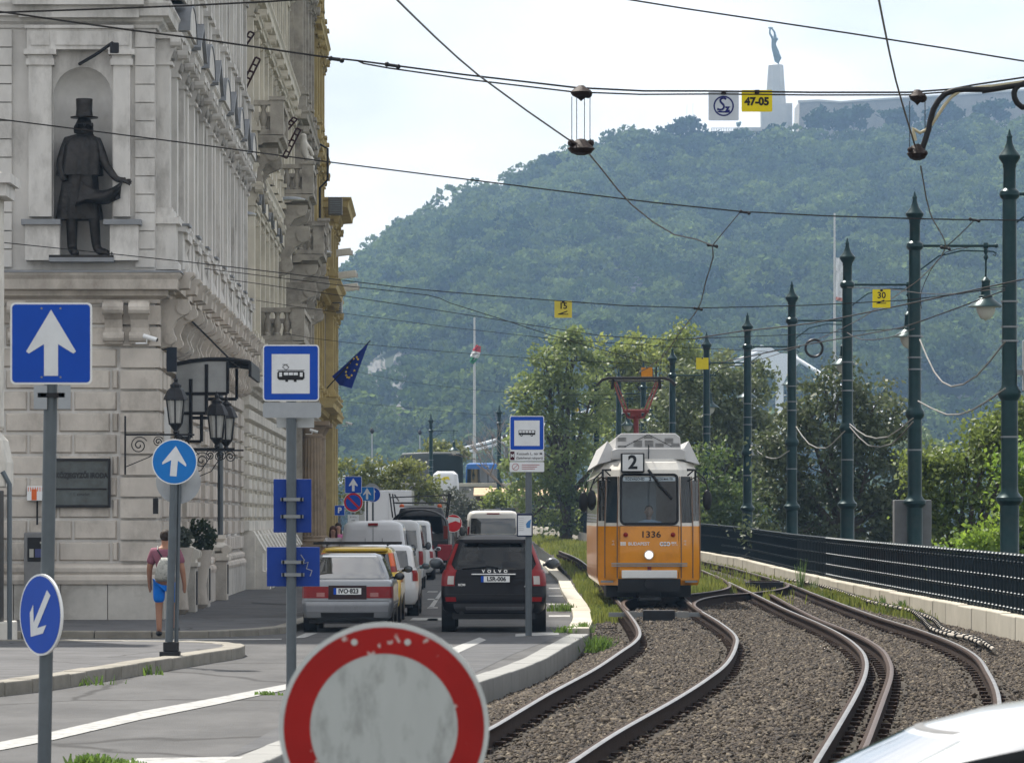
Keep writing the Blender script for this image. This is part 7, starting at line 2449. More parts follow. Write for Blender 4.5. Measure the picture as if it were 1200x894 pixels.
# far cluster of signs
b = gp(414, 674, .12); s = F / b.y
t = thing('sign_post', 'far post with a square one way arrow above a no parking disc and white plate', 'road sign', (b.x, b.y, .12))
z0 = .12
MB().cyl((0, .06, 0), (0, .06, pt(0, 556, s).z - z0), .04, n=10).build('post', POLEGREY, t)
zz = pt(0, 568, s).z - z0
sq = square_plate(t, 20 / s, zz); MB().polyf([(a * .9, zz + c_ * .9) for a, c_ in [(-.05, -.24), (.05, -.24), (.05, .0), (.16, -.06), (.16, .0), (0, .25), (-.16, 0), (-.16, -.06), (-.05, 0)]], -.012).build('arrow', SIGNWHITE, sq, smooth=0)
zz = pt(0, 588.5, s).z - z0
r_ = round_plate(t, 23 / s, zz, SIGNRED); MB().disc((0, -.012, zz), 8.8 / s, 30).build('blue_field', SIGNBLUE, r_, smooth=0)
mb = MB(); a = 8.6 / s * .72; mb.polyf([(-a - .025, zz + a - .025), (-a + .025, zz + a + .025), (a + .025, zz - a + .025), (a - .025, zz - a - .025)], -.015); mb.build('red_bar', SIGNRED, r_, smooth=0)
zz = pt(0, 607.5, s).z - z0
sq = square_plate(t, 13 / s, zz, SIGNWHITE, 9 / s)
mb = MB(); mb.text('8-18 h', .085, (0, -.012, zz + .05)); mb.text('taxi', .08, (0, -.012, zz - .055)); mb.build('lettering', INK, sq, smooth=0)
b = gp(437, 665, .12); s = F / b.y
t = thing('sign_post', 'far post with a round blue straight or left arrow sign', 'road sign', (b.x, b.y, .12))
zz = pt(0, 579.5, s).z - .12
MB().cyl((0, .06, 0), (0, .06, zz + .2), .04, n=10).build('post', POLEGREY, t)
r_ = round_plate(t, 18 / s, zz)
mb = MB(); mb.polyf([(.01, zz - .2), (.07, zz - .2), (.07, zz + .1), (.12, zz + .1), (.04, zz + .22), (-.04, zz + .1), (.01, zz + .1)], -.012); mb.polyf([(.01, zz - .1), (.01, zz - .04), (-.1, zz - .04), (-.1, zz + .02), (-.2, zz - .07), (-.1, zz - .16), (-.1, zz - .1)], -.0125); mb.build('arrow', SIGNWHITE, r_, smooth=0)
MB().prism([(-.05 + .33 * math.cos(2 * PI * q / 30), zz + .12 + .33 * math.sin(2 * PI * q / 30)) for q in range(30)], .1, .11, 'xz').build('back_disc', SIGNBACK, t, smooth=0)
b = gp(427, 668, .12); s = F / b.y
t = thing('sign_post', 'far post with a blue arrow sign half hidden behind the round arrow sign', 'road sign', (b.x, b.y + 3, .12))
zz = pt(0, 578, s).z - .12
MB().cyl((0, .06, 0), (0, .06, zz + .2), .04, n=10).build('post', POLEGREY, t)
sq = square_plate(t, 17 / s, zz, mat('sign_light_blue', (0, 0, 0))); MB().polyf([(a, zz + c_) for a, c_ in ARROW_UP], -.012).build('arrow', SIGNWHITE, sq, smooth=0)
b = gp(398, 676, .12); s = F / b.y
t = thing('sign_post', 'far post with a small dark blue P parking sign by the columns', 'road sign', (b.x, b.y, .12))
zz = pt(0, 598, s).z - .12
MB().cyl((0, .06, 0), (0, .06, zz + .2), .04, n=10).build('post', POLEGREY, t)
sq = square_plate(t, 12 / s, zz, SIGNBLUE, 12 / s); MB().text('P', .25, (0, -.012, zz), bold=.01).build('lettering', SIGNWHITE, sq, smooth=0)
p = pt(531, 613, 28)
t = thing('sign_post', 'small red and white round sign beside the ladder truck', 'road sign', (p.x, p.y, 0))
r_ = round_plate(t, .75, p.z, SIGNRED); MB().polyf([(-.33, p.z - .05), (.1, p.z + .1), (.3, p.z + .02), (.28, p.z + .22), (-.2, p.z + .28)], -.012).build('white_field', SIGNWHITE, r_, smooth=0)
MB().cyl((0, .06, 0), (0, .06, p.z + .2), .04, n=10).build('post', POLEGREY, t)

# ---------------------------------------------------------------- people
HAIRB = mat('dark_brown_hair', (.03, .02, .014), .7)
b = gp(194, 745, .12)
t = thing('person', 'man seen from behind in a mauve tee shirt and blue shorts with a drawstring bag', 'person', (b.x, b.y, .12), 0)
J = {'pelvis': (0, 0, .92, .135), 'belly': (0, .0, 1.08, .13), 'chest': (0, .0, 1.28, .15), 'neck': (0, .02, 1.47, .06), 'head': (.0, .05, 1.60, .085), 'crown': (0, .05, 1.68, .075),
     'ha': (-.1, 0, .86, .10), 'ka': (-.11, .03, .48, .066), 'aa': (-.10, -.06, .09, .045), 'ta': (-.11, .09, .035, .04),
     'hb': (.1, 0, .86, .10), 'kb': (.13, .10, .50, .066), 'ab': (.15, .16, .14, .045), 'tb': (.16, .30, .10, .04),
     'sa': (-.2, .0, 1.38, .075), 'ea': (-.27, .02, 1.10, .052), 'wa': (-.27, .10, .86, .036), 'pa': (-.265, .12, .79, .035), 'sb': (.2, .0, 1.38, .075), 'eb': (.28, -.02, 1.10, .052), 'wb': (.31, .03, .85, .036), 'pb': (.31, .05, .78, .035)}
E = [('pelvis', 'belly'), ('belly', 'chest'), ('chest', 'neck'), ('neck', 'head'), ('head', 'crown'), ('pelvis', 'ha'), ('ha', 'ka'), ('ka', 'aa'), ('aa', 'ta'), ('pelvis', 'hb'), ('hb', 'kb'), ('kb', 'ab'), ('ab', 'tb'), ('chest', 'sa'), ('sa', 'ea'), ('ea', 'wa'), ('wa', 'pa'), ('chest', 'sb'), ('sb', 'eb'), ('eb', 'wb'), ('wb', 'pb')]
for w_, sx in (('a', -1), ('b', 1)):
    px_, py_, pz_, _ = J['p' + w_]
    for i in range(4):
        J['f%s%d' % (w_, i)] = (px_ + (.005 * i - .008) * sx, py_ - .02 + .018 * i, pz_ - .07 - .005 * (i % 2), .0095)
        E.append(('p' + w_, 'f%s%d' % (w_, i)))
    J['t' + w_ + 'h'] = (px_ - .03 * sx, py_ + .03, pz_ - .03, .011); E.append(('p' + w_, 't' + w_ + 'h'))
TAN = mat('tanned_skin', (.30, .155, .10), .55, var=.06)
skin('body', J, E, TAN, t, 2, 'pelvis')
TEE = mat('mauve_cloth', (.22, .085, .12), .85, var=.12)
Js = {'lo': (0, 0, .90, .155), 'belly': (0, 0, 1.08, .158), 'chest': (0, 0, 1.29, .172), 'neck': (0, .01, 1.42, .085), 'sa': (-.2, 0, 1.38, .095), 'ea': (-.255, .01, 1.17, .078), 'sb': (.2, 0, 1.38, .095), 'eb': (.265, -.01, 1.17, .078)}
skin('tee_shirt', Js, [('lo', 'belly'), ('belly', 'chest'), ('chest', 'neck'), ('chest', 'sa'), ('sa', 'ea'), ('chest', 'sb'), ('sb', 'eb')], TEE, t, 2)
Jp = {'w': (0, 0, .95, .15), 'ha': (-.105, 0, .84, .118), 'ka': (-.112, .02, .53, .10), 'hb': (.105, 0, .84, .118), 'kb': (.128, .08, .54, .10)}
skin('shorts', Jp, [('w', 'ha'), ('ha', 'ka'), ('w', 'hb'), ('hb', 'kb')], mat('blue_shorts_cloth', (.004, .15, .60), .8), t, 2)
mb = MB(); mb.sph((0, .035, 1.655), (.098, .108, .105), 16, 10); mb.build('hair', HAIRB, t)
for nm in ('a', 'b'):
    x_, y_, z_, _ = J['t' + nm]
    mb = MB(); mb.sph((x_, y_ - .06, z_ + .015), (.055, .145, .055), 12, 8); mb.build('shoe', BLACK, t)
mb = MB(); mb.rows([[(x_ * w_, -.165 - .05 * d_, z_) for x_ in (-1, -.6, 0, .6, 1)] for z_, w_, d_ in ((1.28, .05, .2), (1.2, .10, .8), (1.1, .14, 1.2), (.98, .16, 1.2), (.94, .14, .4))]); mb.build('drawstring_bag', mat('white_bag_cloth', (.40, .40, .37), .85, var=.15, scale=12, stain=(.12, .13, .12), stain_scale=14, stain_amt=.8), t, smooth=60).modifiers.new('cloth', 'SOLIDIFY').thickness = .05
mb = MB()
for sg in (-1, 1):
    mb.tube([(0.02 * sg, -.18, 1.27), (sg * .12, -.15, 1.42), (sg * .13, 0, 1.48)], .012, 5)
mb.build('bag_straps', INK, t)


def woman(px, py_base, label, top, hairc, h=1.68, rz=PI):
    b = gp(px, py_base, .12)
    t = thing('person', label, 'person', (b.x, b.y, .12), rz)
    k = h / 1.74
    J2 = {a: (x * k * .92, y * k, z * k, r * k * .86) for a, (x, y, z, r) in J.items()}
    skin('body', J2, E, mat('fair_skin', (.42, .25, .18), .55, var=.05), t, 2, 'pelvis')
    Jd = {a: (x * k * .9, y * k, z * k, r * k * .86) for a, (x, y, z, r) in Js.items()}
    skin('top', Jd, [('lo', 'belly'), ('belly', 'chest'), ('chest', 'neck'), ('chest', 'sa'), ('sa', 'ea'), ('chest', 'sb'), ('sb', 'eb')], top, t, 2)
    Jk = {a: (x * k, y * k, z * k, r * k * .95) for a, (x, y, z, r) in Jp.items()}
    skin('shorts', Jk, [('w', 'ha'), ('ha', 'ka'), ('w', 'hb'), ('hb', 'kb')], mat('pale_denim', (.16, .2, .28), .8), t, 2)
    mb = MB(); mb.sph((0, .0 * k, 1.66 * k), (.10, .10, .10), 14, 10); mb.lathe([(.06, 1.28), (.10, 1.32), (.115, 1.5), (.10, 1.66)], 14, (0, -.03, 0), sy=.6); mb.build('hair', hairc, t, smooth=60)
    mb = MB(); mb.sph((0, .135 * k, 1.60 * k), (.013, .022, .025), 8, 6)
    for sg in (-1, 1):
        mb.sph((sg * .035, .122 * k, 1.63 * k), (.012, .012, .008), 8, 6)
    mb.sph((0, .128 * k, 1.55 * k), (.022, .01, .008), 8, 5)
    mb.build('face', mat('face_shade', (.25, .12, .10), .6), t)
    return t
woman(390.5, 694, 'woman with long brown hair in a white top walking beside the white panel van', mat('white_top_cloth', (.6, .58, .58), .8), mat('auburn_hair', (.06, .022, .012), .6), 1.74)
woman(396.5, 688, 'woman in a pink top behind the long haired woman on the pavement', mat('pink_top_cloth', (.55, .16, .33), .8), HAIRB, 1.82)

# ---------------------------------------------------------------- lamp and wire poles along the railing
PGREEN = mat('dark_green_pole', (0.009, 0.033, 0.036), 0.33, 0.25, 0.25, 4, stain=(.03, .03, .025), stain_scale=2, stain_amt=.5)
POLES = [(1183, 66), (1072, 55.5), (993, 47.6), (928, 40.3), (876, 35), (828, 31.7), (788, 29.2), (754, 26.7), (725, 25.5), (699, 24.4), (672, 22.7), (647, 21.5), (623, 20.3), (585, 19.4), (505, 17.9)]
PB = .22
PROF = [(.21, 0), (.21, .12), (.17, .2), (.17, 2.0), (.20, 2.03), (.24, 2.08), (.24, 2.14), (.20, 2.18), (.155, 2.24), (.15, 2.32), (.15, 3.86), (.18, 3.90), (.205, 3.95), (.205, 4.02), (.165, 4.08), (.14, 4.14), (.135, 4.5), (.125, 7.42), (.16, 7.45), (.185, 7.5), (.17, 7.57), (.115, 7.62), (.11, 7.98), (.12, 8.0), (.12, 8.05), (.155, 8.1), (.19, 8.16), (.195, 8.2), (.175, 8.23), (.10, 8.32), (.06, 8.42), (.045, 8.50), (.055, 8.54), (.03, 8.58), (.02, 8.63), (.0, 8.68)]
LG2 = mat('milky_lamp_glass', (.55, .55, .52), .3, coat=.3)
def make_pole(label, lamp=True):
    t = thing('catenary_pole', label, 'pole', (0, 0, 0), 0, 'green iron poles along the railing')
    MB().lathe(PROF, 18).build('shaft', PGREEN, t, smooth=35)
    for zz in (3.2, 4.9, 5.15, 5.6):
        MB().lathe([(.150, zz), (.158, zz), (.158, zz + .03), (.150, zz + .03)], 16).build('steel_band', STEEL, t)
    if lamp:
        mb = MB(); mb.tube([(.1, 0, 7.52), (1.72, 0, 7.52)], .03, 6)
        mb.tube([(.1, 0, 7.0), (.5, 0, 7.3), (1.0, 0, 7.42), (1.65, 0, 7.4), (1.72, 0, 7.36), (1.70, 0, 7.31), (1.65, 0, 7.33)], .016, 5)
        mb.lathe([(.05, -.06), (.07, 0), (.05, .06)], 10, (1.5, 0, 7.52)); mb.sph((1.72, 0, 7.52), .05, 8, 6)
        mb.build('arm', PGREEN, t)
        mb = MB(); mb.lathe([(0, .0), (.03, 0), (.05, -.08), (.025, -.14), (.06, -.2), (.02, -.27), (.02, -.62), (.05, -.64), (.10, -.7), (.085, -.76), (.11, -1.0), (.15, -1.02), (.15, -1.06), (.22, -1.12), (.36, -1.22), (.38, -1.25), (.24, -1.25)], 16, (1.5, 0, 7.48))
        l = mb.build('pendant_lamp', PGREEN, t, smooth=40)
        MB().lathe([(.21, -1.25), (.19, -1.36), (.12, -1.48), (.0, -1.54)], 16, (1.5, 0, 7.48)).build('lamp_glass', LG2, l, smooth=60)
    return t
lab = ['tall green iron pole nearest the camera at the right edge', 'green iron pole with a pendant lamp, second from the right edge', 'green iron pole with a pendant lamp, third from the right edge', 'green iron pole with a pendant lamp, fourth from the right edge', 'green iron pole bearing a small grey box, fifth from the right', 'green iron pole with a plain yellow plate, right of the tram', 'green iron pole seen above the tram roof right of its pantograph', 'green iron pole seen behind the pantograph of the tram', 'green iron pole left of the pantograph above the tram roof', 'green iron pole just left of the tram roof', 'green iron pole second left of the tram', 'green iron pole between the bus stop sign and the tram', 'green iron pole right behind the bus stop sign', 'green iron pole left of the bus stop sign', 'distant iron pole above the green bush left of the bridge']
P0 = make_pole(lab[0])
pole_top = []
for i, (px, s) in enumerate(POLES):
    s *= .962
    X, Y = (px - CX) / s, F / s
    o = P0 if i == 0 else copy_tree(P0, label=lab[i])
    o.location = (X, Y, PB)
    o.scale = (1.04, 1.04, 1.04)
    pole_top.append((X, Y))
X, Y = pole_top[4]
t = thing('junction_box', 'small pale grey box fixed to a green pole above the railing', 'box', (X + .25, Y - .12, 4.45))
MB().boxb(-.12, .12, -.1, .1, -.2, .2).build('case', SIGNBACK, t, smooth=0, bevel=.015)
MB().boxb(-.2, -.1, -.03, .03, -.03, .03).build('bracket', STEEL, t, smooth=0)
X, Y = pole_top[1]
t = thing('control_cabinet', 'plain grey cabinet standing behind the second green pole', 'cabinet', (X, Y + .5, PB))
MB().boxb(-.42, .40, -.2, .25, .0, 2.25).build('case', mat('cabinet_grey', (.16, .165, .17), .6), t, smooth=0, bevel=.02)
mb = MB(); mb.boxb(-.40, -.02, -.215, -.2, .1, 2.15); mb.boxb(.0, .38, -.215, -.2, .1, 2.15); mb.build('door', mat('cabinet_grey', (0, 0, 0)), t, smooth=0)
X, Y = pole_top[0]
t = thing('control_cabinet', 'pale grey box hung on the nearest pole at the right edge', 'cabinet', (X + .45, Y, 4.6))
MB().boxb(-.2, .25, -.15, .15, -.2, .75).build('case', SIGNBACK, t, smooth=0, bevel=.02)
MB().boxb(-.4, -.2, -.04, .04, .1, .2).build('bracket', STEEL, t, smooth=0)
# coils, round plates on the further poles
for px, py, s, m_, lb in ((728, 481, 24.4, mat('pale_green_ring', (.35, .45, .40), .5), 'pale ringed disc signal beside a pole left of the tram'), (676, 480, 22.7, mat('yellow_dot', (.5, .38, .04), .5), 'yellow centred disc signal on a pole behind the bus stop sign')):
    p = pt(px, py, s)
    t = thing('disc_signal', lb, 'signal', p)
    MB().prism([(.17 * math.cos(2 * PI * q / 24), .17 * math.sin(2 * PI * q / 24)) for q in range(24)], -.02, .02, 'xz').build('disc', SIGNWHITE, t, smooth=0)
    MB().disc((0, -.025, 0), .11, 20).build('spot', m_, t, smooth=0)
    MB().tube([(-.15, 0, 0), (-.5, .05, 0)], .02, 5).build('bracket', DARKM, t)

# ---------------------------------------------------------------- overhead wires
WIRE = mat('dark_wire', (.025, .022, .02), .6, .2)
COPPER = mat('brown_trolley_wire', (.06, .04, .03), .5, .5)
def wire(label, pts, r=.012, m=WIRE, name='overhead_wire', cat='wire', smooth=True, n=5):
    P = [pt(*p) for p in pts]
    r *= .8
    if smooth and len(P) > 2:
        P = smooth_path(P, 2.0)
    o = P[0].copy()
    ob = MB().tube([p - o for p in P], r, n).build(name, m, smooth=60)
    ob.location = o
    return tag(ob, label, cat, 'overhead tram wires' if name == 'overhead_wire' else None)

S1 = 109.0
wire('thick span wire falling across the statue pediment and carrying the 47-05 plate, upper strand', [(-260, -22, S1), (0, 14, S1), (148, 35, S1), (220, 44, S1), (373, 66, S1), (420, 71.5, S1), (675, 103, S1), (832, 107, S1), (1065, 108.5, S1), (1140, 100, S1), (1200, 91, S1), (1700, 20, S1)], .013)
wire('lower strand of the span wire that carries the 47-05 plate', [(420, 72, S1), (455, 80, S1), (672, 108, S1), (832, 110.5, S1), (1065, 111.5, S1), (1140, 103, S1), (1200, 95, S1), (1700, 26, S1)], .011)
wire('top left wire rising to the upper edge over the pediment', [(-100, 21, 100), (0, 15, 100), (220, 7, 100), (420, -5, 100), (700, -30, 100)], .014)
wire('long wire from top centre down to the right edge, above the hill statue', [(690, -8, 90), (800, 10, 90), (1000, 40, 90), (1200, 72, 90), (1320, 95, 90)], .014)
S3 = 80.0
wire('span wire crossing the statue at cape height and the hill', [(-70, 131, S3), (0, 140, S3), (220, 168, S3), (393, 191, S3), (600, 217, S3), (680, 227, S3), (868, 248, S3), (1060, 256, S3), (1172, 258, S3), (1300, 259, S3)], .013)
S4 = 66.0
wire('span wire at the niche ledge carrying the 15 plate', [(-60, 276, S4), (0, 284, S4), (220, 307, S4), (430, 332, S4), (500, 340, S4), (660, 353, S4), (820, 361, S4), (1060, 352, S4), (1180, 335, S4)], .011)
wire('span wire under the 15 plate, splitting near the facade', [(225, 313, 54), (408, 335.5, 54), (502, 346, 54), (527, 355, 54), (600, 378, 54), (656, 396, 54), (760, 425, 54)], .011)
wire('span wire crossing low over the trees to the sixth pole', [(270, 328, 50), (403, 347, 50), (567, 372, 50), (656, 386, 50), (780, 398, 50), (1060, 385, 50)], .011)
wire('fine span wire passing behind the flagpole top', [(300, 352, 46), (408, 368, 46), (656, 398, 46), (900, 412, 46)], .009)
wire('fine span wire passing over the flag of the far flagpole', [(335, 391, 42), (411, 402, 42), (649, 422, 42), (790, 426, 42)], .009)
wire('faint far span wire at cliff height', [(395, 430, 32), (480, 448, 32), (620, 462, 32), (752, 462, 32)], .008)
wire('faint far span wire below the cliffs', [(400, 470, 28), (480, 478, 28), (620, 490, 28), (700, 486, 28)], .008)
# trolley wires
wire('trolley wire of the left track from the top edge to the pantograph', [(448, -24, 160), (465, 0, 152), (560, 88, 122), (665, 163, 110), (690, 180, 107), (740, 240, 94), (790, 275, 85), (835, 288, 80), (827, 330, 72), (818, 362, 66), (800, 385, 62), (775, 420, 56), (748, 437, 53)], .012, COPPER)
wire('short pull wire from the trolley wire knot up to the span wire', [(835, 288, 80), (848, 272, 80), (868, 248, 80)], .010)
wire('trolley wire of the right track from the top edge to its hanger', [(1026, -20, 160), (1030, 0, 152), (1050, 95, 124), (1075, 180, 107)], .012, COPPER)
wire('trolley wire falling from the right hanger to the arm of the second pole', [(1079, 195, 104), (1090, 250, 90), (1108, 290, 76), (1085, 320, 68), (1060, 340, 62), (1000, 378, 52), (940, 405, 46), (880, 425, 40)], .011, COPPER)
wire('pull wire from the lamp arm up to the span wire', [(1108, 290, 76), (1125, 275, 78), (1142, 258, 80)], .010)
wire('bundle of cables strung between the poles, upper one', [(813, 397, 50), (870, 388, 52), (950, 379, 55), (1060, 357, 60), (1178, 332, 65), (1300, 305, 68)], .018)
wire('bundle of cables strung between the poles, lower one', [(845, 425, 45), (900, 413, 48), (955, 402, 52), (1040, 387, 57), (1075, 378, 60), (1178, 340, 64)], .016)
wire('loose cable sagging between the third and second poles', [(993, 390, 47.6), (1010, 398, 49), (1040, 396, 52), (1072, 385, 55.5)], .014)
wire('thin bowed cable under the lamp arm of the second pole', [(1080, 362, 58), (1079, 345, 58), (1090, 318, 58), (1108, 296, 60), (1135, 290, 60)], .010)
wire('span wire from the 30 plate to the arm of the third pole', [(993, 337, 47.6), (1033, 338, 55), (1100, 345, 60), (1178, 338, 65)], .010)
for i, (a, lb) in enumerate((([(1078, 398, 56), (1095, 436, 58), (1115, 453, 60), (1145, 440, 63), (1178, 400, 66)], 'twisted rope sagging between the two nearest poles'), ([(1076, 470, 56), (1110, 486, 59), (1140, 480, 62), (1178, 455, 66)], 'fainter rope sagging low between the two nearest poles'), ([(996, 497, 47.8), (1015, 511, 49), (1040, 512, 52), (1070, 490, 55)], 'upper rope sagging between the third and second poles'), ([(996, 500, 47.8), (1018, 522, 49), (1045, 520, 52), (1070, 494, 55)], 'lower rope sagging between the third and second poles'), ([(933, 500, 40.5), (948, 520, 42), (968, 525, 44), (990, 505, 47)], 'rope sagging between the fourth and third poles'), ([(880, 522, 35), (895, 534, 36), (910, 537, 38), (925, 528, 40)], 'rope sagging between the fifth and fourth poles'))):
    wire(lb, a, .022, mat('pale_rope', (.18, .18, .17), .8), 'hanging_rope', 'rope')
RUSTY = mat('rusty_insulator', (.018, .010, .008), .6, .2, .3, 10, bump=.5)
def hanger(px, pyt, pyb, s, label, w=26):
    a, b = pt(px, pyt, s), pt(px, pyb, s)
    t = thing('wire_hanger', label, 'hanger', a, 0, 'wire hangers')
    k = w / s
    mb = MB(); mb.lathe([(0, .06), (.03, .06), (k * .35, .02), (k * .5, -.01), (k * .4, -.05), (k * .15, -.08), (0, -.11)], 12); mb.sph((k * .3, 0, -.03), .05, 8, 6); mb.build('upper_insulator', RUSTY, t, smooth=30)
    mb = MB(); d = b.z - a.z
    xs = (-k * .42, -k * .2, k * .15, k * .4) if w > 24 else (-k * .45, k * .45)
    for x_ in xs:
        mb.tube([(x_, 0, -.06), (x_, 0, d)], .006, 4)
    mb.build('drop_rods', DARKM, t)
    mb = MB(); mb.lathe([(0, .07), (k * .2, .06), (k * .45, .0), (k * .62, -.04), (k * .45, -.09), (k * .2, -.11), (0, -.11)], 12, (0, 0, d))
    for q in range(5):
        mb.sph((k * (-.45 + .22 * q), random.uniform(-.06, .06), d + random.uniform(-.05, .03)), k * .17, 8, 5)
    mb.build('lower_insulator', RUSTY, t, smooth=30)
    return t
hanger(681, 107, 170, S1, 'rusty hanger with four rods on the left trolley wire')
h_ = hanger(1075, 112, 176, S1, 'rusty hanger with two rods on the right trolley wire', 20)
wire('thick black cable curving down to the right hanger', [(1500, 52, S1), (1700, 22, S1), (1200, 99, S1), (1160, 105, S1), (1130, 105, S1), (1108, 110, S1), (1094, 128, S1), (1088, 152, S1), (1081, 174, S1)], .040, BLACK, 'feeder_cable', 'cable', n=8)
wire('cream cable looping down to the right hanger', [(1500, 48, S1), (1700, 20, S1), (1200, 96, S1), (1160, 101, S1), (1125, 107, S1), (1108, 122, S1), (1092, 146, S1), (1078, 156, S1), (1070, 150, S1), (1073, 165, S1)], .022, mat('cream_cable_skin', (.45, .40, .27), .6), 'feeder_cable', 'cable', n=8)
wire('black cable hanging in a loop at the right edge', [(1215, 99, S1), (1200, 98, S1), (1190, 104, S1), (1189, 115, S1), (1198, 126, S1), (1215, 122, S1)], .040, BLACK, 'feeder_cable', 'cable', n=8)
for px, py, s, lb in ((873, 249, 80, 'small clamp on the span wire above the knot'), (835, 288, 80, 'knot clamp on the left trolley wire'), (818, 362, 66, 'clamp where trolley wire meets the 15 plate span'), (205 * 1 + 255, 77, S1, 'twin reel clamp on the top span wire'), (394, 70, S1, 'black end clamp on the top span wire beside the yellow house'), (1142, 258, 80, 'small clamp on the span wire near the right edge'), (1108, 291, 76, 'knot clamp at the second pole lamp arm'), (954, 408, 50, 'coiled ring of cable hanging between the poles')):
    p = pt(px, py, s)
    if 'ring' in lb:
        P = [(.2 * math.cos(2 * PI * q / 20), 0, .2 * math.sin(2 * PI * q / 20) - .0) for q in range(21)]
        o = MB().tube(P, .03, 6).build('cable_coil', BLACK); o.location = p; tag(o, lb, 'cable'); continue
    mb = MB(); mb.tube([(-.07, 0, .01), (.07, 0, -.01)], .018, 8); mb.sph((-.06, 0, .012), .028, 8, 6); mb.sph((.06, 0, -.012), .028, 8, 6)
    o = mb.build('wire_clamp', DARKM, smooth=40); o.location = p; tag(o, lb, 'clamp', 'wire clamps')

# plates hanging on the wires
def hung_plate(px, py, w, h, s, m, label, draw=None):
    p = pt(px, py, s)
    t = thing('wire_plate', label, 'plate', p, 0, 'plates hung on the overhead wires')
    W2, H2 = w / s, h / s
    MB().prism(rrect(W2, H2, .012), -.004, .006, 'xz').build('plate', m, t, smooth=0)
    MB().box((0, -.01, H2 / 2 - .02), (.05, .03, .04)).build('clip', RUSTY, t, smooth=0)
    if draw:
        mb = MB(); draw(mb, W2, H2); mb.build('lettering', draw.__defaults__[0] if draw.__defaults__ else INK, t, smooth=0)
    return t
def d_sz(mb, W2, H2, m=mat('navy_ink', (.012, .018, .13), .5)):
    mb.ring((0, -.006, -.005), .094, .110, 40)
    P = [(.028, .068), (-.002, .082), (-.03, .07), (-.036, .045), (-.012, .018), (.004, -.006), (-.004, -.034), (-.035, -.046), (-.07, -.036)]
    S = smooth_path([(a, 0, c) for a, c in P], .006)
    for a, b in zip(S[:-1], S[1:]):
        d = (b - a); n = Vector((-d.z, 0, d.x)).normalized() * .011
        mb.polyf([((a + n).x, (a + n).z), ((a - n).x, (a - n).z), ((b - n).x, (b - n).z), ((b + n).x, (b + n).z)], -.0062)
    mb.text('z', .095, (.042, -.0064, -.03), bold=.006)
    for c0, r0, r1 in (((-.01, -.055), .075, .09),):
        pass
    mb.polyf([(-.075, -.058), (.07, -.062), (.06, -.078), (-.05, -.076)], -.0063)
def d_4705(mb, W2, H2, m=INK):
    mb.text('47-05', .115, (0, -.006, -.01), bold=.006, sx=.98)
def d_15(mb, W2, H2, m=INK):
    mb.text('15', .15, (0, -.006, .055), bold=.004); mb.boxb(-.09, .09, -.007, -.005, -.095, -.08); mb.polyf([(-.09, -.08), (.07, -.025), (.08, -.04), (-.02, -.08)], -.006)
def d_30(mb, W2, H2, m=INK):
    mb.text('30', .17, (0, -.006, .06), bold=.004); mb.boxb(-.10, .09, -.007, -.005, -.10, -.083); mb.polyf([(-.10, -.083), (.05, -.02), (.065, -.035), (-.03, -.083)], -.006)
hung_plate(848, 124, 35.5, 35, S1, mat('plate_pale_blue', (.52, .57, .63), .5), 'white plate with a navy ringed S emblem hung on the top span wire', d_sz)
hung_plate(887, 118.5, 36, 25.5, S1, SIGNYEL, 'yellow plate reading 47-05 hung on the top span wire', d_4705)
hung_plate(660, 362.5, 20.5, 20, S4, mat('faded_yellow', (.52, .43, .06), .5), 'faded yellow plate reading 15 on the lower span wire', d_15)
hung_plate(1033, 350, 21, 21.5, 60, SIGNYEL, 'yellow plate reading 30 between the second and third poles', d_30)
hung_plate(823, 426, 14.5, 13.5, 32.5, SIGNYEL, 'plain yellow plate fixed on the pole right of the tram')
hung_plate(758, 436.5, 13, 12, 40, mat('orange_plate', (.62, .24, .01), .5), 'plain orange plate above the tram pantograph')
# ---------------------------------------------------------------- trees
BARK = mat('grey_brown_bark', (.075, .06, .045), .9, var=.3, scale=6, bump=.6, bscale=20)


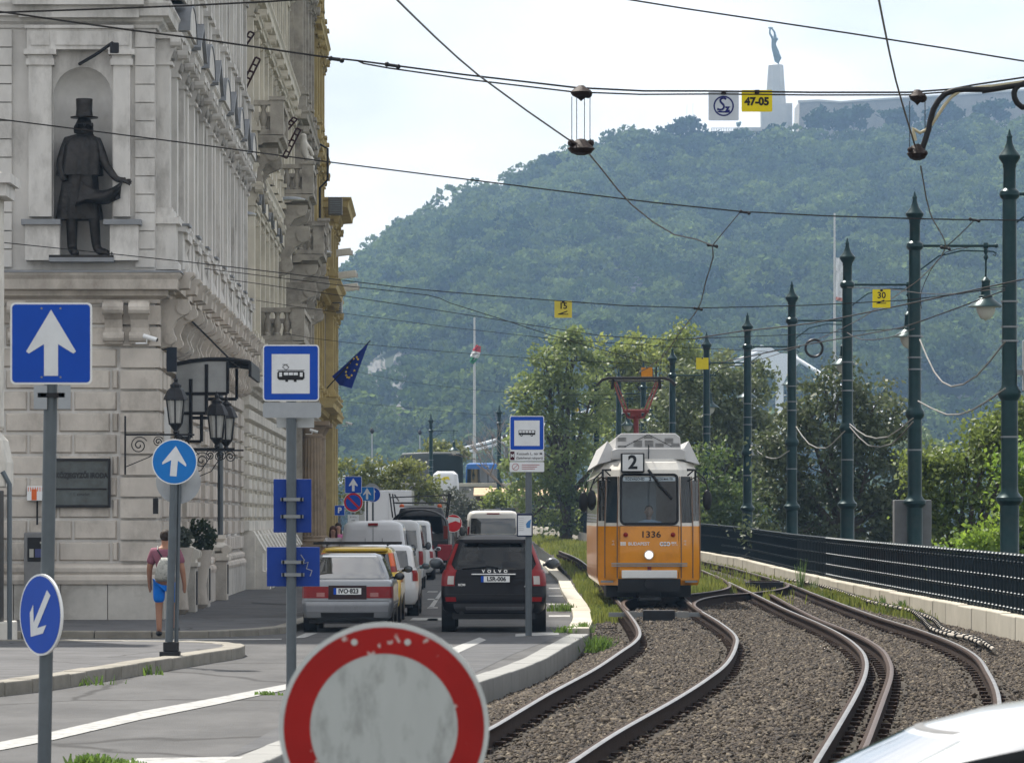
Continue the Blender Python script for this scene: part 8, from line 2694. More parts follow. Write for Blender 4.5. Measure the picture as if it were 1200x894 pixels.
def tree(name, label, s, lobes, m, leaf=.2, dens=1.0, trunk=None, ground=-0.5, clump=.45, group='trees beyond the railing', zmin=None, cat='tree', holes=.05, bark=BARK):
    """crown built leaf by leaf: lobes (px, py, rx, ry) at s pixels a metre"""
    tx = trunk if trunk is not None else sum(l[0] for l in lobes) / len(lobes)
    base = Vector(((tx - CX) / s, F / s, ground))
    t = thing(name, label, cat, base, 0, group)
    allp, limbs = [], []
    for (px, py, rx, ry) in lobes:
        c = pt(px, py, s) - base
        RX, RZ = rx / s, ry / s
        RY = (RX + RZ) * .5
        c.y += random.uniform(-.5, .5) * RY
        limbs.append((c, min(RX, RZ)))
        area = RX * RZ
        nc = int(max(14, area * 9 * dens / (clump / .45) ** 2))
        d = RNG.normal(0, 1, (nc, 3)); d /= np.linalg.norm(d, axis=1)[:, None]
        rad = RNG.uniform(.15, 1.0, nc) ** .40
        rad *= 1 + .16 * np.sin(d[:, 0] * 5 + px) * np.cos(d[:, 2] * 4 + py)
        cc = np.array(c) + d * np.array((RX, RY, RZ)) * rad[:, None]
        keep = RNG.uniform(0, 1, nc) > holes
        cc = cc[keep]
        nl = int(24 * (clump / .45) ** 2 * (.2 / leaf) ** 1.3)
        nl = max(10, min(nl, 170))
        off_ = RNG.normal(0, 1, (len(cc), nl, 3)) * np.array((clump * .55, clump * .55, clump * .38))
        allp.append((cc[:, None, :] + off_).reshape(-1, 3))
    p = np.concatenate(allp)
    if zmin is not None:
        p = p[p[:, 2] > zmin]
    V = leaf_quads(p, leaf)
    np_mesh('crown', V.reshape(-1, 3), np.arange(len(V) * 4).reshape(-1, 4), m, t)
    mb = MB()
    H = max(c.z for c, _ in limbs)
    r0 = max(.10, H * .028)
    fork = Vector((0, 0, H * .3))
    mb.tube([Vector((0, 0, -.3)), fork * .5 + Vector((.05, 0, 0)), fork], [r0 * 1.25, r0, r0 * .85], 9)
    for c, r in limbs:
        mid = fork + (c - fork) * .5 + Vector((random.uniform(-.3, .3), random.uniform(-.3, .3), .1 * H * .3))
        mb.tube([fork, mid, c], [r0 * .6, r0 * .35, r0 * .12], 6)
        for _ in range(4):
            d = Vector((random.gauss(0, 1), random.gauss(0, 1), random.gauss(.4, .8))).normalized() * r * .9
            mb.tube([mid + (c - mid) * random.uniform(.2, 1), c + d * .6, c + d], [r0 * .2, r0 * .1, r0 * .04], 4)
    mb.build('trunk', bark, t)
    return t


L_PALE = leafmat('pale_poplar_leaf', (0.085, 0.13, 0.035), (0.25, 0.3, 0.1), 0.5, .35)
L_YEL = leafmat('yellow_green_leaf', (0.11, 0.155, 0.033), (0.32, 0.35, 0.1), 0.5, .35)
L_OLIVE = leafmat('olive_leaf', (0.06, 0.085, 0.032), (0.185, 0.215, 0.095), 0.4, .35)
L_DARK = leafmat('dark_olive_leaf', (0.038, 0.058, 0.024), (0.13, 0.155, 0.07), 0.4, .35)
L_GREEN = leafmat('mid_green_leaf', (0.05, 0.09, 0.024), (0.16, 0.21, 0.06), 0.5, .35)
L_FRESH = leafmat('fresh_green_leaf', (0.055, 0.1, 0.02), (0.22, 0.27, 0.065), 0.5, .5)
L_BRIGHT = leafmat('bright_green_leaf', (0.1, 0.19, 0.02), (0.3, 0.4, 0.06), 0.55, .5)
L_GREYW = leafmat('grey_willow_leaf', (.05, .06, .045), (.13, .14, .11), .3, .5)

tree('leafy_tree', 'pale green leafy tree left of the tram roof', 23.5, [(665, 422, 34, 34), (640, 470, 34, 40), (692, 468, 34, 50), (650, 535, 44, 45), (622, 508, 22, 32), (702, 540, 32, 50), (672, 398, 16, 16), (640, 590, 40, 35), (690, 600, 40, 35), (618, 468, 22, 26), (642, 432, 28, 30), (612, 545, 24, 40)], L_PALE, .15, 1.7, 662)
tree('leafy_tree', 'taller yellow green leafy tree behind the tram pantograph', 22, [(743, 412, 24, 24), (790, 396, 26, 22), (768, 432, 42, 38), (738, 462, 32, 38), (724, 428, 14, 28), (802, 436, 28, 40), (760, 500, 50, 45), (735, 560, 40, 50), (780, 570, 40, 50), (715, 480, 34, 50), (705, 425, 20, 28), (802, 492, 44, 50)], L_YEL, .16, 1.7, 765)
tree('leafy_tree', 'broad olive grey tree right of the pantograph', 27, [(830, 444, 42, 36), (866, 470, 40, 46), (800, 482, 36, 45), (842, 525, 50, 50), (778, 520, 30, 50), (885, 448, 22, 26), (880, 520, 30, 50), (800, 570, 40, 50), (860, 580, 50, 50)], L_OLIVE, .14, 2.2, 835)
tree('leafy_bush', 'mid green bushy tree low between the poles right of the tram', 31, [(840, 556, 32, 40), (866, 586, 36, 40), (825, 595, 22, 38), (890, 605, 25, 30), (850, 625, 50, 20)], L_GREEN, .12, 1.8, 850, -.2)
tree('leafy_tree', 'big dark olive tree behind the third and fourth poles', 36, [(985, 452, 36, 36), (942, 490, 36, 40), (1022, 480, 36, 42), (962, 540, 54, 50), (1015, 548, 46, 56), (920, 560, 30, 50), (990, 605, 66, 42), (1044, 520, 18, 45), (1035, 602, 34, 36), (1062, 628, 32, 20), (900, 630, 34, 14), (975, 640, 60, 14), (925, 615, 40, 32), (1050, 590, 25, 50), (905, 520, 16, 30)], L_DARK, .11, 2.6, 985)
tree('leafy_tree', 'sunlit green leafy tree between the two nearest poles', 50, [(1132, 526, 40, 34), (1110, 568, 44, 42), (1162, 556, 38, 46), (1090, 598, 32, 40), (1142, 606, 56, 40), (1086, 545, 13, 18), (1165, 510, 18, 22), (1190, 500, 20, 30), (1200, 550, 30, 50), (1110, 640, 60, 25), (1170, 645, 40, 25)], L_FRESH, .085, 2.4, 1130)
tree('leafy_shrub', 'bright yellow green shrub at the right edge behind the railing', 59, [(1197, 545, 16, 24), (1203, 590, 22, 30), (1194, 630, 18, 20), (1230, 570, 30, 60), (1150, 642, 20, 9)], L_BRIGHT, .075, 1.8, 1200, .2)
tree('leafy_tree', 'flat topped green tree by the ramp behind the far road signs', 20, [(440, 553, 34, 18), (482, 566, 36, 20), (410, 556, 22, 18), (500, 578, 20, 14), (455, 578, 44, 18), (420, 580, 25, 16), (478, 545, 16, 8)], leafmat('ramp_tree_leaf', (0.07, 0.095, 0.02), (0.22, 0.23, 0.06), 0.45, .5), .15, 2.0, 450)
tree('leafy_bush', 'small green tree standing on the ramp above the dark coach', 15.5, [(524, 527, 26, 11), (510, 522, 10, 7), (540, 530, 14, 8)], leafmat('ramp_tree_leaf', (0, 0, 0), (0, 0, 0)), .22, 1.5, 525, 3.5)
tree('leafy_bush', 'grey green willow bush right of the ladder truck', 23, [(535, 592, 20, 20), (530, 612, 20, 22), (548, 610, 14, 24)], L_GREYW, .12, 1.3, 535)
tree('leafy_tree', 'hazy pale tree far behind beside the second pole', 9, [(1074, 512, 16, 13), (1060, 522, 12, 12), (1090, 524, 14, 12)], L_PALE, .5, 1.0, 1074, 0, .8)
tree('leafy_bush', 'small yellow green bush in front of the tan shed', 19, [(580, 585, 12, 9), (596, 590, 14, 8), (570, 594, 8, 7)], L_YEL, .14, 1.4, 585)
# bare twigged tree
t = thing('bare_tree', 'bare twigged tree left of the pale leafy tree', 'tree', Vector(((612 - CX) / 21, F / 21, -.5)), 0, 'trees beyond the railing')
mb = MB()
def twig(p, d, L, r, depth):
    q = p + d * L
    mb.tube([p, p + d * L * .5 + Vector((random.gauss(0, .06), random.gauss(0, .06), 0)) * L, q], [r, r * .8, r * .6], 4)
    if depth:
        for _ in range(3):
            twig(p + d * L * random.uniform(.4, 1), (d + Vector((random.gauss(0, .5), random.gauss(0, .5), random.gauss(.15, .3)))).normalized(), L * .66, r * .55, depth - 1)
twig(Vector((0, 0, 0)), Vector((-.1, 0, 1)).normalized(), 4.2, .14, 5)
mb.build('trunk', mat('pale_twig_bark', (.24, .2, .17), .9), t, smooth=0)

# ---------------------------------------------------------------- bridge ramp, buses, shed
RAMPST = mat('ramp_stone', (.30, .29, .27), .9, var=.18, scale=.8, bump=.2, stain=(.16, .15, .14), stain_scale=.4, stain_amt=.5)
rz_ = pt(0, 566, 17).z
t = thing('ramp_wall', 'long stone wall of the bridge ramp behind the queue of cars', 'wall', (0, F / 17, 0))
mb = MB(); mb.boxb(-11.0, 6.5, 0, 14, -1, rz_ - .25); mb.build('wall', RAMPST, t, smooth=0)
mb = MB(); mb.boxb(-11.1, 6.6, -.15, .5, rz_ - .25, rz_); mb.build('coping', LIGHTSTONE, t, smooth=0, bevel=.03)
mb = MB()
for k in range(20):
    mb.boxb(-10.9 + k * .85, -10.85 + k * .85, -.03, 0, -1, rz_ - .3)
for k in range(6):
    mb.boxb(-11, 6.5, -.025, 0, .3 + k * .75, .33 + k * .75)
mb.build('joints', mat('dark_wall_joint', (.13, .125, .12), .9), t, smooth=0)  # thin dark strips mark the stone joints
struct(LAST[0], 'stuff')
# blue city bus, end on, upper part over the parapet
BB = mat('bus_blue', (.01, .10, .32), .4, coat=.4, var=.05)
p = pt(566, 566, 16.2)
t = thing('city_bus', 'blue city bus with a dark window band standing on the bridge ramp', 'bus', (p.x, p.y, p.z - 1.4))
Sh = Shell([(.3, 1.22, 0, 11.8, .12, .2, .03, .05), (1.2, 1.26, 0, 11.9, .14, .2, .03, .05), (2.55, 1.24, .05, 11.8, .16, .2, .03, .05), (2.78, 1.18, .12, 11.7, .2, .2, .03, .05), (2.86, .95, .35, 11.4, .2, .2, .03, .05)])
Sh.mesh(MB()).build('body', BB, t, smooth=50)
g_ = MB(); Sh.patch(g_, 'rear', zr(1.3, 2.42), -.92, .92, .012, 12); g_.build('rear_window', DARKGLASS, t)
for w_ in ('left', 'right'):
    g_ = MB(); Sh.patch(g_, w_, zr(1.3, 2.35), .4, 11.3, .012, 8); g_.build('side_window', DARKGLASS, t)
MB().text('105', .22, (0.3, -.01, 2.6)).build('route_number', SIGNWHITE, t, smooth=0)
for sx in (-1.1, 1.1):
    for yy in (2.8, 9):
        wheel(t, sx, yy, .48, .28)
# dark coach, turned
p = pt(508, 566, 16.4)
t = thing('coach', 'dark green coach with a pale roof turned across the bridge ramp', 'coach', (p.x, p.y + .5, p.z - 1.5), math.radians(20))
Sh = Shell([(.3, 1.22, -3, 5.0, .12, .2, .03, .05), (1.2, 1.26, -3, 5.1, .14, .3, .03, .1), (3.3, 1.24, -2.95, 4.6, .16, .4, .03, .12), (3.55, 1.18, -2.9, 4.3, .2, .4, .03, .1), (3.62, .95, -2.7, 4.0, .2, .3, .03, .05)])
Sh.mesh(MB()).build('body', mat('coach_green', (.006, .012, .011), .5, spec=.1), t, smooth=50)
for w_ in ('left', 'right'):
    g_ = MB(); Sh.patch(g_, w_, zr(1.7, 3.1), -2.6, 4.2, .012, 10); g_.build('side_window', mat('coach_window', (.02, .024, .026), .4, spec=.1), t)
MB().boxb(-1.1, 1.1, -2.6, 3.9, 3.6, 3.68).build('roof_panel', mat('coach_roof', (.36, .36, .35), .5), t, smooth=0, bevel=.03)
g_ = MB(); Sh.patch(g_, 'front', zr(1.5, 3.2), -.9, .9, .012, 10); g_.build('windscreen', DARKGLASS, t)
for sx in (-1.1, 1.1):
    for yy in (-1, 3):
        wheel(t, sx, yy, .48, .28)
p = pt(522, 566, 17.6)
t = thing('delivery_van', 'small white van with a yellow mark in front of the dark coach on the ramp', 'van', (p.x, p.y, p.z - 1.3))
Sh = Shell([(.3, .85, 0, 4, .1, .2, .03, .05), (1.1, .9, 0, 4.2, .12, .3, .03, .1), (1.9, .8, .1, 3.2, .15, .3, .03, .1), (2.1, .55, .4, 2.9, .2, .2, .02, .05)])
Sh.mesh(MB()).build('body', CARWHITE, t, smooth=50)
mb = MB(); mb.lathe([(0, 0), (.22, 0)], 5); MB().polyf([(-.3, 1.55), (-.1, 1.45), (.1, 1.6), (.3, 1.5), (.2, 1.75), (-.15, 1.7)], -.02).build('yellow_mark', SIGNYEL, t, smooth=0)
for sx in (-.78, .78):
    for yy in (.8, 3.2):
        wheel(t, sx, yy, .32, .2)
# tan roofed shed with pale rails
p0 = pt(555, 572, 18.5)
t = thing('market_shed', 'low shed with a tan canvas roof before the ramp wall', 'shed', (p0.x, p0.y, 0))
zt0, zt1 = pt(0, 571, 18.5).z, pt(0, 580, 18.5).z
MB().prism([(-.2, zt1), (3, zt0), (3, zt0 - .08), (-.2, zt1 - .08)], 0, 7.4, 'yz').xf(Matrix(((1, 0, 0, 0), (0, 1, 0, 0), (0, 0, 1, 0), (0, 0, 0, 1)))).build('roof', mat('tan_canvas', (.42, .30, .19), .85, var=.15, scale=1.5), t, smooth=0)
mb = MB(); mb.boxb(1.0, 7.3, -.1, 0, zt1 - .5, zt1 - .12); mb.build('valance', mat('dark_valance', (.06, .045, .04), .8), t, smooth=0)
mb = MB()
for k in range(7):
    mb.boxb(.0 + k * 1.2, .08 + k * 1.2, 0, .08, 0, zt1)
mb.build('posts', WHITE, t, smooth=0)
struct(LAST[0], 'stuff')
MB().boxb(.1, 7.2, 2.4, 2.6, 0, zt1).build('back_wall', mat('brown_clutter', (.11, .075, .055), .9, var=.6, scale=2.5), t, smooth=0)
p0 = pt(545, 606, 19.5)
t = thing('white_railing', 'low white barrier railing before the tan roofed shed', 'railing', (p0.x, p0.y, 0))
mb = MB()
for zz in (pt(0, 597, 19.5).z, pt(0, 600.5, 19.5).z, pt(0, 604, 19.5).z):
    mb.boxb(0, 8.5, 0, .06, zz - .04, zz + .04)
for k in range(24):
    mb.boxb(k * .36, k * .36 + .05, .06, .1, 0, pt(0, 597, 19.5).z)
mb.build('rails', mat('dull_white', (.45, .45, .44), .7), t, smooth=0)
# thin far lamp posts on the ramp
for i, (px, y0, y1, s) in enumerate(((436, 505, 566, 14), (492, 507, 560, 12), (597 - 6, 512, 560, 12), (577, 512, 545, 12))):
    a, b = pt(px, y1, s), pt(px, y0, s)
    t = thing('lamp_post', ('far thin lamp post above the ramp tree', 'far thin lamp post over the left cable', 'far thin lamp post beside the bus stop sign', 'far thin lamp post above the blue bus')[i], 'lamp post', a, 0, 'far lamp posts on the ramp')
    MB().cyl((0, 0, -3), (0, 0, b.z - a.z), .09, .06, 8).build('post', SIGNBACK, t)
    MB().lathe([(0, .3), (.12, .2), (.2, 0), (.1, -.2), (0, -.25)], 8, (0, 0, b.z - a.z)).build('lamp', DARKM, t)

# ---------------------------------------------------------------- white suspension bridge far off
WB = mat('bridge_white', (.72, .73, .74), .5, var=.04)
t = thing('suspension_bridge', 'white suspension bridge far off with twin cables and a rounded pylon head', 'bridge', (0, 0, 0))
mb = MB()
for dy in (0, 5.5):
    mb.tube(smooth_path([pt(385, 563 + dy, 6.0), pt(440, 551 + dy, 5.8), (pt(500, 535 + dy, 5.6)), pt(560, 521 + dy, 5.45), pt(600, 509.5 + dy, 5.3), pt(700, 478 + dy, 5.15), pt(800, 445 + dy, 5.05), pt(890, 412 + dy, 5.0)], 6), .32, 8)
mb.tube([pt(930, 418, 5.0), pt(1000, 462, 5.05), pt(1058, 500, 5.1), pt(1102, 531, 5.2), pt(1140, 560, 5.3)], .45, 8)
mb.build('cable', WB, t)
mb = MB()
poly = [(879, 430), (881, 410), (892, 404), (905, 408), (914, 414), (934, 415), (938, 424), (922, 440), (916, 455), (908, 436), (895, 434)]
P = [pt(a, b, 5.0) for a, b in poly]
mb.prism([(p.x, p.z) for p in P], 1000, 1008, 'xz')
for px in (884, 914):
    a, b = pt(px, 430, 5.0), pt(px + 2, 600, 5.0)
    mb.boxb(a.x - .7, a.x + .9, 1001, 1005, b.z, a.z)
mb.build('pylon', WB, t, smooth=30)

# ---------------------------------------------------------------- flagpoles
for i, (px, ytop, s, fy0, fy1) in enumerate(((556, 372, 12, 404, 425), (978, 250, 12, 302, 352))):
    b = Vector(((px - CX) / s, F / s, -.5))
    t = thing('flagpole', ('tall pale flagpole with a limp red white and green flag', 'tall pale flagpole with a hanging white flag above the dark tree')[i], 'flagpole', b, 0)
    H = pt(0, ytop, s).z + .5
    MB().cyl((0, 0, 0), (0, 0, H), .20, .09, 10).build('pole', mat('flagpole_white', (.5, .5, .5), .4), t)
    za, zb = pt(0, fy0, s).z + .5, pt(0, fy1, s).z + .5
    cols = [(.5, .04, .05), (.7, .7, .7), (.03, .2, .09)] if i == 0 else [(.72, .73, .74), (.72, .73, .74), (.55, .25, .2)]
    for k in range(3):
        z0, z1 = za + (zb - za) * k / 3, za + (zb - za) * (k + 1) / 3
        if i == 1 and k == 2:
            z0 = za + (zb - za) * .92
        if i == 1 and k == 1:
            z1 = za + (zb - za) * .92
        def wx(z, u):
            f = (z - zb) / (za - zb)
            return (.12 + u * (.65 if i == 0 else .85)) if i else (.25 - .5 * (1 - f) + .38 * (u - .5) * 2 * (.5 + .6 * math.sin(3 * f)) + (.15 * f))
        rows = [[(wx(z0 + (z1 - z0) * j / 4, u / 6), -.2 + .2 * math.sin(u * 1.9 + j), z0 + (z1 - z0) * j / 4 - (.18 * u / 6)) for u in range(7)] for j in range(5)]
        MB().rows(rows).build('flag', mat('flag_%s_%d' % ('abc'[k], i), cols[k], .8), t, smooth=80)

# ---------------------------------------------------------------- the wooded hill
YF, YR = 985.0, 1660.0
SIL = [(-700, 470), (-100, 430), (300, 372), (380, 340), (415, 314), (435, 293), (470, 268), (520, 247), (560, 222), (600, 206), (640, 190), (680, 172), (720, 159), (760, 156), (790, 154), (830, 158), (890, 160), (940, 156), (1000, 154), (1060, 150), (1120, 142), (1200, 132), (1400, 126), (1700, 160), (2100, 260)]
sx_, sy_ = [a for a, _ in SIL], [b for _, b in SIL]
from mathutils import noise as mn
def ridge(X):
    px = CX + X * F / YR
    return CZ + (HY - float(np.interp(px, sx_, sy_))) * YR / F - 8.0
def hillz(X, Y):
    t_ = (Y - YF) / (YR - YF)
    r = ridge(X * YR / max(Y, 1) if Y < YR else X)
    if t_ >= 1:
        return r - (Y - YR) * .08
    f = 0.10 * min(1, t_ * 8) + .90 * (t_ ** 1.12)
    z = -1 + (r + 1) * max(0, f)
    a = min(1, t_ * 5) * min(1, (1 - t_) * 5)
    return z + a * (11 * mn.noise(Vector((X * .008, Y * .006, 1))) + 7 * mn.noise(Vector((X * .02, Y * .016, 5))))
nx, ny = 150, 90
hv = []
Yl = list(np.linspace(YF - 40, YR, ny - 6)) + [YR + 30, YR + 80, YR + 150, YR + 250, YR + 380, YR + 520]
for Y in Yl:
    for i in range(nx):
        px = -600 + i * 2600 / (nx - 1)
        X = (px - CX) * Y / F
        hv.append((X, Y, hillz(X, Y) if Y > YF else -1.0))
hq = [(j * nx + i, j * nx + i + 1, (j + 1) * nx + i + 1, (j + 1) * nx + i) for j in range(ny - 1) for i in range(nx - 1)]
CLIFF = [(436, 442, 14, 36), (430, 478, 7, 14), (470, 450, 10, 36), (479, 468, 14, 22), (474, 412, 4, 10), (584, 432, 7, 14), (1128, 470, 16, 7), (745, 330, 8, 12), (790, 345, 6, 10), (1052, 468, 10, 10)]
def on_cliff(px, py, k=1.0):
    return any(((px - a) / (c * k)) ** 2 + ((py - b) / (d * k)) ** 2 < 1 for a, b, c, d in CLIFF)
HILLM = mat('hill_undergrowth', (.020, .032, .012), .95, var=.4, scale=.05)
ROCK = mat('dolomite_rock', (.12, .117, .11), .9, var=.6, scale=.12, bump=1.0, bscale=.5, stain=(.06, .075, .04), stain_scale=.12, stain_amt=.8)
me_o = np_mesh('hill', np.array(hv), np.array(hq), [HILLM], smooth=True)
struct(me_o)
# rock faces standing out of the slope
def on_hill(px, py):
    """first point of the slope on the line of sight through (px, py)"""
    y = YF + 2
    while y < YR and hillz((px - CX) * y / F, y) < CZ + (HY - py) * y / F:
        y += 4
    return y
for i, (a, b, c, d) in enumerate(CLIFF):
    rows = []
    for j in range(25):
        v = -1 + 2 * j / 24
        row = []
        for k in range(17):
            u = -1 + 2 * k / 16
            w = math.sqrt(max(0, 1 - v * v * .96)) * (1 + .5 * mn.noise(Vector((v * 3, i * 3.1, 2 if u > 0 else 7))))
            px, py = a + u * w * c * 1.15, b + v * d * 1.1
            y = on_hill(px, py) - (1.5 + 6 * (1 - u * u) * (1 - v * v) + 5 * mn.noise(Vector((px * .12, py * .05, i))) + 3 * mn.noise(Vector((px * .4, py * .16, i))))
            row.append((((px - CX) / F * y), y, CZ + (HY - py) / F * y))
        rows.append(row)
    struct(MB().rows(rows).build('rock_face', ROCK, smooth=0))
# forest: crowns of leaf clumps covering the slope, each crown with its own tone
prot = []
for v in range(10):
    nl = 430
    lob = RNG.normal(0, .40, (6, 3)) * np.array((1, 1, .6)) + np.array((0, 0, .15))
    which_ = RNG.integers(0, 6, nl)
    d = RNG.normal(0, 1, (nl, 3)); d /= np.linalg.norm(d, axis=1)[:, None]
    d[:, 2] = np.abs(d[:, 2]) * .95 - .22
    p = lob[which_] + d * .58 * RNG.uniform(.7, 1.05, (nl, 1))
    prot.append(leaf_quads(p, .175, 1.3))
cr_ = []
Y = YF - 30
while Y < YR + 34:
    X = (-60 - CX) * Y / F
    while X < (1290 - CX) * Y / F:
        x = X + random.uniform(-3.4, 3.4); y = Y + random.uniform(-3.6, 3.6)
        z = hillz(x, y) if y > YF else -1
        h = random.choice((4, 5.2, 6.4, 7.6, 9)) * random.uniform(.9, 1.1)
        px = CX + x * F / y
        p0, p1 = HY - (z - CZ) * F / y, HY - (z + 1.3 * h - CZ) * F / y
        X += 8.4
        if px < 330 and random.random() < .8:
            continue
        if on_cliff(px, p0, 1.1) or on_cliff(px, p1, 1.25) or on_cliff(px, (p0 + p1) / 2, 1.2) or (y > YR - 8 and 825 < px < 930) or (y > YR - 6 and px > 935):
            continue
        cr_.append((x, y, z + h * .5, h, random.randrange(10), random.random() * 2 * PI))
    Y += 9
allv, tone = [], []
for x, y, z, h, v, a in cr_:
    q = prot[v] * h
    ca, sa = math.cos(a), math.sin(a)
    r = np.empty_like(q)
    r[..., 0] = q[..., 0] * ca - q[..., 1] * sa + x
    r[..., 1] = q[..., 0] * sa + q[..., 1] * ca + y
    r[..., 2] = q[..., 2] * .95 + z
    allv.append(r)
    tone.append(np.full(len(q), random.random()))
V = np.concatenate(allv).reshape(-1, 3)
def forest_mat():
    m, N, L = nt('forest_leaf')
    o = N.new('ShaderNodeOutputMaterial'); g1 = N.new('ShaderNodeNewGeometry'); tc = N.new('ShaderNodeTexCoord'); at = N.new('ShaderNodeAttribute')
    at.attribute_name = 'tone'
    n2 = N.new('ShaderNodeTexNoise'); n2.inputs['Scale'].default_value = .012; n2.inputs['Detail'].default_value = 4
    L.new(tc.outputs['Object'], n2.inputs[0])
    a = N.new('ShaderNodeMath'); a.operation = 'MULTIPLY_ADD'; a.inputs[1].default_value = .55; L.new(at.outputs['Fac'], a.inputs[0]); L.new(n2.outputs[0], a.inputs[2])
    r = N.new('ShaderNodeMapRange'); r.inputs[1].default_value = .42; r.inputs[2].default_value = 1.1; L.new(a.outputs[0], r.inputs[0])
    mx = N.new('ShaderNodeMix'); mx.data_type = 'RGBA'; L.new(r.outputs[0], mx.inputs[0])
    mx.inputs[6].default_value = (.017, .038, .011, 1); mx.inputs[7].default_value = (.125, .17, .042, 1)
    k = N.new('ShaderNodeMath'); k.operation = 'MULTIPLY_ADD'; k.inputs[1].default_value = .6; k.inputs[2].default_value = .66; L.new(g1.outputs['Random Per Island'], k.inputs[0])
    h = N.new('ShaderNodeHueSaturation'); L.new(mx.outputs[2], h.inputs['Color']); L.new(k.outputs[0], h.inputs['Value'])
    d = N.new('ShaderNodeBsdfDiffuse'); t_ = N.new('ShaderNodeBsdfTranslucent'); ms = N.new('ShaderNodeMixShader'); ms.inputs[0].default_value = .25
    L.new(h.outputs[0], d.inputs[0]); L.new(h.outputs[0], t_.inputs[0]); L.new(d.outputs[0], ms.inputs[1]); L.new(t_.outputs[0], ms.inputs[2]); L.new(ms.outputs[0], o.inputs[0])
    return m
FOREST = forest_mat()
fo = struct(np_mesh('hill_forest', V, np.arange(len(V)).reshape(-1, 4), FOREST), 'stuff')
fo.data.attributes.new('tone', 'FLOAT', 'FACE').data.foreach_set('value', np.concatenate(tone).astype(np.float32))
# taller trees breaking the skyline
for i, (px, py, rx, ry, lb) in enumerate(((806, 155, 27, 18, 'rounded tree clump on the hilltop left of the emblem plate'), (748, 166, 18, 10, 'low tree clump on the skyline left of the rounded clump'), (1000, 138, 22, 13, 'tree in front of the citadel wall, right of the bastion corner'), (965, 140, 20, 12, 'tree in front of the citadel wall by the bastion corner'), (905, 160, 18, 10, 'small trees below the statue plinth on the hilltop'), (655, 190, 14, 9, 'tree on the skyline under the left wire hanger'), (426, 305, 10, 7, 'tree at the low left end of the ridge'), (1052, 137, 20, 10, 'low tree in front of the middle of the citadel wall'), (1105, 134, 22, 10, 'tree below the right hanger in front of the citadel wall'), (1165, 128, 24, 10, 'tree in front of the citadel wall at the right edge'))):
    s = F / (YR - 14)
    tree('hilltop_tree', lb, s, [(px - rx * .5, py + 2, rx * .55, ry * .9), (px + rx * .45, py, rx * .55, ry), (px, py - ry * .25, rx * .6, ry * .75)], FOREST, 1.5, .12, px, hillz((px - CX) / s, YR - 14) - 1, 1.6, 'trees on the hilltop', cat='tree', holes=.1)

# monument on the hilltop
s = 3.0
MST = mat('pale_monument_stone', (.50, .48, .44), .8, var=.1, scale=.2, stain=(.36, .34, .32), stain_scale=.15, stain_amt=.5)
b = pt(909, 153, s)
t = thing('hilltop_monument', 'pale stone column on the hilltop topped by a green bronze figure raising both arms', 'monument', (b.x, b.y, b.z - 4))
z = lambda py: (153 - py) / s + 4
mb = MB(); mb.boxb((891 - 909) / s, (922 - 909) / s, -4, 4, 0, z(123)); mb.boxb((921 - 909) / s, (928 - 909) / s, -3, 3, 0, z(122)); mb.build('plinth', MST, t, smooth=0)
mb = MB()
rows = [[(math.cos(2 * PI * k / 8 + PI / 8) * r, math.sin(2 * PI * k / 8 + PI / 8) * r, zz) for k in range(8)] for r, zz in ((4.3, z(123)), (3.9, z(110)), (3.2, z(80)), (3.1, z(77)), (2.3, z(76)))]
mb.rows(rows, close=True); mb.add(rows[-1], [tuple(range(8))]); mb.build('column', MST, t, smooth=0)
GB = mat('green_bronze', (.11, .15, .14), .6, .3, .2, 1)
z0 = z(76)
J3 = {'foot': (0, 0, z0, .9), 'skirt': (.8, 0, z0 + 1.6, 1.5), 'knee': (.3, 0, z0 + 4.2, 1.5), 'hip': (-.5, 0, z0 + 6.5, 1.25), 'waist': (-.9, 0, z0 + 7.9, .9), 'chest': (-.7, 0, z0 + 9.5, 1.1), 'neck': (-.3, 0, z0 + 10.8, .5), 'head': (.15, 0, z0 + 11.5, .75), 'sa': (-1.2, .3, z0 + 10.3, .55), 'ea': (-2.3, .2, z0 + 12.2, .4), 'ha': (-2.2, 0, z0 + 13.9, .35), 'sb': (-.2, -.4, z0 + 10.6, .55), 'eb': (-.5, -.6, z0 + 12.6, .4), 'hb': (-1.5, -.2, z0 + 14.1, .35), 'tail': (1.7, 0, z0 + 3.0, .8), 'hem': (1.2, 0, z0 + .8, .7), 'shawl': (1.0, 0, z0 + 10.2, .45)}
skin('figure', J3, [('foot', 'skirt'), ('skirt', 'knee'), ('knee', 'hip'), ('hip', 'waist'), ('waist', 'chest'), ('chest', 'neck'), ('neck', 'head'), ('chest', 'sa'), ('sa', 'ea'), ('ea', 'ha'), ('chest', 'sb'), ('sb', 'eb'), ('eb', 'hb'), ('ha', 'hb'), ('skirt', 'tail'), ('foot', 'hem'), ('chest', 'shawl')], GB, t, 2)
mb = MB(); mb.sph((-2.0, 0, z0 + 14.3), (1.0, .4, .4), 10, 6); mb.build('palm_leaf', GB, t)
# terrace with people sized specks
a = pt(832, 152, s)
t = thing('hill_terrace', 'pale viewing terrace on the hilltop left of the monument', 'terrace', (a.x, a.y, a.z - 3))
mb = MB(); mb.boxb(0, 62 / s, -2, 4, -9, 2.2); mb.boxb(32 / s, 62 / s, -3, 3, 2.2, 3.6); mb.build('wall', MST, t, smooth=0)
mb = MB()
for k in range(18):
    mb.boxb(.4 + k * .95, .75 + k * .95, -2, -1.7, 2.2, 3.3)
mb.boxb(.3, 18, -2.05, -1.65, 3.3, 3.5); mb.build('parapet', MST, t, smooth=0)
struct(LAST[0], 'stuff')
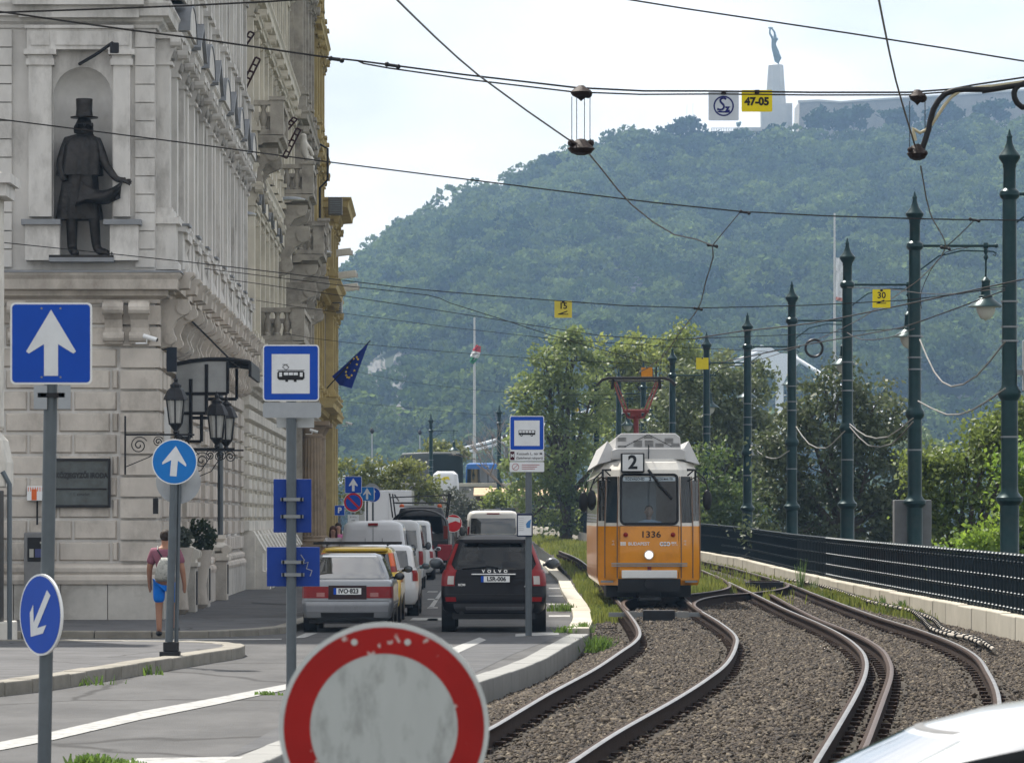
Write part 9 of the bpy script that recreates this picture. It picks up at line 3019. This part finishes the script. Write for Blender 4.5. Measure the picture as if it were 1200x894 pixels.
# small group of carved figures at the terrace end
sm_ = pt(865, 146, s)
t = thing('terrace_sculpture', 'small dark sculpture at the end of the hilltop terrace', 'sculpture', (sm_.x, sm_.y, sm_.z - 1.5))
mb = MB(); mb.boxb(-1.5, 1.5, -1, 1, -3, .2); mb.build('base', MST, t, smooth=0)
skin('figure', {'a': (0, 0, .3, .8), 'b': (.2, 0, 1.6, .7), 'c': (1.2, 0, 2.6, .4), 'd': (-.8, 0, 2.2, .45)}, [('a', 'b'), ('b', 'c'), ('b', 'd')], GB, t, 1)
# citadel wall
t = thing('citadel_wall', 'long pale fortress wall along the hilltop right of the monument', 'fortress', (0, YR + 8, 0))
sW = F / (YR + 8)
def wz(py):
    return CZ + (HY - py) / sW
def wx_(px):
    return (px - CX) / sW
CIT = mat('fortress_stone', (.29, .275, .25), .9, var=.15, scale=.15, stain=(.27, .26, .24), stain_scale=.08, stain_amt=.6)
mb = MB(); P = [(936, 172), (937, 119), (960, 118), (985, 120), (1010, 118), (1060, 115), (1110, 112), (1200, 106), (1420, 98), (1420, 172)]
mb.prism([(wx_(a), wz(b)) for a, b in P], 0, 30, 'xz'); mb.build('wall', CIT, t, smooth=0)
mb = MB(); P = [(935, 121), (935, 118), (960, 117), (985, 119), (1010, 117), (1060, 114), (1110, 111), (1200, 105), (1420, 97), (1420, 99), (1200, 107), (1110, 113), (1060, 116), (1010, 119), (985, 121), (960, 119.5)]
mb.prism([(wx_(a), wz(b)) for a, b in P], -.6, 0, 'xz'); mb.build('coping', MST, t, smooth=0)
mb = MB()
for px in (945, 952, 958):
    mb.boxb(wx_(px) - .8, wx_(px) + .8, -.2, 0.1, wz(153), wz(147))
mb.build('openings', mat('pale_opening', (.62, .62, .6), .8), t, smooth=0)
struct(LAST[0], 'stuff')
for px in (805, 812):
    a = pt(px, 150, s)
    t = thing('aerial_mast', 'thin mast on the hilltop trees, %s of the pair' % ('left one' if px == 805 else 'right one'), 'mast', a, 0, 'thin hilltop masts')
    MB().cyl((0, 0, -6), (0, 0, (150 - 121) / s), .12, .06, 6).build('mast', SIGNBACK, t)
